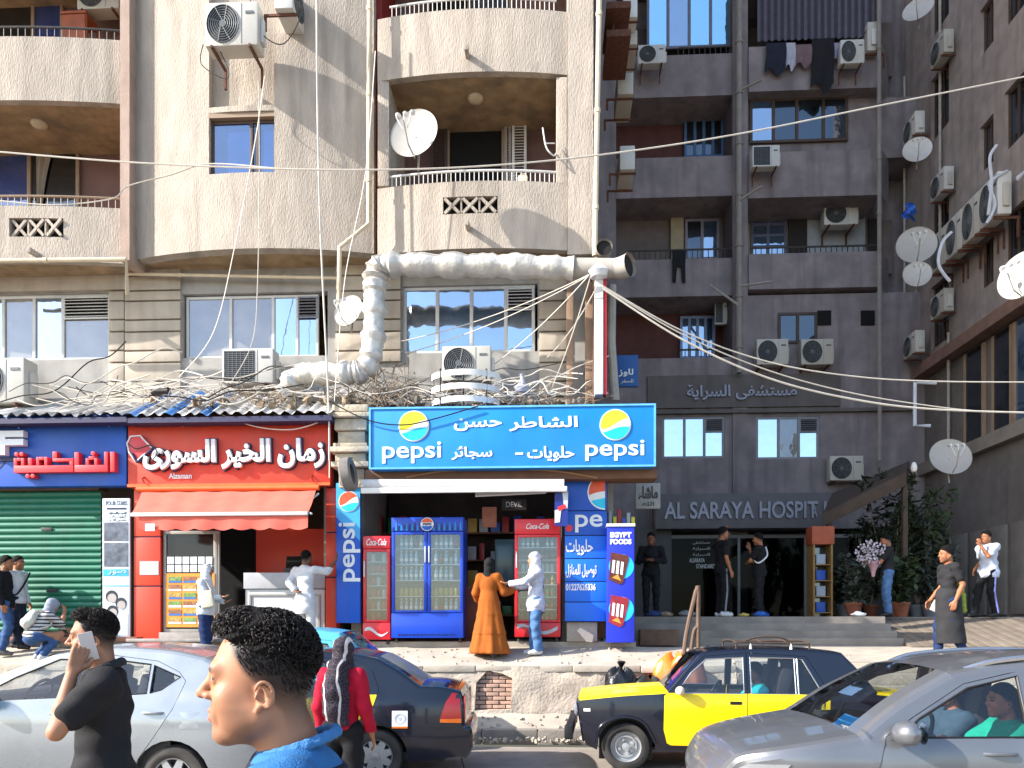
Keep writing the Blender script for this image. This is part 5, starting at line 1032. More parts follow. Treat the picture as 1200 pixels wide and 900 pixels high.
for k, P in enumerate(([(385, 470), (430, 492), (470, 498), (505, 492), (560, 476)], [(150, 520), (160, 526), (176, 522), (184, 530), (178, 540)], [(260, 486), (300, 500), (345, 503), (386, 490)], [(386, 560), (386, 500), (384, 440)])):
    cable(0, 0, 0, .011, WIREB if k < 2 else WIRE, ('black cable drooping over the left logo of the drinks sign', 'black cable hooked round the emblem of the red sign', 'pale cable drooping across the top of the red sign', 'pale cable running down beside the carved stone')[k], pts=smooth_path([pt(a, c, 12.66 if k == 0 else 13.08) for a, c in P], 6))
# rubbish and dry twigs lying on the lean-to roofs and behind the sign
TW = mat('dry_twig', '#8d7c68', .9, .3, 8); b = MB()
for i in range(520):
    g = i % 3; px = (rnd.gauss(545, 70), rnd.gauss(455, 22), rnd.gauss(300, 70))[g]; py = (rnd.uniform(458, 474), rnd.uniform(425, 474), rnd.uniform(456, 480))[g]
    if g == 1 and py < 445 and rnd.random() < .5: py = rnd.uniform(450, 474)
    p = pt(max(170, min(700, px)), py, rnd.uniform(13.1, 13.9)); d = Vector((rnd.uniform(-1, 1), rnd.uniform(-.5, .5), rnd.uniform(-.5, .9))).normalized()*rnd.uniform(.08, .3)
    b.tube([p-d, p+Vector((rnd.uniform(-.03, .03), 0, rnd.uniform(-.03, .03))), p+d], rnd.uniform(.004, .009), 4)
for i in range(90): p = pt(rnd.uniform(180, 690), rnd.uniform(466, 480), rnd.uniform(13.1, 13.8)); stone(b, p.x, p.y, p.z-.05, rnd.uniform(.03, .09))
b.build('roof_debris', TW, kind='stuff')
p = pt(612, 455, 13.3); b = MB(); b.lathe([(0, -.1), (.12, -.08), (.16, 0), (.06, .1), (.03, .2), (.05, .24)], p, n=9); b.build('plastic_bag', mat('grey_plastic', '#9c9da6', .4, bump=1, bscale=12), label='crumpled grey plastic bag behind the blue drinks sign', cat='bag', smooth=True)
p = pt(188, 463, 13.1); t = thing('old_shoe', 'dark shoe lying on the striped roof sheets', 'shoe', tuple(p)); b = MB(); b.lathe([(0, -.18), (.05, -.15), (.06, 0), (.05, .08), (.065, .15), (.02, .18)], p+Vector((0, 0, .06)), Matrix.Rotation(R(85), 3, 'Y'), 12); b.build('upper', mat('dark_leather', '#2b2523', .6), t, smooth=True)
# balcony bits
p = pt(89, 46, 14.5); t = thing('balcony_table', 'small brown wooden table on the upper left balcony', 'table', tuple(p)); WD = mat('brown_wood', '#8a4524', .6, .2, 5); x0, x1, z0, z1 = rect(74, 17, 104, 46, 14.5); MB().box(x0, x1, 14.4, 14.9, z1-.05, z1).build('tabletop', WD, t, bevel=.008)
MB().box(x0+.03, x1-.03, 14.42, 14.45, z0-.3, z1-.06).build('front_panel', WD, t)
for xx in (x0+.03, x1-.03):
    for yy in (14.46, 14.86): MB().box(xx-.025, xx+.025, yy-.025, yy+.025, z0-.7, z1-.052).build('leg', WD, t)
p = pt(612, 205, 13.6); t = thing('jerry_can', 'small cream can standing behind the central balcony railing', 'can', (p.x, p.y, p.z-.1)); MB().box(p.x-.09, p.x+.09, 13.8, 13.95, p.z-.1, p.z+.12).build('body', CREAMP, t, bevel=.03); MB().tube([(p.x-.04, 13.87, p.z+.11), (p.x-.03, 13.87, p.z+.17), (p.x+.05, 13.87, p.z+.17), (p.x+.06, 13.87, p.z+.11)], .012, 5).build('handle', CREAMP, t)
b = MB(); q = [pt(636, 150, 13.5), pt(640, 172, 13.45), pt(648, 182, 13.5), pt(652, 180, 13.7)]; b.tube(smooth_path(q), .014, 6); b.tube([pt(638, 168, 13.48), pt(650, 168, 13.6)], .01, 5); b.build('bracket_arm', WHITE, label='bent white bracket at the right post of the central balcony', cat='bracket')
# laundry on the hospital block
CL = [('dark navy tracksuit trousers with white stripe', 897, 50, 921, 85, '#1c2030'), ('white and navy striped top', 921, 50, 932, 80, '#a9a9b4'), ('mauve folded sheet', 932, 52, 951, 77, '#6f5a5d'), ('large black cloth', 951, 45, 977, 103, '#16161a'), ('pale lilac towel', 977, 50, 985, 72, '#8b86a0')]
for s, px0, py0, px1, py1, c in CL:
    Y = YH-.32; x0, x1, z0, z1 = rect(px0, py0, px1, py1, Y); MB().grid(lambda u, v: (x0+(x1-x0)*(u+.04*math.sin(v*5)), Y+.05*math.sin(u*9+v*2)*v-.02*v, z1-(z1-z0)*v*(1-.1*math.sin(u*7))), 14, 10).build('laundry', mat('cloth_'+c[1:], c, .9, .15, 4), smooth=True, label=s+' hanging from the upper hospital parapet', cat='laundry', group='laundry on the hospital block')
Y = YH-.05; x0, x1, z0, z1 = rect(787, 294, 804, 332, Y); b = MB(); b.prism([(x0, z1), (x1, z1), (x1-.03, z1-.45), (x1-.02, z0), (x1-.12, z0+.02), (x1-.15, z1-.5), (x0+.16, z1-.5), (x0+.12, z0), (x0+.03, z0+.05), (x0+.03, z1-.4)], Y-.05, Y-.01); b.build('laundry', mat('cloth_black', '#131316', .9), label='dark trousers hanging over the left hospital parapet', cat='laundry', group='laundry on the hospital block', bevel=.01)
p = pt(1066, 240, 20.6); b = MB(); b.grid(lambda u, v: (p.x+.3*(u-.5)+.08*math.sin(v*7), p.y+.08*math.sin(u*8), p.z-.38*v+.06*math.sin(u*5)), 8, 8); b.build('blue_rag', mat('blue_rag_cloth', '#2c5bb0', .8), smooth=True, label='small blue rag snagged on the shaded corner wall', cat='rag')
# white hoses by the row of air conditioners
for k, P in enumerate(([(1158, 252), (1162, 215), (1160, 185), (1168, 170)], [(1156, 262), (1166, 240), (1160, 215), (1180, 200)], [(1113, 330), (1100, 310), (1104, 285), (1115, 272)])):
    cable(0, 0, 0, .035, mat('white_pipe', ''), ('tall', 'crossing', 'far')[k]+' white hose bending beside the row of air conditioners', pts=smooth_path([pt(a, c, 18.6) for a, c in P], 8), name='hose', cat='hose')
b = MB(); Pq = [pt(1072, 448, 19), pt(1097, 448, 19), pt(1097, 448, 19)]; b.tube([pt(1097, 449, 19), pt(1072, 449, 19), pt(1072, 499, 19), pt(1090, 499, 19)], .045, 6); b.build('bent_pipe', mat('white_pipe', ''), label='white pipe bent like a bracket on the shaded shop wall', cat='pipe')
# canopy and plants in the court
CAN = mat('brown_canopy', '#43362c', .85, .2, 4)
t = thing('court_canopy', 'sloping brown canopy over the plants in the court', 'canopy', tuple(pt(1010, 600, 19))); q = [pt(964, 602, 17.6), pt(1062, 553, 17.4), pt(1066, 540, 20.0), pt(975, 578, 20.5)]
b = MB(); b.add([v+Vector((0, 0, d)) for d in (0, -.3) for v in q], [(0, 1, 2, 3), (7, 6, 5, 4), (0, 4, 5, 1), (1, 5, 6, 2), (2, 6, 7, 3), (3, 7, 4, 0)]); b.build('roof', CAN, t, bevel=.015)
for px, py, Y in ((972, 600, 17.7), (1060, 553, 17.5)): p = pt(px, py, Y); MB().box(p.x-.05, p.x+.05, Y-.05, Y+.05, TZ, p.z-.28).build('post', CAN, t)
p = pt(1071, 547, 17.3); b = MB(); b.lathe([(.02, .1), (.05, .06), (.07, -.03), (.05, -.1), (0, -.12)], p, n=12); b.build('wall_lamp', WHITE, label='small white lamp under the canopy edge', cat='lamp', smooth=True)
LEAFS = [mat('leaf_dark', '#2a3522', .7, .3, 5), mat('leaf_mid', '#36432a', .7, .3, 5), mat('leaf_grey', '#444b42', .7, .25, 5)]
POT = mat('clay_pot', '#8a4f36', .8, .2, 5); POTG = mat('grey_pot', '#77787c', .7, .1, 5)
def plant(x, y, z, h, r, label, li=0, pot=POT, n=260, thin=False, seed=0):
    rn = random.Random(seed); t = thing('potted_plant', label, 'plant', (x, y, z), group='potted plants in the court'); o = Vector((x, y, z)); ph = .32
    b = MB(); b.lathe([(.11, 0), (.17, ph-.05), (.19, ph-.05), (.19, ph), (.15, ph), (.15, ph-.04), (0, ph-.04)], o, n=18); b.build('pot', pot, t, smooth=True)
    b = MB(); f = MB()
    for k in range(9):
        a = rn.uniform(0, 6.28); tip = o+Vector((math.cos(a)*r*rn.uniform(.2, .9), math.sin(a)*r*rn.uniform(.2, .9), ph+(h-ph)*rn.uniform(.55, 1))); m_ = o.lerp(tip, .5)+Vector((0, 0, .12)); P = smooth_path([o+Vector((0, 0, ph-.05)), m_, tip], 6); b.tube(P, [.014*(1-.8*i/len(P)) for i in range(len(P))], 5)
        for j in range(n//9):
            q = P[rn.randrange(3, len(P))]+Vector((rn.gauss(0, .07), rn.gauss(0, .07), rn.gauss(0, .07))); L_ = rn.uniform(.09, .2)*(1.5 if thin else 1); d = Vector((rn.gauss(0, 1), rn.gauss(0, 1), rn.gauss(.1, .6))).normalized(); s = d.cross(Vector((rn.gauss(0, .4), rn.gauss(0, .4), 1))).normalized()*L_*(.17 if thin else .34)
            f.add([q, q+d*L_*.5+s, q+d*L_, q+d*L_*.5-s], [(0, 1, 2, 3)])
    b.build('stem', TW, t, smooth=True); f.build('foliage', LEAFS[li], t)
for k, (px, Y, h, r, li, pot, th, w) in enumerate(((1045, 18.2, 3.4, .75, 0, POT, True, 'tallest spiky plant under the canopy by the flower man'), (1075, 18.6, 3.0, .8, 1, POTG, True, 'broad spiky plant under the right end of the canopy'), (1000, 17.0, 1.4, .4, 2, POT, False, 'pale leafy plant beside the glass cabinet'), (1020, 18.6, 2.6, .6, 0, POT, False, 'dark leafy plant behind the flower man'), (1056, 16.8, 1.2, .4, 1, POT, False, 'low green plant in a clay pot right of the flower man'), (1090, 18.3, 2.3, .6, 2, POTG, True, 'grey green plant against the stone cladding'), (990, 18.0, 1.1, .35, 0, POTG, False, 'small dark plant near the hospital entrance'))):
    x = X(px, Y); plant(x, Y, TZ, h, r, w, li, pot, 1500 if th else 900, th, k)
# glass cabinet, parts
x0, x1, z0, z1 = rect(953, 622, 976, 722, 17.2); z0 = TZ; t = thing('display_cabinet', 'narrow glass display cabinet with orange top by the hospital steps', 'cabinet', ((x0+x1)/2, 17.4, z0)); WDK = mat('ochre_wood', '#8a6a3a', .6, .2, 5)
for xx in (x0, x1-.04): MB().box(xx, xx+.04, 17.2, 17.6, z0, z1-.3).build('side_frame', WDK, t)
MB().box(x0-.03, x1+.03, 17.18, 17.62, z1-.298, z1+.1).build('top_sign', mat('orange_panel', '#9a4a2e', .6, .15, 4), t, bevel=.01); MB().box(x0+.042, x1-.042, 17.56, 17.6, z0, z1-.3).build('back_panel', GDRK, t)
for i in range(4): zz = z0+.1+(z1-z0-.5)*i/4; MB().box(x0+.042, x1-.042, 17.22, 17.55, zz, zz+.02).build('shelf', WDK, t); o = MB().box(x0+.1, x1-.12, 17.3, 17.45, zz+.021, zz+.25).build('parcel', [BM['blue'], BM['silver']][i % 2], label='%s parcel inside the glass display cabinet' % ('lowest', 'second', 'third', 'top')[i], cat='parcel', bevel=.01)
# litter on the hospital terrace edge
for k, (px, w, c, s) in enumerate(((852, 'crumpled white cloth', '#c9c5c0', .08), (893, 'crumpled blue plastic bag', '#2f62b0', .08), (780, 'crumpled brown paper', '#8a7560', .08), (804, 'small grey rag', '#7d7a78', .1), (872, 'small yellow wrapper', '#b09a4a', .06), (1007, 'white paper cone', '#c9cdd2', .08), (768, 'crumpled navy bag', '#2a3f70', .09))):
    p = pt(px, 720, 15.45); b = MB(); b.grid(lambda u, v: (p.x+s*1.6*math.cos(6.283*u)*math.sin(math.pi*v)*(1+.3*math.sin(u*17+k)), 15.5+s*math.sin(6.283*u)*math.sin(math.pi*v), TZ+s*.55*(1-math.cos(math.pi*v))*(1+.25*math.sin(u*12+v*9+k))), 14, 8); b.build('litter', mat('litter_'+c[1:], c, .8, .15, 9), smooth=True, label=w+' lying on the hospital terrace edge', cat='litter', group='litter on the terrace edge')
x0 = X(746, 14.8); MB().box(x0, X(790, 14.8), 14.2, 14.56, 1.36, TZ-.25).build('brick_kerb', mat('brown_block', '#6d5545', .9, .2, 5), label='low brown block at the left end of the hospital steps', cat='block', bevel=.02)
# rusty pipe frame and rubbish at the kerb
t = thing('pipe_stand', 'rusty bent pipe frame standing at the pavement edge behind the taxi', 'pipe', (pt(808, 800, 11.9).x, 11.95, .2)); RP = mat('rust_paint', '#5f4a3c', .7, .25, 8)
for P in ([(800, 845), (802, 760), (814, 700), (817, 692), (818, 700), (818, 845)], [(806, 800), (812, 745), (817, 735)]): MB().tube(smooth_path([pt(a, c, 11.95) for a, c in P], 5), .036, 8).build('bent_pipe', RP, t, smooth=True)
def sack(px, py, Y, rx, rz, label, m, seed, knot=True):
    rn = random.Random(seed); p = pt(px, py, Y); b = MB(); ph = [rn.uniform(0, 6) for _ in range(6)]
    def fn(u, v):
        a = 6.2832*u; r = math.sin(math.pi*min(v, .96))**.6*(1+.12*math.sin(3*a+ph[0]+4*v)+.07*math.sin(7*a+ph[1]+9*v)); return (p.x+rx*r*math.cos(a), Y+rx*.8*r*math.sin(a), p.z+rz*(1-math.cos(math.pi*v))*(1+.06*math.sin(5*a+ph[2])))
    t = thing('rubbish_sack', label, 'sack', tuple(p), group='rubbish sacks behind the taxi'); b.grid(fn, 28, 16); b.build('sack_body', m, t, smooth=True)
    if knot: q = p+Vector((0, 0, rz*2-.03)); MB().lathe([(.03, 0), (.02, .05), (.07, .13), (.05, .15), (0, .1)], q, n=9).build('knot', m, t, smooth=True)
BLKP = mat('black_plastic', '#111113', .25, .2, 6, bump=1, bscale=10); ORP = mat('orange_plastic', '#e06a1a', .35, .1, 5, bump=1, bscale=12)
sack(728, 838, 12.0, .25, .36, 'tied black rubbish sack left of the taxi bonnet', BLKP, 1); sack(762, 838, 12.02, .3, .30, 'low patterned black sack beside the tied one', mat('patterned_plastic', '#23261f', .35, .6, 6, bump=1, bscale=10), 2, False); sack(792, 838, 12.05, .33, .47, 'bright orange sack in front of the rusty pipe frame', ORP, 3, False); sack(812, 838, 11.8, .2, .46, 'brown cloth sack leaning by the taxi windscreen', mat('brown_sack', '#7a5040', .9, .2, 6), 4, False)
# ================================================================ cars
RUB = mat('tyre_rubber', '#1d1c1b', .85, .2, 6, dirt=.4, dirtcol=(.16, .14, .12)); CHR = mat('chrome', '#b9bbbd', .2, .05, 3, metal=.9); RIMS = mat('rim_silver', '#a5a7a9', .35, .1, 5, metal=.5, dirt=.25)
TRIM = mat('black_trim', '#151516', .5, .1, 4); CABIN = mat('cabin_grey', '#3a3836', .8, .15, 4); SEAT = mat('seat_cloth', '#2d2b2a', .9, .2, 6)
CGL = glass_clear('car_glass', (.88, .93, .94), .06, 0, .45); LAMPC = glass_opaque('lamp_lens', '#7d8186', .3, (1, 1, 1)); LRD = mat('lamp_red', '#a01118', .15, .1, coat=.5); LOR = mat('lamp_amber', '#d9691a', .2, .1)
MIRR = glass_opaque('mirror_glass', '#3a4a5a', .8)
def inp(p, P):
    c = False; n = len(P)
    for i in range(n):
        x1, z1 = P[i]; x2, z2 = P[i-1]
        if (z1 > p[1]) != (z2 > p[1]) and p[0] < (x2-x1)*(p[1]-z1)/(z2-z1)+x1: c = not c
    return c
def spl2(P, n=5): return [(v.x, v.y) for v in smooth_path([(a, c, 0) for a, c in P], n)] if n > 1 else P
def spl2(P, n=5):
    Q = smooth_path([(a, c, 0) for a, c in P], n); return [(v[0], v[1]) for v in Q]
def clip_z(P, zc, below):
    o = []; n = len(P); ins = (lambda p: p[1] <= zc) if below else (lambda p: p[1] >= zc)
    for i in range(n):
        a, c = P[i-1], P[i]
        if ins(a) != ins(c): k = (zc-a[1])/(c[1]-a[1]); o.append((a[0]+(c[0]-a[0])*k, zc))
        if ins(c): o.append(c)
    return o
def car(name, label, loc, rz, S):
    t = thing(name, label, S.get('cat', 'car'), loc, rz); LOCAL.add(t.name); W, r = S['W']/2, S.get('r', .06); zb = S['belt']; tf, tr = S['taper']; L0, L1 = S['top'][0][0], S['top'][-1][0]; tum = S.get('tumble', .32)
    xs_ = [p[0] for p in S['top']]; L0, L1 = min(xs_), max(xs_)
    def SW(x, z):
        w = W-.055*((z-.62)/.45)**2 if z < zb else W-.055*((zb-.62)/.45)**2-.012-(z-zb)*tum
        if S.get('crease'): w += .012*math.exp(-((z-S['crease'])/.05)**2)
        if x < L0+.75: w -= tf*((L0+.75-x)/.75)**2.2
        if x > L1-.7: w -= tr*((x-L1+.7)/.7)**2.2
        return w
    segs = S['segs']; T = []; part = []                     # contour, front bottom -> over the top -> rear bottom
    for nm, P, n in segs:
        n = n*S.get('fine', 1); Q = spl2(P, n) if n > 1 else list(P)
        if T: Q = Q[1:] if abs(Q[0][0]-T[-1][0])+abs(Q[0][1]-T[-1][1]) < 1e-4 else Q
        part.append((nm, max(0, len(T)-1), len(T)+len(Q)-1)); T += Q
    N = len(T); off = []
    for i in range(N):
        a = Vector(T[max(0, i-1)]); c = Vector(T[min(N-1, i+1)]); d = (c-a).normalized(); nn = Vector((d.y, -d.x)); off.append((T[i][0]+nn.x*r, T[i][1]+nn.y*r))
    crown = S.get('crown', .035)
    def cross(i):
        x, z = T[i]; ox, oz = off[i]; ws = SW(ox, oz); R_ = []; nx, nz = (x-ox)/r, (z-oz)/r
        for u, k in ((0, 0), (.12, .38), (.38, .78), (1.0, 1.0)): R_.append((ws-r*u*1.1, k))
        wi = ws-r*1.1
        for u in (.8, .5, .2): R_.append((wi*u, 1+crown/r*(1-u*u)))
        pts = [(ox+nx*r*k, -y, oz+nz*r*k) for y, k in R_] + [(ox+nx*r*k, y, oz+nz*r*k) for y, k in R_[::-1]]
        return pts
    C = [cross(i) for i in range(N)]; M_ = len(C[0]); body = MB(); mats = [S['paint'], S.get('paint2', S['paint']), TRIM, S.get('paint3', S['paint'])]
    for nm, i0, i1 in part:
        gl = nm in ('windshield', 'rear_window'); k0, k1 = (4, M_-5) if gl else (0, M_-1)
        body.cur = S.get('segmat', {}).get(nm, 0)
        for i in range(i0, i1):
            for k in range(M_-1):
                if gl and k0 <= k < k1: continue
                body.add([C[i][k], C[i+1][k], C[i+1][k+1], C[i][k+1]], [(3, 2, 1, 0)])
        if gl:
            g = MB(); ins = lambda p: p
            for i in range(i0, i1):
                for k in range(k0, k1): g.add([C[i][k], C[i+1][k], C[i+1][k+1], C[i][k+1]], [(3, 2, 1, 0)])
            o = g.build(nm, S.get('glass', CGL) if nm == 'windshield' else S.get('rearglass', CGL), t, smooth=True)
    # side skin
    zs = S['sill']; ra = S['wr']+.055; bot = [(L1-.10, zs+.06)]
    for xc in (S['xr'], S['xf']):
        zc = S['wr']; a0 = math.asin(max(-1, min(1, (zs-zc)/ra))); k = 14
        for j in range(k+1): a = a0+(math.pi-2*a0)*j/k; bot.append((xc+ra*math.cos(a), zc+ra*math.sin(a)))
    bot.append((L0+.12, zs+.06)); outline = list(off)+bot
    doors = S['doors']; U = S['door_union']
    body.cur = 0; b0 = len(body.v); f0 = len(body.f)
    side = MB(); side.panel(outline, [U]+S.get('extra_holes', []), lambda x, z: -SW(x, z), sp=S.get('sp', .09), depth=.035)
    body.add(side.v, side.f); body.add([(x, -y, z) for x, y, z in side.v], [f[::-1] for f in side.f])
    body.build('body', mats, t, smooth=True, angle=32)
    def both(name, poly, holes, m, inset, depth=.0, sp=.09, parent=t, sides=(-1, 1), sm=True, child=None):
        out = []
        for s in sides:
            q = MB(); q.panel(poly, holes, lambda x, z: -(SW(x, z)-inset), sp=sp, depth=depth)
            if s > 0: q.v = [(x, -y, z) for x, y, z in q.v]; q.f = [f[::-1] for f in q.f]
            out.append(q.build(name, m, parent if not isinstance(parent, list) else parent[(0 if s < 0 else 1)], smooth=sm, angle=32))
        return out
    def shrink(P, d):
        c = Vector((sum(p[0] for p in P)/len(P), sum(p[1] for p in P)/len(P))); n = len(P); out = []; ar = sum(P[i][0]*P[(i+1)%n][1]-P[(i+1)%n][0]*P[i][1] for i in range(n)); sg = 1 if ar > 0 else -1
        for i in range(n):
            a, b_, c_ = Vector(P[i-1]), Vector(P[i]), Vector(P[(i+1)%n]); e1 = (b_-a).normalized(); e2 = (c_-b_).normalized(); n1 = Vector((-e1.y, e1.x))*sg; n2 = Vector((-e2.y, e2.x))*sg; m_ = (n1+n2); m_ = m_/max(.3, m_.length**2)*2*d if m_.length > .01 else n1*d; out.append((b_.x+m_.x, b_.y+m_.y))
        return out
    for D in doors:
        P = shrink(D['poly'], .005)
        if D.get('paint') is not None and D['paint'] is not S['paint']:
            zc = zb+.012; lowp, upp = clip_z(P, zc, True), clip_z(P, zc, False); ds = []
            for s in (-1, 1):
                q = MB()
                for k_, (pp, hh) in enumerate(((lowp, []), (upp, D['win']))):
                    w_ = MB(); w_.panel(pp, hh, lambda x, z: -SW(x, z), sp=.09, depth=.03); q.cur = k_; q.add(w_.v, w_.f)
                if s > 0: q.v = [(x, -y, z) for x, y, z in q.v]; q.f = [f[::-1] for f in q.f]
                ds.append(q.build('door', [D['paint'], S['paint']], t, smooth=True, angle=32))
        else: ds = both('door', P, D['win'], S['paint'], 0.0, .03)
        for wp in D['win']:
            both('door_glass', shrink(wp, -.006), [], S.get('sideglass', CGL), .018, 0, .2, ds)
            for s, d in zip((-1, 1), ds):
                q = MB(); q.tube([(x, s*(SW(x, z)-.004), z) for x, z in wp], .010, 5, closed=True); q.build('window_seal', D.get('seal', TRIM), d)
        hx, hz_, hw = D['handle']
        for s, d in zip((-1, 1), ds):
            q = MB(); w_ = SW(hx, hz_)*s
            if S.get('flat_handle'): q.box(hx-hw/2, hx+hw/2, w_-.006, w_+.006, hz_-.018, hz_+.018)
            else: q.tube(smooth_path([(hx-hw/2, w_-.01*s, hz_), (hx-hw/4, w_+.025*s, hz_+.004), (hx+hw/4, w_+.025*s, hz_+.004), (hx+hw/2, w_-.01*s, hz_)], 4), .013, 8)
            q.build('handle', D.get('hm', S['paint'] if not S.get('flat_handle') else TRIM), d, smooth=True)
        low = [p for p in P if p[1] < zb-.02]
        if len(low) >= 2:
            x0, x1 = min(p[0] for p in P)+.03, max(p[0] for p in P)-.12; both('door_trim', rp(x0, x1, zs+.12, zb-.05), [], CABIN, .06, 0, .3)
    both('pillar_gasket', shrink(U, -.012), [w for D in doors for w in [shrink(x, -.012) for x in D['win']]], TRIM, .012, 0, .15)
    # wheels
    for xc in (S['xf'], S['xr']):
        for s in (-1, 1):
            R0, w_ = S['wr'], .19; yo = s*(W-.035); Mx = Matrix.Rotation(R(90)*(1 if s < 0 else -1), 3, 'X'); q = MB()
            q.lathe([(R0*.60, -w_), (R0*.95, -w_), (R0, -w_*.85), (R0, -w_*.15), (R0*.955, 0), (R0*.8, .012), (R0*.66, .0), (R0*.62, -.02)], (xc, yo, R0), Mx, 40, False); wh = q.build('wheel', RUB, t, smooth=True, angle=50)
            q = MB(); q.lathe([(R0*.635, -.004), (R0*.6, -.015), (R0*.57, -.05), (R0*.35, -.065), (0, -.065)], (xc, yo, R0), Mx, 40, False); q.build('rim', S.get('rim', RIMS) if S['spokes'] == 0 else TRIM, wh, smooth=True)
            q = MB()
            if S['spokes']:
                for k in range(S['spokes']):
                    a = 2*math.pi*k/S['spokes']+.3; d = Vector((math.cos(a), math.sin(a), 0)); e = Vector((-d.y, d.x, 0)); o = Vector((xc, yo, R0)); ww = S.get('spoke_w', .045)
                    P8 = [d*R0*.10+e*ww*.9, d*R0*.10-e*ww*.9, d*R0*.61-e*ww*.55, d*R0*.61+e*ww*.55]; base = [p+Vector((0, 0, -.045)) for p in P8]; top_ = [p+Vector((0, 0, -.012 if i > 1 else -.004)) for i, p in enumerate(P8)]
                    q.add([o+Mx @ v for v in base+top_], [(4, 5, 6, 7), (0, 1, 5, 4), (1, 2, 6, 5), (2, 3, 7, 6), (3, 0, 4, 7)])
                q.lathe([(R0*.645, -.03), (R0*.63, .0), (R0*.59, -.008), (R0*.585, -.03)], (xc, yo, R0), Mx, 40, False)
            else:
                for k in range(4): a = k*math.pi/2+.4; o = Vector((xc, yo, R0))+Mx @ Vector((R0*.3*math.cos(a), R0*.3*math.sin(a), -.062)); q.lathe([(.025, 0), (.02, .02), (0, .022)], o, Mx, 8)
                q.lathe([(R0*.5, -.056), (R0*.46, -.03), (R0*.40, -.03), (R0*.38, -.058)], (xc, yo, R0), Mx, 36, False)
            q.lathe([(R0*.17, -.03), (R0*.15, .006), (0, .01)], (xc, yo, R0), Mx, 18, False); q.build('hub_cap', S.get('rim', RIMS), wh, smooth=True, angle=35)
            q = MB(); q.box(xc-ra+.02, xc+ra-.02, s*(W-.30), s*(W-.28), .1, S['wr']+ra-.02); q.build('wheel_well', TRIM, t)
    # cabin
    cx0, cx1 = S['cabin']; q = MB(); q.box(cx0-.2, cx1+.35, -W+.12, W-.12, zs+.02, zs+.10); q.build('cabin_floor', CABIN, t)
    q = MB(); q.grid(lambda u, v: (cx0-.28+.5*u, (W-.1)*(2*v-1), zb-.02-.30*max(0, u-.55)**1.2*2+.03*math.sin(u*3)), 6, 2); q.build('dashboard', CABIN, t, smooth=True)
    def seat(x, y, w_, hr=True):
        q = MB(); q.box(x, x+.5, y-w_, y+w_, zs+.18, zs+.34); q.obox((x+.55, y, zs+(.62 if hr else .52)), (.07, w_, .36 if hr else .27), Matrix.Rotation(R(14), 3, 'Y')); hr and q.obox((x+.66, y, zs+1.02), (.05, min(w_, .13), .09), Matrix.Rotation(R(10), 3, 'Y')); q.build('seat', SEAT, t, bevel=.04)
    for y in (-.37, .37): seat(cx0+.62, y, .24)
    seat(min(cx0+1.5, cx1-.62), 0, .60, False)
    q = MB(); sx, sy, sz = cx0+.42, -.37 if S.get('lhd', True) is False else S.get('wheel_y', -.37), zb-.03; Mq = Matrix.Rotation(R(-62), 3, 'Y'); q.tube([Vector((sx, sy, sz))+Mq @ Vector((.185*math.cos(a), .185*math.sin(a), 0)) for a in [2*math.pi*i/24 for i in range(24)]], .016, 6, closed=True); q.tube([(sx, sy, sz), (sx-.25, sy, sz-.12)], .025, 6); q.obox((sx, sy, sz), (.02, .16, .03), Matrix.Identity(3)); q.build('steering_wheel', TRIM, t, smooth=True)
    # lamps, extra skins, mirrors
    for nm, poly, m, ins, dep in S.get('skins', []):
        both(nm, poly, [], m, ins, dep, .08)
    if S.get('mirror'):
        mx, mz, sz = S['mirror']
        for s in (-1, 1):
            y = s*(SW(mx, mz)+.10); q = MB(); q.grid(lambda u, v: (mx+sz*.75*math.cos(6.2832*u)*math.sin(math.pi*v)-.02, y+sz*1.05*math.cos(math.pi*v)*.9, mz+sz*.72*math.sin(6.2832*u)*math.sin(math.pi*v)**.7), 20, 10); q.tube([(mx, s*(SW(mx, mz)-.02), mz-.05), (mx, y, mz-.03)], .025, 6); mi = q.build('mirror', S.get('mirror_m', S['paint']), t, smooth=True)
            q = MB(); q.lathe([(0, 0), (sz*.62, 0)], (mx+sz*.72, y, mz), Matrix.Rotation(R(90), 3, 'Y'), 18, False); q.build('mirror_face', MIRR, mi)
    q = MB(); q.box(L0+.3, L1-.3, -W+.25, W-.25, zs-.02, zs+.015); q.build('underbody', TRIM, t)
    t['sw'] = 0; del t['sw']; return t, SW, both, C
SILV_P = mat('silver_paint', '#8f9498', .28, .03, 2, metal=.55, coat=.6); GREY_P = mat('warm_grey_paint', '#6c6e72', .3, .04, 2, metal=.5, coat=.6); NAVY_P = mat('navy_black_paint', '#0d1220', .22, .1, 3, coat=.5); YELL_P = mat('taxi_yellow_paint', '#e8c800', .35, .05, 2, coat=.3, dirt=.05); LBL_P = mat('light_blue_paint', '#4fa3c0', .3, .05, 2, coat=.5)
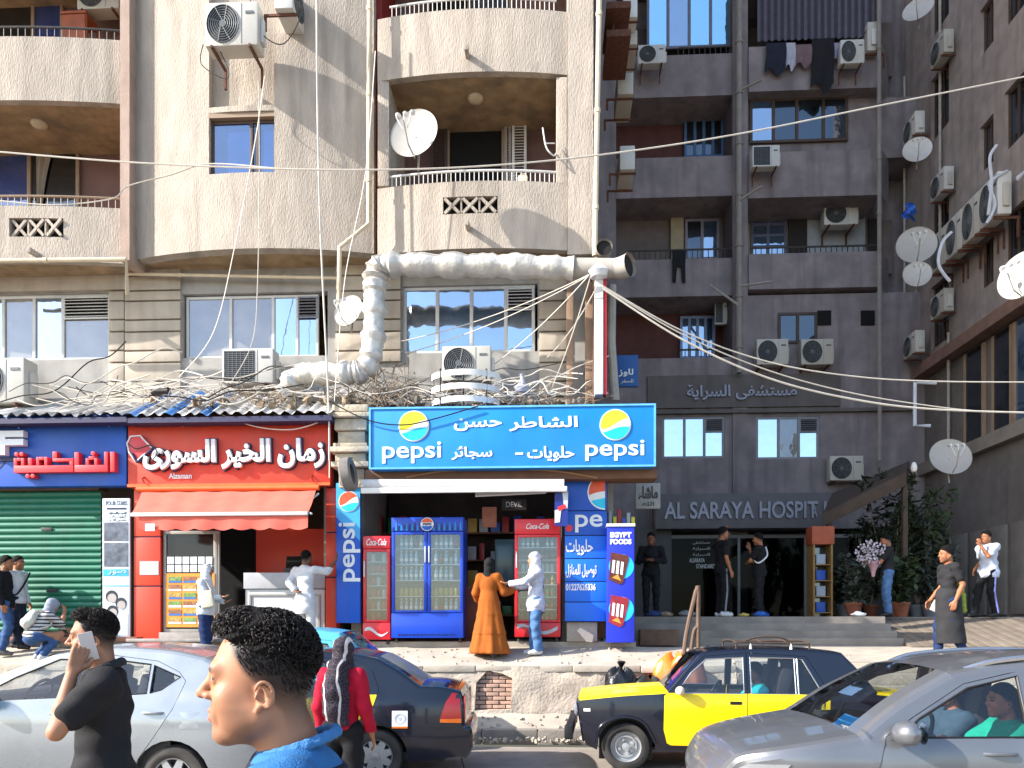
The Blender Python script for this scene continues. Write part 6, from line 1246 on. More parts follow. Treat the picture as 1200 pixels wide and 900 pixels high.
# ---- silver saloon at the left
def px2(pr, xr, s): return lambda px, py: (xr+(px-pr)/s, CAM_H-(py-HZ)/s)
f = px2(200, 1.255, 131.4); Ys = 6.85; xc_ = X(200, Ys)-1.255
dl = [(-.72, 1.0), (.42, 1.055), (.98, 1.085), (1.27, 1.235), (1.0, 1.355), (.55, 1.40), (.1, 1.40), (-.3, 1.235)]
SIL = dict(fine=2, sp=.055, W=1.695, belt=1.05, taper=(.25, .14), sill=.23, wr=.305, xf=-1.345, xr=1.255, spokes=7, spoke_w=.05, paint=SILV_P, crease=.86, cabin=(-.75, 1.3), mirror=(-.5, 1.03, .115),
 top=[(-2.2, .3), (2.2, .3)],
 segs=[('front', [(-2.13, .28), (-2.2, .5), (-2.17, .68), (-2.05, .80)], 4), ('hood', [(-2.05, .80), (-1.6, .92), (-1.08, 1.0)], 4), ('windshield', [(-1.08, 1.0), (-.5, 1.25), (.02, 1.445)], 4), ('roof', [(.02, 1.445), (.4, 1.5), (.8, 1.51), (1.2, 1.48), (1.5, 1.42)], 4), ('rear_window', [(1.5, 1.42), (1.8, 1.27), (1.98, 1.13)], 4), ('trunk', [(1.98, 1.13), (2.1, 1.115), (2.2, 1.09)], 3), ('rear', [(2.2, 1.09), (2.23, .8), (2.21, .55), (2.12, .28)], 4)],
 door_union=[(-.98, .34), (.38, .30), (.86, .32), (.94, .48), (1.10, .70), (1.26, .95), (1.345, 1.2), (1.27, 1.285), (1.05, 1.385), (.6, 1.44), (.1, 1.44), (-.35, 1.26), (-.86, 1.03), (-.96, .9), (-1.02, .6)],
 doors=[dict(poly=[(-.98, .34), (.38, .30), (.42, .7), (.42, 1.43), (.1, 1.44), (-.35, 1.26), (-.86, 1.03), (-.96, .9), (-1.02, .6)], win=[[(-.70, 1.005), (.36, 1.05), (.36, 1.395), (.1, 1.395), (-.3, 1.225)]], handle=(.20, .90, .20)),
        dict(poly=[(.38, .30), (.86, .32), (.94, .48), (1.10, .70), (1.26, .95), (1.345, 1.2), (1.27, 1.285), (1.05, 1.385), (.6, 1.44), (.42, 1.43), (.42, .7)], win=[[(.48, 1.055), (.985, 1.085), (.985, 1.35), (.6, 1.395), (.48, 1.395)], [(1.02, 1.088), (1.12, 1.12), (1.285, 1.235), (1.02, 1.342)]], handle=(1.08, .91, .20))],
 skins=[('headlight', [(-2.08, .70), (-1.75, .78), (-1.62, .86), (-1.95, .82)], LAMPC, -.006, .02), ('taillight', [(2.0, .85), (2.16, .85), (2.16, 1.05), (1.95, 1.02)], LRD, -.006, .02), ('fuel_lid', [(1.33, .77), (1.51, .77), (1.51, .92), (1.33, .92)], SILV_P, -.003, .006)])
car('silver_saloon', 'silver saloon car with dark tinted roof edge, nearest car at the left', (xc_, Ys+.85, 0), 0, SIL)
# ---- navy and yellow taxi, seen from behind-left
Yc = 8.2; f = px2(433, 1.1, 110.0); xc_ = X(433, Yc)-1.1
TAX = dict(fine=2, sp=.07, W=1.67, belt=.95, taper=(.25, .10), sill=.22, wr=.29, xf=-1.34, xr=1.1, spokes=8, spoke_w=.06, paint=NAVY_P, cabin=(-.7, 1.2), rearglass=glass_clear('dusty_glass', (.7, .72, .72), .04, .38, .3), cat='taxi', mirror=(-.55, .98, .1), mirror_m=TRIM,
 top=[(-2.13, .3), (2.13, .3)], r=.05,
 segs=[('front', [(-2.08, .26), (-2.13, .5), (-2.05, .72)], 3), ('hood', [(-2.05, .72), (-1.5, .88), (-1.0, .95)], 4), ('windshield', [(-1.0, .95), (-.55, 1.2), (-.15, 1.37)], 4), ('roof', [(-.15, 1.37), (.3, 1.42), (.75, 1.42), (1.1, 1.36)], 4), ('rear_window', [(1.1, 1.36), (1.35, 1.22), (1.58, 1.06)], 4), ('trunk', [(1.58, 1.06), (1.8, 1.05), (2.02, 1.0)], 3), ('rear', [(2.02, 1.0), (2.06, .85), (2.07, .62)], 3), ('bumper', [(2.07, .62), (2.14, .58), (2.15, .4), (2.08, .25)], 3)],
 door_union=[(-.95, .3), (.25, .28), (.72, .3), (.78, .5), (.92, .68), (1.08, .85), (1.13, 1.02), (1.05, 1.22), (.85, 1.34), (.3, 1.38), (-.12, 1.33), (-.5, 1.15), (-.88, .98)],
 doors=[dict(poly=[(-.95, .3), (.25, .28), (.27, 1.375), (-.12, 1.33), (-.5, 1.15), (-.88, .98)], win=[[(-.72, .97), (.21, .99), (.21, 1.33), (-.1, 1.29), (-.45, 1.13)]], handle=(.1, .84, .16), paint=YELL_P, hm=TRIM),
        dict(poly=[(.25, .28), (.72, .3), (.78, .5), (.92, .68), (1.08, .85), (1.13, 1.02), (1.05, 1.22), (.85, 1.34), (.3, 1.38), (.27, 1.375)], win=[[(.32, .99), (1.03, 1.01), (.96, 1.2), (.8, 1.29), (.32, 1.33)]], handle=(.9, .85, .14), paint=YELL_P, hm=TRIM)],
 skins=[('taillight', [(1.80, .70), (2.03, .70), (2.01, .96), (1.93, .98), (1.86, .88)], LRD, -.006, .02), ('taillight_lens', [(1.80, .66), (2.03, .65), (2.03, .697), (1.8, .697)], LOR, -.006, .02)])
t, SW, both, Cc_ = car('taxi_saloon', 'dark navy taxi with yellow doors and round white sticker, seen from behind', (xc_, Yc+.83, 0), R(3.5), TAX)
SQ = [(1.28, .62), (1.45, .62), (1.45, .79), (1.28, .79)]; both('square_sticker', SQ, [], LWH, -.004, 0, .2, sides=(-1,)); both('sticker_band', [(1.28, .60), (1.45, .60), (1.45, .62), (1.28, .62)], [], LOR, -.004, 0, .2, sides=(-1,))
q = MB(); q.lathe([(.045, 0), (.062, 0), (.062, .003), (.045, .003)], (1.365, -SW(1.365, .705)-.004, .705), Matrix.Rotation(R(90), 3, 'X'), 22, False); q.lathe([(0, 0), (.022, 0)], (1.365, -SW(1.365, .705)-.006, .705), Matrix.Rotation(R(90), 3, 'X'), 14, False); q.build('sticker_ring', SILV, t)
q = MB(); q.box(2.068, 2.085, -.30, .30, .66, .78); q.build('number_plate', WHITE, t)
for s in (-1, 1): q = MB(); q.box(2.055, 2.075, s*.72-.09, s*.72+.09, .68, .94) if s > 0 else q.box(2.055, 2.075, -.74, -.55, .68, .94); q.build('taillight', LRD, t, bevel=.01)
for y, z, m in ((-.45, .9, WHITE), (-.38, .74, LOR), (-.2, .88, CHR), (.1, .92, WHITE)): q = MB(); q.lathe([(.05, 0), (.05, .006), (0, .006)], (2.07, y, z), Matrix.Rotation(R(90), 3, 'Y'), 14); q.build('round_sticker', m, t)
q = MB(); q.tube([(1.98, -.5, 1.03), (2.03, -.5, 1.12)], .006, 4); q.build('aerial', TRIM, t); q = MB(); q.tube([(2.0, -.3, .2), (2.05, -.3, .02)], .008, 4); q.build('ground_strap', TRIM, t)
# ---- boxy yellow-door taxi with roof rack
Yt = 9.0; xc_ = X(740, Yt)+1.36
BOX = dict(W=1.60, belt=.915, taper=(.05, .06), sill=.24, wr=.285, xf=-1.36, xr=1.065, spokes=0, paint=NAVY_P, paint2=YELL_P, rim=RIMS, cabin=(-.72, 1.0), flat_handle=True, cat='taxi', tumble=.26, mirror=(-.72, .96, .075), mirror_m=CREAMP,
 top=[(-1.95, .3), (2.1, .3)], r=.035, crown=.02, segmat=dict(hood=1, trunk=1), sideglass=CGL,
 segs=[('front', [(-1.88, .34), (-1.90, .5), (-1.95, .80), (-1.92, .86)], 2), ('hood', [(-1.92, .86), (-1.4, .92), (-.88, .955)], 4), ('windshield', [(-.88, .955), (-.68, 1.19), (-.52, 1.37)], 3), ('roof', [(-.52, 1.37), (-.38, 1.42), (.1, 1.45), (.7, 1.44), (1.12, 1.40)], 4), ('rear_window', [(1.12, 1.40), (1.3, 1.2), (1.48, .96)], 3), ('trunk', [(1.48, .96), (1.8, .93), (2.08, .90)], 3), ('rear', [(2.08, .90), (2.1, .6), (2.06, .36)], 2)],
 door_union=[(-.89, .335), (-.84, .31), (.02, .30), (.63, .31), (.68, .5), (.80, .66), (.95, .72), (.965, .93), (.72, 1.36), (.05, 1.40), (-.44, 1.36), (-.62, 1.2), (-.83, .95), (-.92, .9), (-.93, .5)],
 doors=[dict(poly=[(-.89, .335), (-.84, .31), (.02, .30), (.035, .93), (.04, 1.40), (-.44, 1.36), (-.62, 1.2), (-.83, .95), (-.92, .9), (-.93, .5)], win=[[(-.78, .925), (.0, .925), (.0, 1.345), (-.42, 1.32), (-.6, 1.16)]], handle=(-.1, .82, .13), paint=YELL_P, seal=CHR),
        dict(poly=[(.02, .30), (.63, .31), (.68, .5), (.80, .66), (.95, .72), (.965, .93), (.72, 1.36), (.05, 1.40), (.04, 1.40), (.035, .93)], win=[[(.08, .925), (.58, .925), (.58, 1.335), (.08, 1.345)], [(.61, .925), (.88, .925), (.67, 1.32), (.61, 1.33)]], handle=(.78, .82, .13), paint=YELL_P, seal=CHR)],
 skins=[('marker_lamp', [(-1.86, .70), (-1.78, .70), (-1.78, .735), (-1.86, .735)], WHITE, -.006, .015), ('sill_strip', [(-.9, .262), (.66, .262), (.66, .29), (-.9, .29)], TRIM, -.004, 0)])
t, SW, both, Cc_ = car('boxy_taxi', 'boxy dark blue taxi with bright yellow doors and roof rack', (xc_, Yt+.8, 0), R(-4), BOX)
q = MB()
for s in (-1, 1):
    q = MB(); q.tube(smooth_path([(-1.36-.35, s*(SW(-1.36, .5)+.004), .30), (-1.36-.30, s*(SW(-1.36, .5)+.012), .52), (-1.36-.05, s*(SW(-1.36, .6)+.016), .645), (-1.36+.2, s*(SW(-1.36, .5)+.012), .58), (-1.36+.34, s*(SW(-1.2, .4)+.004), .34)], 6), .018, 6); q.build('arch_lip', NAVY_P, t, smooth=True)
q = MB(); q.box(-2.08, -1.99, -.80, .80, .38, .53); q.build('bumper', TRIM, t, bevel=.02)
for s in (-1, 1): q = MB(); q.box(-2.085, -1.985, s*.80-.05, s*.80+.05, .37, .54); q.build('bumper_end', TRIM, t, bevel=.02); q = MB(); q.lathe([(.1, 0), (.1, .02), (.06, .05), (0, .055)], (-1.93, s*.55, .72), Matrix.Rotation(R(-90), 3, 'Y'), 18); q.build('headlight', LAMPC, t, smooth=True)
q = MB(); q.box(2.10, 2.17, -.8, .8, .4, .5); q.build('bumper', TRIM, t, bevel=.02)
q = MB(); rk = RP
for y in (-.52, .52):
    q.tube(smooth_path([(-.05, y, 1.43), (-.05, y, 1.50), (.0, y, 1.52), (.72, y, 1.50), (.78, y, 1.49), (.79, y, 1.40)], 4), .013, 6)
for x in (-.05, .25, .55, .78):
    q.tube(smooth_path([(x, -.54, 1.50), (x, -.3, 1.535), (x, .3, 1.535), (x, .54, 1.50)], 4), .012, 6)
for y in (-.25, 0, .25): q.tube([(-.05, y, 1.53), (.78, y, 1.53)], .009, 5)
q.tube(smooth_path([(.02, -.5, 1.52), (.2, -.5, 1.58), (.45, -.5, 1.58), (.6, -.5, 1.51)], 4), .012, 6); q.build('roof_rack', mat('rack_rust', '#3c3029', .8, .3, 8), t, smooth=True)
for x in (.1, .56): q = MB(); q.lathe([(.035, 0), (.02, .05), (.006, .12)], (x, -.60, 1.385), None, 8); q.build('rack_clamp', WHITE, t)
# ---- warm grey car at the right, nearest
Yg = 5.3; xc_ = X(822, Yg)+2.25
SUVd = dict(fine=3, sp=.045, W=1.80, belt=.935, taper=(.30, .15), sill=.26, wr=.345, xf=-1.36, xr=1.25, spokes=6, spoke_w=.06, paint=GREY_P, crease=.78, cabin=(-1.0, 1.2), tumble=.36, mirror=(-.88, .99, .12),
 top=[(-2.10, .3), (2.2, .3)], r=.07, crown=.035,
 segs=[('front', [(-2.02, .3), (-2.10, .5), (-2.09, .63), (-2.03, .73)], 4), ('hood', [(-2.03, .73), (-1.93, .81), (-1.62, .885), (-1.18, .965)], 5), ('windshield', [(-1.18, .965), (-.88, 1.18), (-.5, 1.385)], 4), ('roof', [(-.5, 1.385), (.0, 1.465), (.6, 1.495), (1.2, 1.465), (1.75, 1.38)], 4), ('rear_window', [(1.75, 1.38), (1.98, 1.23), (2.12, 1.05)], 3), ('rear', [(2.12, 1.05), (2.2, .8), (2.2, .55), (2.12, .3)], 4)],
 door_union=[(-1.0, .36), (.02, .33), (.85, .35), (.92, .55), (1.1, .72), (1.25, .97), (1.3, 1.3), (1.15, 1.38), (.6, 1.42), (.0, 1.405), (-.42, 1.31), (-.80, 1.085), (-1.0, .955), (-1.08, .7)],
 doors=[dict(poly=[(-1.0, .36), (.02, .33), (.04, 1.41), (.0, 1.405), (-.42, 1.31), (-.80, 1.085), (-1.0, .955), (-1.08, .7)], win=[[(-.93, .945), (-.05, .955), (-.05, 1.36), (-.4, 1.275), (-.76, 1.07)]], handle=(-.26, .845, .22), seal=TRIM),
        dict(poly=[(.02, .33), (.85, .35), (.92, .55), (1.1, .72), (1.25, .97), (1.3, 1.3), (1.15, 1.38), (.6, 1.42), (.04, 1.41)], win=[[(.08, .955), (1.1, .97), (1.16, 1.25), (1.05, 1.325), (.6, 1.375), (.08, 1.37)]], handle=(.9, .86, .2))],
 skins=[('headlight', [(-2.02, .66), (-1.85, .67), (-1.66, .735), (-1.64, .76), (-1.9, .745)], LAMPC, -.008, .02)])
t, SW, both, Cc_ = car('grey_crossover', 'warm grey crossover car at the right, nearest the camera', (xc_, Yg+.9, 0), R(0), SUVd)
for s in (-1, 1): q = MB(); q.tube(smooth_path([(-.35, s*(SW(0, 1.5)-.06), 1.40), (-.1, s*(SW(0, 1.42)-.04), 1.47), (.5, s*(SW(0, 1.42)-.05), 1.51), (1.2, s*(SW(0, 1.42)-.06), 1.475), (1.45, s*(SW(0, 1.42)-.08), 1.42)], 5), .022, 7); q.build('roof_rail', CHR, t, smooth=True)
for s, x in ((-.35, -1.16), (.25, -1.14)): q = MB(); q.tube([(x, s, .995), (x+.2, s+.35, 1.10)], .012, 5); q.build('wiper', TRIM, t)
# ---- light blue hatchback parked by the kerb
Yb = 10.1; xc_ = X(318, Yb)
HAT = dict(W=1.60, belt=1.1, taper=(.2, .1), sill=.24, wr=.28, xf=-1.15, xr=1.15, spokes=6, paint=LBL_P, cabin=(-.6, 1.0), mirror=(-.7, 1.12, .1),
 top=[(-1.8, .3), (1.75, .3)],
 segs=[('front', [(-1.74, .28), (-1.8, .5), (-1.7, .8)], 3), ('hood', [(-1.7, .8), (-1.3, 1.0), (-1.05, 1.1)], 3), ('windshield', [(-1.05, 1.1), (-.7, 1.38), (-.38, 1.56)], 3), ('roof', [(-.38, 1.56), (.1, 1.65), (.5, 1.665), (.85, 1.62)], 3), ('rear_window', [(.85, 1.62), (1.1, 1.4), (1.3, 1.12)], 3), ('rear', [(1.3, 1.12), (1.6, .9), (1.7, .6), (1.65, .28)], 3)],
 door_union=[(-.8, .34), (.75, .34), (.95, .8), (.98, 1.12), (.75, 1.52), (.1, 1.57), (-.32, 1.5), (-.85, 1.13)],
 doors=[dict(poly=[(-.8, .34), (.1, .34), (.1, 1.57), (-.32, 1.5), (-.85, 1.13)], win=[[(-.72, 1.12), (.04, 1.12), (.04, 1.51), (-.3, 1.45)]], handle=(-.05, .98, .16)), dict(poly=[(.1, .34), (.75, .34), (.95, .8), (.98, 1.12), (.75, 1.52), (.1, 1.57)], win=[[(.15, 1.12), (.9, 1.12), (.7, 1.47), (.15, 1.51)]], handle=(.78, .98, .16))])
car('blue_hatchback', 'light blue hatchback parked at the kerb between the silver saloon and the dark taxi', (xc_, Yb+.8, 0), 0, HAT)
# ================================================================ people: smooth-blended volumes meshed by surface nets
class SDF:
    def __init__(s): s.P = []; s.cuts = []; s.post = None
    def _add(s, fn, lo, hi, k, op=1): s.P.append((fn, np.array(lo, float), np.array(hi, float), k, op)); return s
    def ell(s, c, r, M=None, k=.02, op=1):
        c = np.array(c, float); r = np.array(r, float); m = np.array(M.transposed() if M is not None else Matrix.Identity(3), float); R_ = r.max() if M is not None else r
        def fn(x, y, z):
            a, b, d = x-c[0], y-c[1], z-c[2]; p = [m[i][0]*a+m[i][1]*b+m[i][2]*d for i in range(3)]
            k0 = np.sqrt(sum((p[i]/r[i])**2 for i in range(3)))+1e-6; k1 = np.sqrt(sum((p[i]/r[i]**2)**2 for i in range(3)))+1e-6
            return k0*(k0-1)/k1
        return s._add(fn, c-R_, c+R_, k, op)
    def cone(s, a, b, ra, rb, k=.02, op=1):
        a = np.array(a, float); b = np.array(b, float); ba = b-a; L = max(1e-9, ba @ ba); R_ = max(ra, rb)
        def fn(x, y, z):
            p, q, w = x-a[0], y-a[1], z-a[2]; h = np.clip((p*ba[0]+q*ba[1]+w*ba[2])/L, 0, 1)
            return np.sqrt((p-h*ba[0])**2+(q-h*ba[1])**2+(w-h*ba[2])**2)-(ra+(rb-ra)*h)
        return s._add(fn, np.minimum(a, b)-R_, np.maximum(a, b)+R_, k, op)
    def chain(s, pts, rs, k=.02, op=1):
        for i in range(len(pts)-1): s.cone(pts[i], pts[i+1], rs[i], rs[i+1], k, op)
        return s
    def cut(s, p, n): s.cuts.append((np.array(p, float), np.array(n, float)/np.linalg.norm(n))); return s
    def mesh(s, h):
        add = [q for q in s.P if q[4] > 0]; lo = np.min([q[1] for q in add], 0)-3*h-.012; hi = np.max([q[2] for q in add], 0)+3*h+.012
        n = np.ceil((hi-lo)/h).astype(int)+1; ax = [(lo[i]+h*np.arange(n[i])).astype(np.float32) for i in range(3)]; D = np.full(n, .25, np.float32)
        for fn, l, u, k, op in s.P:
            i0 = np.maximum(0, np.floor((l-k-3*h-lo)/h).astype(int)); i1 = np.minimum(n, np.ceil((u+k+3*h-lo)/h).astype(int)+1)
            if (i1 <= i0).any(): continue
            sl = tuple(slice(a, b) for a, b in zip(i0, i1)); d = fn(ax[0][sl[0]][:, None, None], ax[1][sl[1]][None, :, None], ax[2][sl[2]][None, None, :]).astype(np.float32); o = D[sl]
            if op > 0: t = np.clip(.5+.5*(o-d)/k, 0, 1); D[sl] = o*(1-t)+d*t-k*t*(1-t)
            else: t = np.clip(.5-.5*(o+d)/k, 0, 1); D[sl] = o*(1-t)-d*t+k*t*(1-t)
        G = (ax[0][:, None, None], ax[1][None, :, None], ax[2][None, None, :])
        if s.post is not None: D = s.post(D, *G).astype(np.float32)
        for p, nn in s.cuts: D = np.maximum(D, ((G[0]-p[0])*nn[0]+(G[1]-p[1])*nn[1]+(G[2]-p[2])*nn[2]).astype(np.float32))
        I = D < 0; m = [I[a:n[0]-1+a, b:n[1]-1+b, c:n[2]-1+c] for a in (0, 1) for b in (0, 1) for c in (0, 1)]
        anyc = m[0].copy(); allc = m[0].copy()
        for q in m[1:]: anyc |= q; allc &= q
        act = np.argwhere(anyc & ~allc); idx = np.full(n-1, -1, np.int64); idx[tuple(act.T)] = np.arange(len(act)); pos = np.zeros((len(act), 3)); cnt = np.zeros(len(act))
        for a in range(3):
            o1, o2 = [i for i in range(3) if i != a]
            for u in (0, 1):
                for v in (0, 1):
                    c0 = act.copy(); c0[:, o1] += u; c0[:, o2] += v; c1 = c0.copy(); c1[:, a] += 1; d0 = D[tuple(c0.T)]; d1 = D[tuple(c1.T)]; w = (d0 < 0) != (d1 < 0)
                    t = np.where(w, d0/np.where(w, d0-d1, 1), 0); p = c0.astype(float); p[:, a] += t; pos[w] += p[w]; cnt[w] += 1
        V = lo+h*(pos/cnt[:, None]); F = []
        for a in range(3):
            o1, o2 = (a+1) % 3, (a+2) % 3; s0 = [slice(None)]*3; s1 = [slice(None)]*3; s0[a] = slice(0, -1); s1[a] = slice(1, None); A = I[tuple(s0)]; B_ = I[tuple(s1)]
            e = np.argwhere(A != B_); e = e[(e[:, o1] > 0) & (e[:, o2] > 0) & (e[:, o1] < n[o1]-1) & (e[:, o2] < n[o2]-1)]; ins = A[tuple(e.T)]
            q = []
            for u, v in ((1, 1), (0, 1), (0, 0), (1, 0)): c = e.copy(); c[:, o1] -= u; c[:, o2] -= v; q.append(idx[tuple(c.T)])
            q = np.stack(q, 1); q[~ins] = q[~ins][:, ::-1]; F.append(q)
        return V, np.concatenate(F)
def vol(name, S, h, mats, parent, attr=None, matfn=None, smooth=True, label=None):
    V, F = S.mesh(h); me = bpy.data.meshes.new(name); me.vertices.add(len(V)); me.vertices.foreach_set('co', V.astype(np.float32).ravel()); me.loops.add(F.size); me.loops.foreach_set('vertex_index', F.ravel().astype(np.int32)); me.polygons.add(len(F)); me.polygons.foreach_set('loop_start', np.arange(0, F.size, 4, dtype=np.int32)); me.update(calc_edges=True); me.validate()
    for m in (mats if isinstance(mats, (list, tuple)) else [mats]): me.materials.append(m)
    if matfn is not None: me.polygons.foreach_set('material_index', matfn(V[F].mean(1)).astype(np.int32))
    if attr is not None:
        a = me.attributes.new(attr[0], 'FLOAT', 'POINT'); a.data.foreach_set('value', attr[1](V).astype(np.float32))
    me.polygons.foreach_set('use_smooth', [smooth]*len(me.polygons)); o = bpy.data.objects.new(name, me); COL.objects.link(o); o.parent = parent
    if label: o['label'] = label
    return o
v3 = lambda *a: np.array(a, float)
HAIRC = (.012, .010, .009)
def skin(name, c): return mat(name, c, .55, .06, 14, bump=.05, bscale=400, attr=('hairy', HAIRC), spec=.35)
SK1 = skin('skin_light', '#a06f52'); SK2 = skin('skin_tan', '#945f40'); SK3 = skin('skin_brown', '#754831')
LIP = mat('lip_skin', '#a5604e', .45, .05, 10); EYEW = mat('eye_white', '#9a8f88', .5); IRIS = mat('eye_iris', '#1e130d', .2); HAIR = mat('black_hair', '#0f0c0b', .75, .4, 60, bump=1, bscale=160, spec=.15)
def head_prims(S, T, e=0.0, face=True, neckto=None, big=1.0):
    """T maps head coordinates (ear level origin, +y the face, +z up) to the body frame; e inflates"""
    M = T.to_3x3(); g = M.to_scale()[0]; Rm = M.normalized(); P = lambda x, y, z: np.array(T @ Vector((x, y, z))); r3 = lambda *a: [(q+e)*g for q in a]
    S.ell(P(0, -.004, .062), r3(.077, .094, .094), Rm, .03*g); S.ell(P(0, .034, .0), r3(.062, .064, .096), Rm, .03*g)
    for s in (-1, 1): S.cone(P(s*.056, .004, -.040), P(s*.016, .070, -.078), (.018+e)*g, (.015+e)*g, .03*g)
    if not face: return P
    S.cone(P(-.034, .085, .051), P(.034, .085, .051), .015*g, .015*g, .02*g)
    for s in (-1, 1): S.ell(P(s*.043, .066, -.002), [.022*g, .024*g, .022*g], Rm, .02*g)
    for s in (-1, 1): S.ell(P(s*.047, .040, -.036), [.020*g, .034*g, .034*g], Rm, .025*g)
    S.ell(P(0, .086, -.034), [.028*g, .016*g, .024*g], Rm, .016*g); S.ell(P(0, .080, -.076), [.02*g, .017*g, .016*g], Rm, .02*g)
    for s in (-1, 1):
        S.ell(P(s*.031, .107, .034), [.018*g, .017*g, .0105*g], Rm, .012*g, -1); S.ell(P(s*.031, .0855, .034), [.0125*g]*3, Rm, .003*g); S.cone(P(s*.019, .094, .0395), P(s*.043, .089, .0385), .0042*g, .0042*g, .004*g); S.cone(P(s*.021, .0945, .0275), P(s*.042, .090, .0285), .0036*g, .0036*g, .004*g)
    S.cone(P(0, .096, .040), P(0, .1185, .008), .0075*g, .010*g, .012*g); S.ell(P(0, .1175, .004), [.0105*g, .0115*g, .0095*g], Rm, .006*g)
    for s in (-1, 1): S.ell(P(s*.0125, .104, .0005), [.008*g, .011*g, .008*g], Rm, .006*g); S.ell(P(s*.006, .112, -.0065), [.0035*g, .006*g, .003*g], Rm, .003*g, -1)
    for s in (-1, 1): S.cone(P(s*.022, .090, -.0345), P(s*.004, .1025, -.0295), .0042*g, .0055*g, .005*g); S.cone(P(s*.021, .090, -.038), P(0, .1005, -.044), .0045*g, .007*g, .005*g)
    S.cone(P(-.021, .096, -.0365), P(0, .1085, -.0365), .0016*g, .0018*g, .003*g, -1); S.cone(P(.021, .096, -.0365), P(0, .1085, -.0365), .0016*g, .0018*g, .003*g, -1)
    Re = Rm @ Matrix.Rotation(R(-12), 3, 'X')
    for s in (-1, 1):
        S.ell(P(s*.079, -.006, .003), [.0075*g, .0165*g, .027*g], Re @ Matrix.Rotation(R(22*s), 3, 'Z'), .006*g); S.ell(P(s*.0855, -.002, .004), [.0085*g, .0105*g, .0175*g], Re, .003*g, -1)
        ring = [P(s*(.087+.003*math.sin(a)), -.0075-.0165*math.cos(a)+.0015*math.sin(a), .006+.0245*math.sin(a)) for a in [R(-75+18*i) for i in range(14)]]
        S.chain(ring, [.0034*g]*len(ring), .003*g); S.chain([P(s*.084, -.014, -.008), P(s*.085, -.015, .006), P(s*.085, -.010, .016)], [.003*g]*3, .004*g); S.ell(P(s*.081, .0045, -.021), [.0055*g, .0065*g, .0075*g], Rm, .005*g); S.ell(P(s*.081, .0095, .001), [.0045*g, .0035*g, .0055*g], Rm, .004*g)
    return P
def hairy_fn(T, fade=True, beard=.25, stubble=True):
    Ti = np.array(T.inverted())
    def fn(V):
        p = V @ Ti[:3, :3].T+Ti[:3, 3]; x, y, z = p.T; sm = lambda a, b, t: np.clip((t-a)/(b-a), 0, 1)**2*(3-2*np.clip((t-a)/(b-a), 0, 1))
        line = np.interp(z, [-.12, -.03, .02, .05, .08, .11, .2], [-.055, -.03, .012, .040, .058, .070, .075]); back = sm(0, .014, line-y)
        scalp = back*sm(-.055 if fade else -.09, .062 if fade else -.03, z-.6*np.minimum(y, .03) if fade else z)**.85*(z > -.11); ear = (np.abs(x) > .0795) & (np.abs(z-.003) < .034) & (np.abs(y+.008) < .032); scalp = np.where(ear, scalp*.0, scalp)
        bx = np.abs(np.abs(x)-.031); brow = sm(.024, .012, bx)*sm(.0085, .003, np.abs(z-(.0535-.10*np.maximum(0, np.abs(x)-.036))))*(y > .055)
        jaw = beard*sm(-.012, -.03, z)*sm(-.13, -.09, z)*(y > -.01)*sm(.0, .03, y); jaw = np.where((np.abs(x) < .024) & (np.abs(z+.037) < .012), 0, jaw); stache = beard*1.2*(np.abs(x) < .026)*(y > .088)*sm(.010, .004, np.abs(z+.018))
        lash = .95*sm(.0034, .0014, np.abs(z-.0372+.004*np.maximum(0, np.abs(x)-.036)/.01))*(np.abs(x) > .018)*(np.abs(x) < .046)*(y > .084)
        return np.clip(np.maximum.reduce([lash, scalp*.97, brow*.9, jaw, stache]), 0, 1)
    return fn
def face_mat(T):
    Ti = np.array(T.inverted())
    def fn(C):
        p = C @ Ti[:3, :3].T+Ti[:3, 3]; x, y, z = p.T; o = np.zeros(len(C), int); ax = np.abs(x)
        o[(ax < .021) & (y > .093) & ((np.abs(z+.0305) < .0045) | (np.abs(z+.0435) < .006))] = 1
        d = np.sqrt((ax-.031)**2+(y-.0855)**2+(z-.034)**2); eye = (d < .0133) & (y > .088) & (np.abs(z-.0335) < .0052) & (np.abs(ax-.031) < .0105); o[eye] = 2; o[eye & (np.abs(ax-.031) < .0064)] = 3
        return o
    return fn
def hand_prims(S, w, d, lat, nrm, g, curl=.5, side=1, spread=.0, r=.0088):
    """w wrist, d along the hand, lat towards the thumb, nrm the back of the hand"""
    w, d, lat, nrm = [np.array(Vector(q), float) for q in (w, d, lat, nrm)]; d = d/np.linalg.norm(d); lat = lat-d*(lat @ d); lat /= np.linalg.norm(lat); nrm = np.cross(d, lat)*(1 if np.dot(np.cross(d, lat), nrm) > 0 else -1)
    for o in (-.026, -.009, .009, .026): S.cone(w+lat*o*.6*g+d*.012*g, w+lat*o*g+d*.083*g, .015*g, .0125*g, .012*g)
    for i, (o, L) in enumerate(((.029, .072), (.010, .082), (-.010, .076), (-.029, .060))):
        b = w+d*.086*g+lat*o*g; dd = d+lat*spread*(1.5-i)*.2; a = curl*.6; pts = [b]; ang = 0
        for seg in (.45, .32, .23): ang += a; q = dd*math.cos(ang)-nrm*math.sin(ang); pts.append(pts[-1]+q/np.linalg.norm(q)*L*seg*g)
        S.chain(pts, [r*1.12*g, r*1.05*g, r*.95*g, r*.82*g], .004*g)
    t0 = w+d*.022*g+lat*.022*g; t1 = t0+(lat*.75+d*.8-nrm*.25)*.035*g; t2 = t1+(d*.9+lat*.25-nrm*.4*curl)*.03*g; t3 = t2+(d*1.0-nrm*.5*curl)*.022*g; S.chain([t0, t1, t2, t3], [.014*g, .0125*g, .0105*g, .009*g], .010*g)
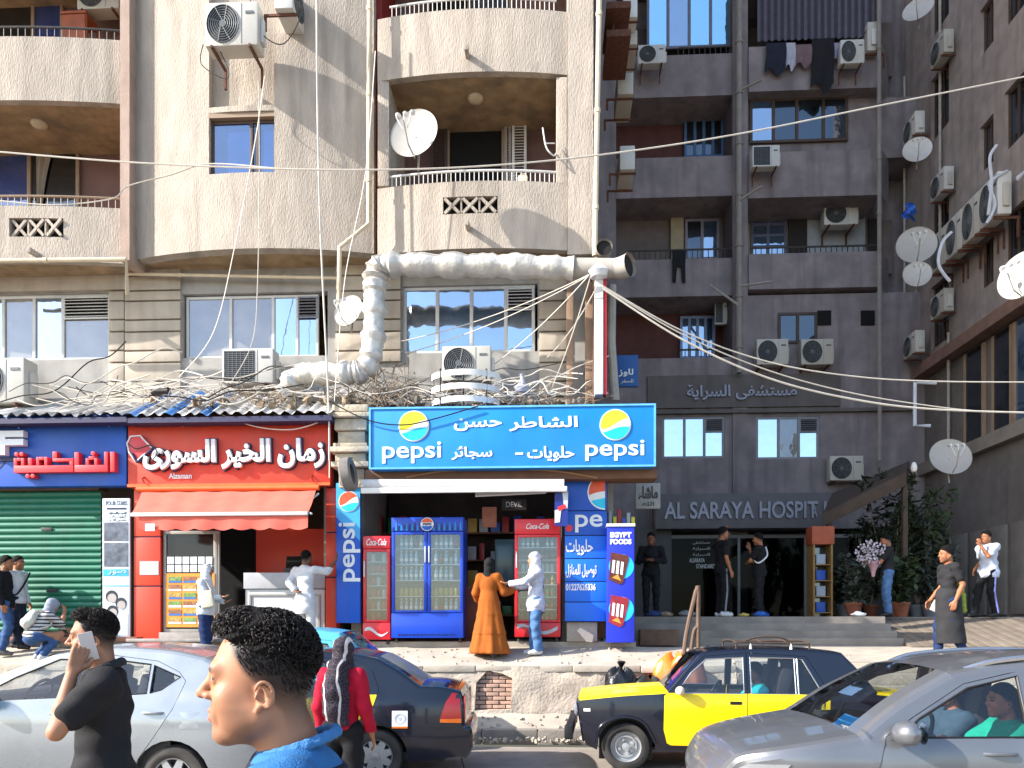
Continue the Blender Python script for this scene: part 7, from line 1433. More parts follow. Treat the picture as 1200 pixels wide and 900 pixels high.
def folds(amp, f=1.0, seed=0):
    def post(D, x, y, z): return D+amp*(np.sin(21*f*x+9*z*f+seed)*np.sin(15*f*z+11*f*y+2*seed)+.6*np.sin(37*f*z-19*f*x+23*f*y+seed)+.35*np.sin(60*f*z+30*f*x+5*seed))
    return post
STAND = dict(pelvis=(0, 0, .95), neck=(0, -.01, 1.455), ear=(0, .02, 1.585), shR=(.185, -.01, 1.405), elR=(.235, -.03, 1.125), wrR=(.245, .05, .885), haR=(.1, .35, -1), shL=(-.185, -.01, 1.405), elL=(-.235, -.03, 1.125), wrL=(-.245, .05, .885), haL=(-.1, .35, -1), hiR=(.092, 0, .92), knR=(.10, .02, .5), anR=(.105, -.02, .085), hiL=(-.092, 0, .92), knL=(-.10, .02, .5), anL=(-.105, -.02, .085), toeR=(0.03, 1, 0), toeL=(-.03, 1, 0))
def person(label, loc, rz, H=1.75, pose=None, head=(0, 0, 0), sk=SK2, top=None, bottom=None, shoe=None, hair='short', female=False, h=.0095, ch=.0125, curlR=.5, curlL=.5, extra=None, group=None, beard=.2, latR=None, latL=None, fade=True, hold=None, bulk=0.0):
    t = thing('person', label, 'person', loc, rz, group); LOCAL.add(t.name); g = H/1.75; J = dict(STAND)
    if female:
        for k in ('shR', 'shL'): J[k] = (J[k][0]*.86, J[k][1], J[k][2])
        for k in ('elR', 'elL', 'wrR', 'wrL'): J[k] = (J[k][0]*.9, J[k][1], J[k][2])
    J.update(pose or {}); nov = ('toeR', 'toeL', 'haR', 'haL'); J = {k: (np.array(v, float) if k in nov else np.array(v, float)*g) for k, v in J.items()}
    T = Matrix.Translation(J['ear']) @ (Matrix.Rotation(R(head[0]), 4, 'Z') @ Matrix.Rotation(R(head[1]), 4, 'X') @ Matrix.Rotation(R(head[2]), 4, 'Y')) @ Matrix.Scale(g, 4)
    u = J['neck']-J['pelvis']; u = u/np.linalg.norm(u); rt = J['shR']-J['shL']; rt = rt-u*(rt @ u); rt /= np.linalg.norm(rt); f = np.cross(u, rt); B = Matrix((rt, f, u)).transposed()
    Lsp = np.linalg.norm(J['neck']-J['pelvis'])
    def torso(S, e):
        p = J['pelvis']; a = lambda k: p+u*Lsp*k
        S.ell(a(.66), [(.150+e+bulk*.6)*g, (.104+e+bulk)*g, (.175+e)*g], B, .05); S.ell(a(.26), [(.132+e+bulk)*g, (.098+e+bulk*1.2)*g, (.15+e)*g], B, .05); S.ell(a(-.02), [(.150+e+bulk*.7)*g, (.108+e+bulk)*g, (.115+e)*g], B, .05)
        for s in ('R', 'L'): S.cone(a(.90), J['sh'+s]-u*.012, (.058+e*.6)*g, (.052+e)*g, .05)
        if female:
            for s in (-1, 1): S.ell(a(.60)+f*.085*g+rt*s*.066*g, [(.058+e)*g]*3, B, .04)
    S = SDF(); torso(S, -.012)
    S.cone(J['neck']-u*.03, np.array(T @ Vector((0, -.022, -.03))), .062*g, .056*g, .03); head_prims(S, T)
    for s, cu, la in (('R', curlR, latR), ('L', curlL, latL)):
        S.chain([J['sh'+s], J['sh'+s]*.45+J['el'+s]*.55, J['el'+s], J['el'+s]*.6+J['wr'+s]*.4, J['wr'+s]], [.050*g, .043*g, .036*g, .037*g, .026*g], .02)
        fw = J['wr'+s]-J['el'+s]; la = la if la is not None else (f+(-rt if s == 'R' else rt)*.3); d = J['ha'+s]/np.linalg.norm(J['ha'+s]); hand_prims(S, J['wr'+s], d, la, (rt if s == 'R' else -rt), g, cu)
        S.chain([J['hi'+s], J['kn'+s], J['kn'+s]*.65+J['an'+s]*.35, J['an'+s]], [.08*g, .052*g, .052*g, .036*g], .03); to = J['toe'+s]/np.linalg.norm(J['toe'+s]); S.cone(J['an'+s]+v3(0, 0, -.03)*g, J['an'+s]+to*.13*g+v3(0, 0, -.05)*g, .036*g, .028*g, .03)
    body = vol('body', S, h, [sk, LIP, EYEW, IRIS], t, ('hairy', hairy_fn(T, fade, 0 if female else beard) if hair != 'hijab' else (lambda V: np.zeros(len(V)))), face_mat(T))
    ctx = dict(t=t, g=g, J=J, T=T, u=u, rt=rt, f=f, B=B, torso=torso, Lsp=Lsp, ch=ch, h=h)
    if top: top(ctx)
    if bottom: bottom(ctx)
    for s in ('R', 'L'):
        if shoe is None: break
        Q = SDF(); an = J['an'+s]; to = J['toe'+s]/np.linalg.norm(J['toe'+s]); dn = v3(0, 0, -1) if abs(to[2]) < .5 else np.cross(to, rt)*-1
        Q.cone(an+to*-.03*g+dn*.035*g, an+to*.15*g+dn*.05*g, .047*g, .038*g, .03); Q.cone(an, an+to*.06*g+dn*.03*g, .046*g, .042*g, .03); Q.cut(an+dn*.085*g, dn); vol('shoe', Q, .010, shoe, t)
    if hair in ('short', 'crop'):
        Q = SDF(); head_prims(Q, T, .006 if hair == 'short' else .004, False); P = lambda *a: np.array(T @ Vector(a)); Rm = T.to_3x3().normalized(); nn = np.array(Rm @ Vector((0, .50, -.87))); Q.ell(P(0, -.004, .094), [.066*g, .078*g, .070*g], Rm, .03); Q.cut(P(0, .062, .082), nn); Q.cut(P(0, .080, .1), np.array(Rm @ Vector((0, 1, -.25)))); sd = len(label) % 7; Q.post = folds(.0030*g, 4.2, sd)
        vol('hair', Q, h*.9, HAIR, t)
    if extra: extra(ctx)
    return t, ctx
def cloth(name, c, var=.12, scale=9, rough=.85): return mat(name, c, rough, var, scale, bump=.35, bscale=220, spec=.2)
def shirt(m, sleeve='short', hem=-.08, e=.016, fold=.0075, loose=.0, name='shirt', collar=None, seed=1, open_neck=.07):
    def fn(c):
        S = SDF(); J, g, u = c['J'], c['g'], c['u']; c['torso'](S, e+loose*.3); p = J['pelvis']
        if hem < -.05: S.cone(p+u*.05, p+u*hem*g, (.125+e+loose)*g, (.135+e+loose*1.4)*g, .05) if False else S.ell(p+u*(hem*.5)*g, [(.158+e+loose)*g, (.118+e+loose)*g, (.14-hem*.5)*g], c['B'], .05)
        for s in ('R', 'L'):
            sh, el, wr = J['sh'+s], J['el'+s], J['wr'+s]
            if sleeve == 'short': q = sh*.35+el*.65; S.cone(sh, q, (.058+e)*g, (.052+e)*g, .03); d = (q-sh)/np.linalg.norm(q-sh)
            elif sleeve == 'long': S.chain([sh, el, wr*.92+el*.08], [(.058+e)*g, (.045+e)*g, (.032+e)*g], .03)
            elif sleeve == 'wide': S.chain([sh, el, wr*.9+el*.1], [(.06+e)*g, (.056+e)*g, (.06+e)*g], .03)
        S.post = folds(fold*g, 1.0, seed); S.cut(p+u*hem*g, -u); nk = J['neck']
        S.cut(nk+u*.028*g+c['f']*.0, u*.9+c['f']*.25) if open_neck else None
        o = vol(name, S, c['ch'], m, c['t'])
        if collar: Q = SDF(); Q.ell(nk+u*.01*g, [.078*g, .074*g, .04*g], c['B'], .02); Q.ell(nk+u*.06*g, [.07*g, .066*g, .06*g], c['B'], .01, -1); vol('collar', Q, c['ch']*.7, collar, c['t'])
        return o
    return fn
def trousers(m, e=.018, wide=0.0, fold=.008, name='trousers', seed=2, cutz=.0, stripe=None):
    def fn(c):
        S = SDF(); J, g, u = c['J'], c['g'], c['u']; S.ell(J['pelvis']-u*.02, [(.150+e)*g, (.108+e)*g, (.12+e)*g], c['B'], .04)
        for s in ('R', 'L'): S.chain([J['hi'+s], J['kn'+s], J['an'+s]+(J['kn'+s]-J['an'+s])*.06], [(.082+e)*g, (.056+e+wide*.5)*g, (.042+e+wide)*g], .03); S.cut(J['an'+s]+v3(0, 0, -.045), (J['an'+s]-J['kn'+s])) if False else None
        S.post = folds(fold*g, 1.0, seed); S.cut(J['pelvis']+u*.085*g, u); o = vol(name, S, c['ch'], m, c['t'])
        if stripe:
            for s in ('R', 'L'):
                A, Bp = J['hi'+s], J['an'+s]; K = J['kn'+s]; sd = c['rt']*(1 if s == 'R' else -1); q = MB(); q.beam(A+sd*(.083+e)*g, K+sd*(.062+e)*g, .02, .03); q.beam(K+sd*(.062+e)*g, Bp+sd*(.05+e)*g, .02, .03); q.build('side_stripe', stripe, c['t'])
    return fn
def dress(m, hemz=.08, rx=.30, ry=.24, e=.016, tiers=True, name='dress', sleeve='wide', shift=(0, 0)):
    def fn(c):
        S = SDF(); J, g, u = c['J'], c['g'], c['u']; c['torso'](S, e); p = J['pelvis']
        for s in ('R', 'L'): S.chain([J['sh'+s], J['el'+s], J['wr'+s]*.85+J['el'+s]*.15], [(.06+e)*g, (.062+e)*g, (.055+e)*g], .03)
        n = 22; zt = p[2]+.1*g
        for i in range(n):
            k = i/(n-1); z = zt+(hemz*g-zt)*k; S.ell([p[0]+shift[0]*k*g, p[1]+shift[1]*k*g, z], [(.15+(rx-.15)*k**1.1)*g, (.125+(ry-.125)*k**1.1)*g, .11*g], None, .06)
        def post(D, x, y, z):
            a = np.arctan2(y-p[1], x-p[0]); k = np.clip((zt-z)/(zt-hemz*g), 0, 1); d = D+k*.016*np.sin(7*a+2*z)*g+k*.006*np.sin(13*a-3*z+1)*g+.002*np.sin(30*z+20*x)
            if tiers: d = d-.012*k*np.mod((zt-z)*3.2, 1.0)
            return d
        S.post = post; S.cut(v3(0, 0, hemz*g), (0, 0, -1)); S.cut(J['neck']+u*.03*g, u); vol(name, S, c['ch'], m, c['t'])
    return fn
def hijab(m, drape=.2, name='headscarf', back=.0):
    def fn(c):
        T, g, J = c['T'], c['g'], c['J']; S = SDF(); P = lambda *a: np.array(T @ Vector(a)); Rm = T.to_3x3().normalized()
        S.ell(P(0, -.008, .062), [.094*g, .112*g, .112*g], Rm, .03); S.ell(P(0, .012, -.03), [.082*g, .085*g, .11*g], Rm, .03); S.cone(P(0, -.02, -.06), J['neck']+c['u']*.0+c['f']*.01, .085*g, .10*g, .05); S.ell(J['neck']-c['u']*drape*.5*g+c['f']*.03*g, [.15*g, .12*g, drape*.62*g], c['B'], .05)
        S.ell(P(0, .125, .012), [.052*g, .075*g, .085*g], Rm, .012, -1); S.post = folds(.0045*g, 1.5, 3); vol(name, S, c['ch']*.85, m, c['t'])
        Q = SDF(); head_prims(Q, T, .004, False); Q.cut(P(0, .062, .08), np.array(Rm @ Vector((0, .8, -.6)))); vol('under_scarf', Q, c['ch'], m, c['t'])
    return fn
def many(*fs):
    def fn(c):
        for q in fs: q(c)
    return fn
# ================================================================ the people of the street
BLK = cloth('black_cotton', '#18181a'); CHARC = cloth('charcoal_cotton', '#252527'); WHT = cloth('white_cotton', '#c5c3c4', .05); JEAN = cloth('blue_denim', '#38527a', .2, 14); DJEAN = cloth('dark_denim', '#232a3a', .2, 14); PJEAN = cloth('pale_denim', '#4b6b94', .2, 14); NAVYT = cloth('navy_twill', '#1d2c4f'); BRND = cloth('rust_brown_crepe', '#96501c', .1); SHB = mat('black_shoe', '#161616', .5); SHW_ = mat('white_shoe', '#bdbdbd', .5); SHG = mat('grey_shoe', '#55534f', .6)
walkers = 'people on the pavement'
gz = lambda x, y: walk_z(x, y) if y < 13.37 else 1.447
def at(px, Y, z=None): x = X(px, Y); return (x, Y, gz(x, Y) if z is None else z)
LF, RG, AW, TO = R(90), R(-90), 0.0, R(180)       # facing left, right, away from the camera, towards it
person('man in black shirt and blue jeans at the left edge of the photo', at(6, 12.85), RG+R(15), 1.74, dict(knR=(.1, .1, .5), anL=(-.1, -.16, .1)), sk=SK2, top=shirt(BLK, 'long', -.12, name='shirt'), bottom=trousers(JEAN), shoe=SHG)
person('young man in white shirt with black crossbody strap at the left edge', at(20, 13.15), RG, 1.66, dict(anR=(.1, .14, .085), anL=(-.1, -.12, .1)), sk=SK2, top=many(shirt(WHT, 'long', -.1), lambda c: MB().tube(smooth_path([c['J']['shL']+c['f']*.12+v3(0, 0, .03), c['J']['pelvis']+c['u']*.25+c['f']*.14, c['J']['pelvis']+c['rt']*.16+c['u']*.05+c['f']*.08, c['J']['pelvis']+c['rt']*.1-c['f']*.13+c['u']*.2, c['J']['shL']-c['f']*.10+v3(0, 0, .03)], 5), .016, 6).build('strap', BLK, c['t'], smooth=True)), bottom=trousers(DJEAN), shoe=SHB)
def stripes(c0, c1):
    m = cloth('striped_knit', c0); n = m.node_tree.nodes; L = m.node_tree.links.new; w = n.new('ShaderNodeTexWave'); w.wave_type = 'BANDS'; w.bands_direction = 'Z'; w.inputs['Scale'].default_value = 5.2; w.inputs['Distortion'].default_value = .6; tc = n.new('ShaderNodeTexCoord'); L(tc.outputs['Object'], w.inputs['Vector']); r = n.new('ShaderNodeValToRGB'); r.color_ramp.interpolation = 'CONSTANT'; r.color_ramp.elements[0].color = (*hexc(c0), 1); r.color_ramp.elements[1].position = .68; r.color_ramp.elements[1].color = (*hexc(c1), 1); L(w.outputs['Fac'], r.inputs[0]); L(r.outputs[0], n['Principled BSDF'].inputs['Base Color']); return m
def backpack(m, sc=1.0):
    def fn(c):
        S = SDF(); p = c['J']['pelvis']+c['u']*.24*c['g']-c['f']*.17*c['g']; S.ell(p, [.15*sc, .09*sc, .19*sc], c['B'], .03); S.ell(p-c['u']*.07-c['f']*.05, [.11*sc, .06, .09], c['B'], .03); S.post = folds(.004, 1.2, 5); vol('rucksack', S, .013, m, c['t'])
        for s in (-1, 1): MB().tube(smooth_path([p+c['u']*.17+c['rt']*s*.08, c['J']['neck']+c['rt']*s*.11+v3(0, 0, .01), c['J']['neck']+c['rt']*s*.13-c['u']*.15+c['f']*.12, c['J']['pelvis']+c['rt']*s*.16+c['u']*.15]), .016, 6).build('strap', m, c['t'], smooth=True)
    return fn
crouch = dict(pelvis=(0, -.05, .42), neck=(0, .16, .82), ear=(0, .24, .92), shR=(.15, .15, .79), shL=(-.15, .15, .79), elR=(.22, .35, .68), wrR=(.10, .42, .86), haR=(-.4, 0, .8), elL=(-.2, .36, .62), wrL=(-.1, .5, .55), haL=(.2, .9, -.3), hiR=(.1, -.03, .40), hiL=(-.1, -.03, .40), knR=(.16, .34, .46), knL=(-.16, .34, .44), anR=(.14, .06, .085), anL=(-.14, .06, .085))
person('crouching woman in black and white striped top with pale bag', at(42, 12.62), R(-40), 1.72, crouch, (0, -25, 0), SK1, many(shirt(stripes('#bdbab8', '#1d1d22'), 'long', -.06, name='jumper'), hijab(cloth('grey_scarf', '#8a8d99'), .16), backpack(cloth('cream_canvas', '#c4bfb2'), .95)), trousers(JEAN), SHW_, 'hijab', True)
def handbag(m, s='L'):
    def fn(c):
        p = c['J']['pelvis']+c['rt']*(.2 if s == 'R' else -.2)+c['f']*.12+c['u']*.12; q = MB(); q.obox(p, (.05, .11, .14), Matrix.Rotation(R(10), 3, 'X')); q.build('handbag', m, c['t'], bevel=.02); MB().tube(smooth_path([p+v3(0, .08, .13), c['J']['sh'+s]+v3(0, .03, .07), p+v3(0, -.08, .13)]), .008, 5).build('strap', m, c['t'])
    return fn
person('woman in white hijab and navy trousers at the red shop', at(241, 12.75), RG, 1.58, dict(elR=(.2, .10, 1.12), wrR=(.16, .36, 1.13), haR=(0, 1, .05), elL=(-.19, .08, 1.12), wrL=(-.12, .30, 1.05), haL=(.1, 1, .1), anR=(.1, .08, .085), anL=(-.1, -.1, .085)), (0, -6, 0), SK1, many(shirt(WHT, 'long', -.16, loose=.02, name='blouse'), hijab(cloth('white_scarf', '#c9c4c8', .05), .24), handbag(cloth('cream_leather', '#c2b9a6'), 'R')), trousers(NAVYT, wide=.04), SHB, 'hijab', True)
person('man in white robe with one arm raised at the white counter', (X(358, 12.95), 12.95, 1.28), R(-20), 1.74, dict(elR=(.36, .12, 1.38), wrR=(.47, .22, 1.58), haR=(.1, .3, 1), elL=(-.24, -.14, 1.18), wrL=(-.10, -.17, 1.05), haL=(1, -.1, -.4)), (-10, 0, 0), SK3, shirt(WHT, 'long', -.30, loose=.015, name='tunic'), trousers(WHT), SHB, 'crop')
person('woman in long rust brown tiered dress and black headscarf', at(573, 12.85), R(-12), 1.66, dict(elR=(.26, .06, 1.14), wrR=(.36, .20, 1.16), haR=(1, .5, .2), elL=(-.25, .04, 1.13), wrL=(-.26, .20, 1.0), haL=(-.2, .9, .0), anR=(.16, -.22, .085), anL=(-.08, .1, .085)), (15, -5, 0), SK2, many(dress(BRND, .05, .34, .28, shift=(.03, -.02)), hijab(BLK, .14)), None, SHB, 'hijab', True)
person('woman in white hijab, white shirt and blue jeans by the red fridge', at(628, 12.95), LF+R(8), 1.73, dict(elR=(.22, .12, 1.17), wrR=(.12, .32, 1.14), haR=(-.3, 1, .1), elL=(-.2, .22, 1.22), wrL=(-.14, .47, 1.20), haL=(.1, 1, .05), anR=(.09, .02, .085), anL=(-.09, -.03, .085)), (0, -4, 0), SK1, many(shirt(cloth('white_pattern_shirt', '#b9bccb', .3, 40), 'long', -.22, loose=.025, name='overshirt'), hijab(cloth('pale_scarf', '#c7c4c9', .05), .2)), trousers(PJEAN, wide=.02), SHW_, 'hijab', True)
court = 'people by the hospital entrance'
person('man in black standing by the left end of the hospital steps', (X(763, 15.7), 15.7, TZ), TO+R(-10), 1.72, dict(elR=(.26, .02, 1.14), wrR=(.08, .22, 1.16), haR=(-.8, .4, .2), elL=(-.26, .02, 1.14), wrL=(-.06, .22, 1.14), haL=(.8, .4, .2)), (0, -12, 0), SK3, shirt(BLK, 'long', -.1), trousers(BLK), SHB, h=.011, ch=.015)
person('man in black with one hand on his head before the hospital door', (X(846, 15.5), 15.5, TZ), RG+R(15), 1.80, dict(elL=(-.34, .20, 1.60), wrL=(-.16, .14, 1.74), haL=(.9, -.2, .25)), (0, 0, 0), SK2, shirt(BLK, 'short', -.12), trousers(BLK, stripe=mat('grey_stripe', '#77787c', .7)), SHW_, h=.011, ch=.015)
def phone(c, s='R'):
    J = c['J']; w = J['wr'+s]+J['ha'+s]/np.linalg.norm(J['ha'+s])*.09; q = MB(); d = J['ha'+s]/np.linalg.norm(J['ha'+s]); q.obox(w+c['f']*.0, (.006, .036, .075), Vector(d).to_track_quat('Z', 'Y').to_matrix()); return q
person('man in black with a white strap and phone before the hospital door', (X(890, 15.7), 15.7, TZ), LF+R(-25), 1.70, dict(elR=(.22, .16, 1.16), wrR=(.12, .22, 1.42), haR=(-.1, .2, 1), elL=(-.2, .15, 1.15), wrL=(0.02, .24, 1.12), haL=(1, .3, .1)), (0, -5, 0), SK2, many(shirt(BLK, 'short', -.12), lambda c: MB().tube(smooth_path([c['J']['shR']+v3(0, .07, .05), c['J']['pelvis']+c['u']*.3+c['f']*.15, c['J']['pelvis']-c['rt']*.17+c['u']*.15, c['J']['pelvis']-c['f']*.14+c['u']*.3, c['J']['shR']+v3(0, -.08, .05)], 5), .016, 6).build('strap', WHITE, c['t'])), trousers(BLK), SHB, h=.011, ch=.015)
fl = pt(1021, 652, 16.15)
person('man in dark top and jeans holding a bunch of white flowers', (X(1040, 16.2), 16.2, TZ), LF+R(-15), 1.72, dict(elR=(.22, .16, 1.14), wrR=(.12, .34, 1.2), haR=(-.2, .8, .5), elL=(-.22, .16, 1.14), wrL=(-.1, .34, 1.16), haL=(.2, .8, .5)), (0, -14, 0), SK2, shirt(CHARC, 'short', -.12), trousers(PJEAN), SHB, h=.011, ch=.015)
person('man in white T-shirt and black striped track trousers on the ramp', (X(1157, 16.4), 16.4, TZ), LF+R(20), 1.80, dict(pelvis=(0, -.03, .95), anR=(.1, .20, .085), knR=(.1, .13, .5), anL=(-.1, -.1, .085), elR=(.23, -.1, 1.15), wrR=(.2, .1, .98), elL=(-.2, .2, 1.2), wrL=(-.1, .28, 1.42), haL=(0, .4, 1)), (0, -5, 0), SK2, shirt(cloth('pale_blue_white', '#b3bac9', .05), 'short', -.16, loose=.03, name='tshirt'), trousers(BLK, stripe=mat('violet_stripe', '#8a8fd0', .7)), SHB, 'crop', h=.011, ch=.015, bulk=.02)
def apron(c):
    S = SDF(); J = c['J']; p = J['pelvis']
    S.cone(p+v3(0, 0, .02), v3(0, -.05, .30), .185, .215, .05)
    S.post = folds(.005, .6, 4); S.cut((0, 0, .27), (0, 0, -1)); vol('dark_apron', S, .0125, cloth('dark_wrap', '#2b2b2d'), c['t'])
    S = SDF(); S.chain([J['shR']*.4+v3(0, -.13, 1.47*.6), v3(.03, -.19, 1.25), v3(.02, -.22, 1.0), v3(.0, -.24, .8)], [.04, .05, .055, .05], .03); S.post = folds(.008, 2, 2); vol('green_towel', S, .0125, cloth('green_towel_cloth', '#8a9a3f', .25), c['t'])
    q = MB(); q.obox(p+v3(.22, .10, -.12), (.012, .05, .09), Matrix.Rotation(R(25), 3, 'X')); q.build('paper_sheet', WHITE, c['t'])
person('man in dark T-shirt and long dark apron walking on the sunlit steps', (X(1111, 12.62), 12.62, 1.17), LF, 1.84, dict(anR=(.1, .10, .085), knR=(.1, .09, .5), anL=(-.1, -.20, .11), knL=(-.1, .0, .5), toeL=(0, .95, -.3), elR=(.24, -.02, 1.13), wrR=(.22, .16, .92), haR=(0, .5, -1), elL=(-.23, -.1, 1.14), wrL=(-.22, .0, .9)), (0, -3, 0), SK2, shirt(CHARC, 'short', -.1), many(trousers(NAVYT), apron), SHG, beard=.4)
# bouquet
t = thing('flower_bouquet', 'large bunch of small white flowers held by the man in jeans', 'bouquet', tuple(fl-Vector((0, 0, .35)))); rn = random.Random(5); b = MB(); s_ = MB()
for i in range(230):
    a, c = rn.uniform(0, 6.28), rn.uniform(-1, 1); r = .26*rn.random()**.35; p = fl+Vector((math.cos(a)*math.sqrt(1-c*c)*r*1.25, math.sin(a)*math.sqrt(1-c*c)*r, c*r*1.1+.05)); b.lathe([(0, -.012), (.026, .008), (.014, .02), (0, .022)], p, Euler((rn.random()*3, rn.random()*3, 0)).to_matrix(), 6)
    if i % 5 == 0: s_.tube([fl+Vector((.06, 0, -.35)), p], .004, 4)
b.build('flower_head', mat('petal_white', '#b9adb5', .7, .2, 30), t, kind='stuff'); s_.build('stem', LEAFS[1], t); q = MB(); q.lathe([(.03, -.42), (.05, -.3), (.13, -.12), (.15, -.1)], fl+Vector((.04, 0, 0)), None, 12, False); q.build('wrapping', mat('pink_paper', '#b58a94', .6), t, smooth=True)
# woman with the patterned scarf, seen from behind
def paisley():
    m = cloth('patterned_scarf', '#1c1622'); n = m.node_tree.nodes; L = m.node_tree.links.new; w = n.new('ShaderNodeTexVoronoi'); w.feature = 'DISTANCE_TO_EDGE'; w.inputs['Scale'].default_value = 38; tc = n.new('ShaderNodeTexCoord'); L(tc.outputs['Object'], w.inputs['Vector']); w2 = n.new('ShaderNodeTexWave'); w2.inputs['Scale'].default_value = 2.6; w2.inputs['Distortion'].default_value = 4; L(tc.outputs['Object'], w2.inputs['Vector']); r = n.new('ShaderNodeValToRGB'); r.color_ramp.elements[0].position = .05; r.color_ramp.elements[0].color = (.07, .055, .065, 1); r.color_ramp.elements[1].position = .07; r.color_ramp.elements[1].color = (.018, .014, .022, 1); L(w.outputs['Distance'], r.inputs[0]); r2 = n.new('ShaderNodeValToRGB'); r2.color_ramp.elements[0].position = .93; r2.color_ramp.elements[0].color = (0, 0, 0, 1); r2.color_ramp.elements[1].position = .97; r2.color_ramp.elements[1].color = (.55, .48, .46, 1); L(w2.outputs['Fac'], r2.inputs[0]); x = n.new('ShaderNodeMix'); x.data_type = 'RGBA'; x.blend_type = 'LIGHTEN'; x.inputs[0].default_value = 1; L(r.outputs[0], x.inputs[6]); L(r2.outputs[0], x.inputs[7]); L(x.outputs[2], n['Principled BSDF'].inputs['Base Color']); return m
def shawl(m):
    def fn(c):
        hijab(m, .3)(c); S = SDF(); J, u, f, rt = c['J'], c['u'], c['f'], c['rt']; a = J['neck']
        S.chain([a-f*.07+u*.02, a-f*.125-u*.15, a-f*.14-u*.32, a-f*.13-u*.46+rt*.02], [.09, .10, .085, .035], .04); S.chain([a-f*.1-u*.2+rt*.05, a-f*.14-u*.42+rt*.10], [.06, .02], .04); S.post = folds(.006, 1.4, 2); vol('scarf_tail', S, .009, m, c['t'])
    return fn
person('woman in red top with black patterned shawl behind the silver car', (X(401, 6.25), 6.25, 0), R(-10), 1.62, dict(elR=(.225, -.02, 1.12), wrR=(.25, .08, .88)), (10, -8, 0), SK2, many(shirt(cloth('crimson_knit', '#a3122c', .08), 'long', -.05, name='red_top', fold=.005), shawl(paisley())), trousers(BLK, wide=.03), SHB, 'hijab', True, h=.008, ch=.009)
def curls(c):
    T = c['T']; P = lambda *a: T @ Vector(a); Rm = T.to_3x3().normalized(); Q = SDF(); Q.ell(np.array(P(0, -.010, .077)), [.0780, .0955, .0885], Rm, .02); Q.ell(np.array(P(0, .040, .122)), [.060, .056, .046], Rm, .03)
    Q.cut(np.array(P(0, .052, .104)), np.array(Rm @ Vector((0, .40, -.92)))); Q.post = folds(.0045, 4, 1); vol('hair', Q, .0045, HAIR, c['t'])
    rn = random.Random(11); b = MB()
    for i in range(2600):
        while True:
            d = Vector((rn.gauss(0, 1), rn.gauss(0, 1), rn.gauss(0, 1))).normalized()
            if rn.random() < .4: q = Vector((d.x*.061, .040+d.y*.058, .122+d.z*.048))
            else: q = Vector((d.x*.079, -.010+d.y*.0965, .077+d.z*.0895))
            rim = q.z-(.102-.435*(.052-q.y))
            if rim > rn.uniform(-.004, .012): break
        nrm = d; a = Vector((rn.gauss(0, 1), rn.gauss(.6, 1), rn.gauss(.2, .8))); a = (a-nrm*a.dot(nrm)).normalized(); e = nrm.cross(a); ph = rn.uniform(0, 6.28); kk = max(.25, min(1, rim/.035)); L_ = rn.uniform(.012, .026)*(.5+.5*kk); rc = rn.uniform(.0022, .0045)*kk; n = 9; pts = []
        for j in range(n): k = j/(n-1); pts.append(P(*(q+a*(k-.5)*L_+nrm*(.001+.002*kk+rc*math.sin(ph+k*7))+e*rc*math.cos(ph+k*7))))
        b.tube(pts, [.0014*(1.15-.7*abs(2*j/(n-1)-1)) for j in range(n)], 4)
    for i in range(5200):                                   # shorter hair fading down the sides and back
        a_ = rn.uniform(-2.9, .75); s = rn.choice((-1, 1)); z = rn.triangular(-.01, .105, .105); ang = rn.uniform(R(-85), R(35)); y = -.004+.0945*math.sin(ang)*math.sqrt(max(0, 1-((z-.062)/.094)**2)); x = s*.0775*math.cos(ang)*math.sqrt(max(0, 1-((z-.062)/.094)**2))
        if y > .010+(z-.02)*.62 or (abs(y+.006) < .03 and z < .045): continue
        q = Vector((x, y, z)); nrm = Vector((x/.006, (y+.004)/.0089, (z-.062)/.0088)).normalized(); tip = q+nrm*.0015+Vector((0, -.003, -.0045))+Vector((rn.gauss(0, .0012),)*3); b.tube([P(*q), P(*tip)], [.0006, .0003], 3)
    b.build('hair_curls', mat('curl_hair', '#17110e', .6, .3, 80, spec=.22), c['t'], smooth=True)
# man on the phone
def phonehand(c):
    J = c['J']; T = c['T']; a = np.array(T @ Vector((-.093, .022, -.014))); q = MB(); q.obox(a, (.0045, .033, .070), Matrix.Rotation(R(-14), 3, 'X') @ Matrix.Rotation(R(8), 3, 'Z')); q.build('mobile_phone', mat('phone_pale', '#b9aca4', .3), c['t'], bevel=.005)
def polo(c):
    shirt(BLKP_, 'short', -.17, e=.018, loose=.02, fold=.006, name='polo_shirt', collar=None, seed=3)(c); J, g, u, f = c['J'], c['g'], c['u'], c['f']; Q = SDF(); nk = J['neck']+u*.012; n = 18
    P = [nk+c['rt']*.079*math.cos(a)+f*(.078*math.sin(a)-.004)+u*(.012-.03*math.sin(a)) for a in [2*math.pi*i/n for i in range(n+1)]]; Q.chain(P, [.0105]*(n+1), .01); P2 = [p-u*.024+(p-nk)*.18 for p in P]; Q.chain(P2, [.008]*(n+1), .012); P3 = [p-u*.010+(p-nk)*.10 for p in P]; Q.chain(P3, [.008]*(n+1), .012); vol('collar', Q, .006, mat('black_collar', '#1d1d1f', .8), c['t'])
BLKP_ = cloth('faded_black_cotton', '#212022', .1)
person('man in black polo shirt talking on a phone in front of the silver car', (X(121, 3.72), 3.72, 0), LF+R(27), 1.785, dict(elL=(-.22, .175, 1.19), wrL=(-.128, .12, 1.455), haL=(.16, -.34, 1), elR=(.22, -.06, 1.12), wrR=(.2, .05, .88), neck=(0, -.0, 1.455), ear=(0, .035, 1.59)), (0, -3, 0), SK1, many(polo, phonehand), trousers(DJEAN), SHB, 'none', h=.0055, ch=.007, extra=curls, curlL=.55, latL=(.1, -1, -.3), beard=.3)
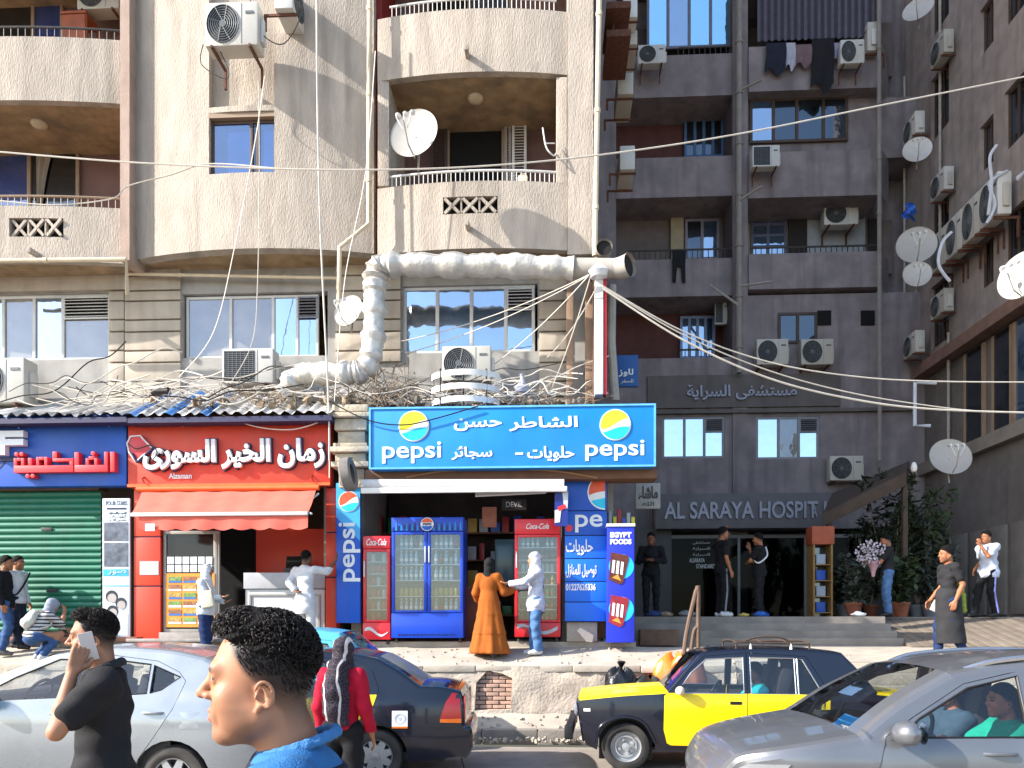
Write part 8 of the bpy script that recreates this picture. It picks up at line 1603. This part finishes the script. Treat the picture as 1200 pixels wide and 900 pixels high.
# drivers
def seat_pose(): return dict(pelvis=(0, 0, .0), neck=(0, -.10, .50), ear=(0, -.04, .63), shR=(.185, -.10, .45), shL=(-.185, -.10, .45), hiR=(.1, .02, -.02), hiL=(-.1, .02, -.02), knR=(.13, .44, .06), knL=(-.13, .44, .06), anR=(.13, .66, -.26), anL=(-.13, .66, -.26), elR=(.26, .12, .26), elL=(-.26, .12, .26), wrR=(.16, .36, .32), wrL=(-.16, .36, .32), haR=(-.3, .8, .5), haL=(.3, .8, .5))
def seated(label, car_loc, crz, lx, ly, lz, H, sk, topm, bm, hair='short', **k):
    M = Matrix.Rotation(crz, 3, 'Z'); p = Vector(car_loc)+M @ Vector((lx, ly, lz)); sp = seat_pose(); sp.update(k.pop('pose', {})); return person(label, tuple(p), crz+LF, H, sp, k.pop('head', (0, 0, 0)), sk, shirt(topm, 'short', -.06), trousers(bm), None, hair, h=.010, ch=.012, **k)
_c = bpy.data.objects; tx = _c['boxy_taxi']; gx = _c['grey_crossover']
seated('taxi driver in turquoise shirt behind the wheel of the boxy taxi', tx.location, tx.rotation_euler.z, .15, -.36, .52, 1.68, SK3, cloth('turquoise_cotton', '#1fb3b8'), DJEAN)
seated('driver in green shirt at the wheel of the grey crossover', gx.location, gx.rotation_euler.z, .0, -.38, .52, 1.70, SK2, cloth('emerald_cotton', '#0f8a72'), DJEAN)
seated('passenger in dark shirt beside the driver of the grey crossover', gx.location, gx.rotation_euler.z, .0, .38, .52, 1.70, SK2, cloth('slate_cotton', '#31424f'), DJEAN, 'crop')
# foreground man: bust close to the lens
FORE = dict(ear=(0, .03, 1.578), neck=(0, -.035, 1.455))
def fore_top(c):
    shirt(cloth('azure_cotton', '#2f6596', .06, 12), 'short', -.12, e=.02, fold=.004, name='tshirt', seed=6)(c)
    J, u, f, rt = c['J'], c['u'], c['f'], c['rt']; Q = SDF(); nk = J['neck']+u*.018; n = 22; P = [nk+rt*.076*math.cos(a)+f*(.072*math.sin(a)+.002)+u*(.012-.028*math.sin(a)) for a in [2*math.pi*i/n for i in range(n+1)]]; Q.chain(P, [.006]*(n+1), .006); Q.chain([p-u*.011+(p-nk)*.07 for p in P], [.006]*(n+1), .008); vol('neckband', Q, .004, mat('azure_rib', '#34699a', .85, .05, 12, bump=.4, bscale=200), c['t'])
    S = SDF(); c['torso'](S, .03); S.post = folds(.004, 1, 2); S.cut(J['neck']-u*.008-f*.02, u*.9+rt*.0-f*.05); S.cut(J['pelvis']-u*.1, -u); vol('dark_vest', S, .008, cloth('dark_navy_cotton', '#1c1f2e'), c['t'])
person('young man with curly black hair in blue shirt, closest to the camera', (X(329, 1.5), 1.5, 0), LF+R(15), 1.738, FORE, (0, 0, 0), SK1, fore_top, trousers(DJEAN), SHB, 'none', h=.0042, ch=.007, extra=curls, beard=.34)
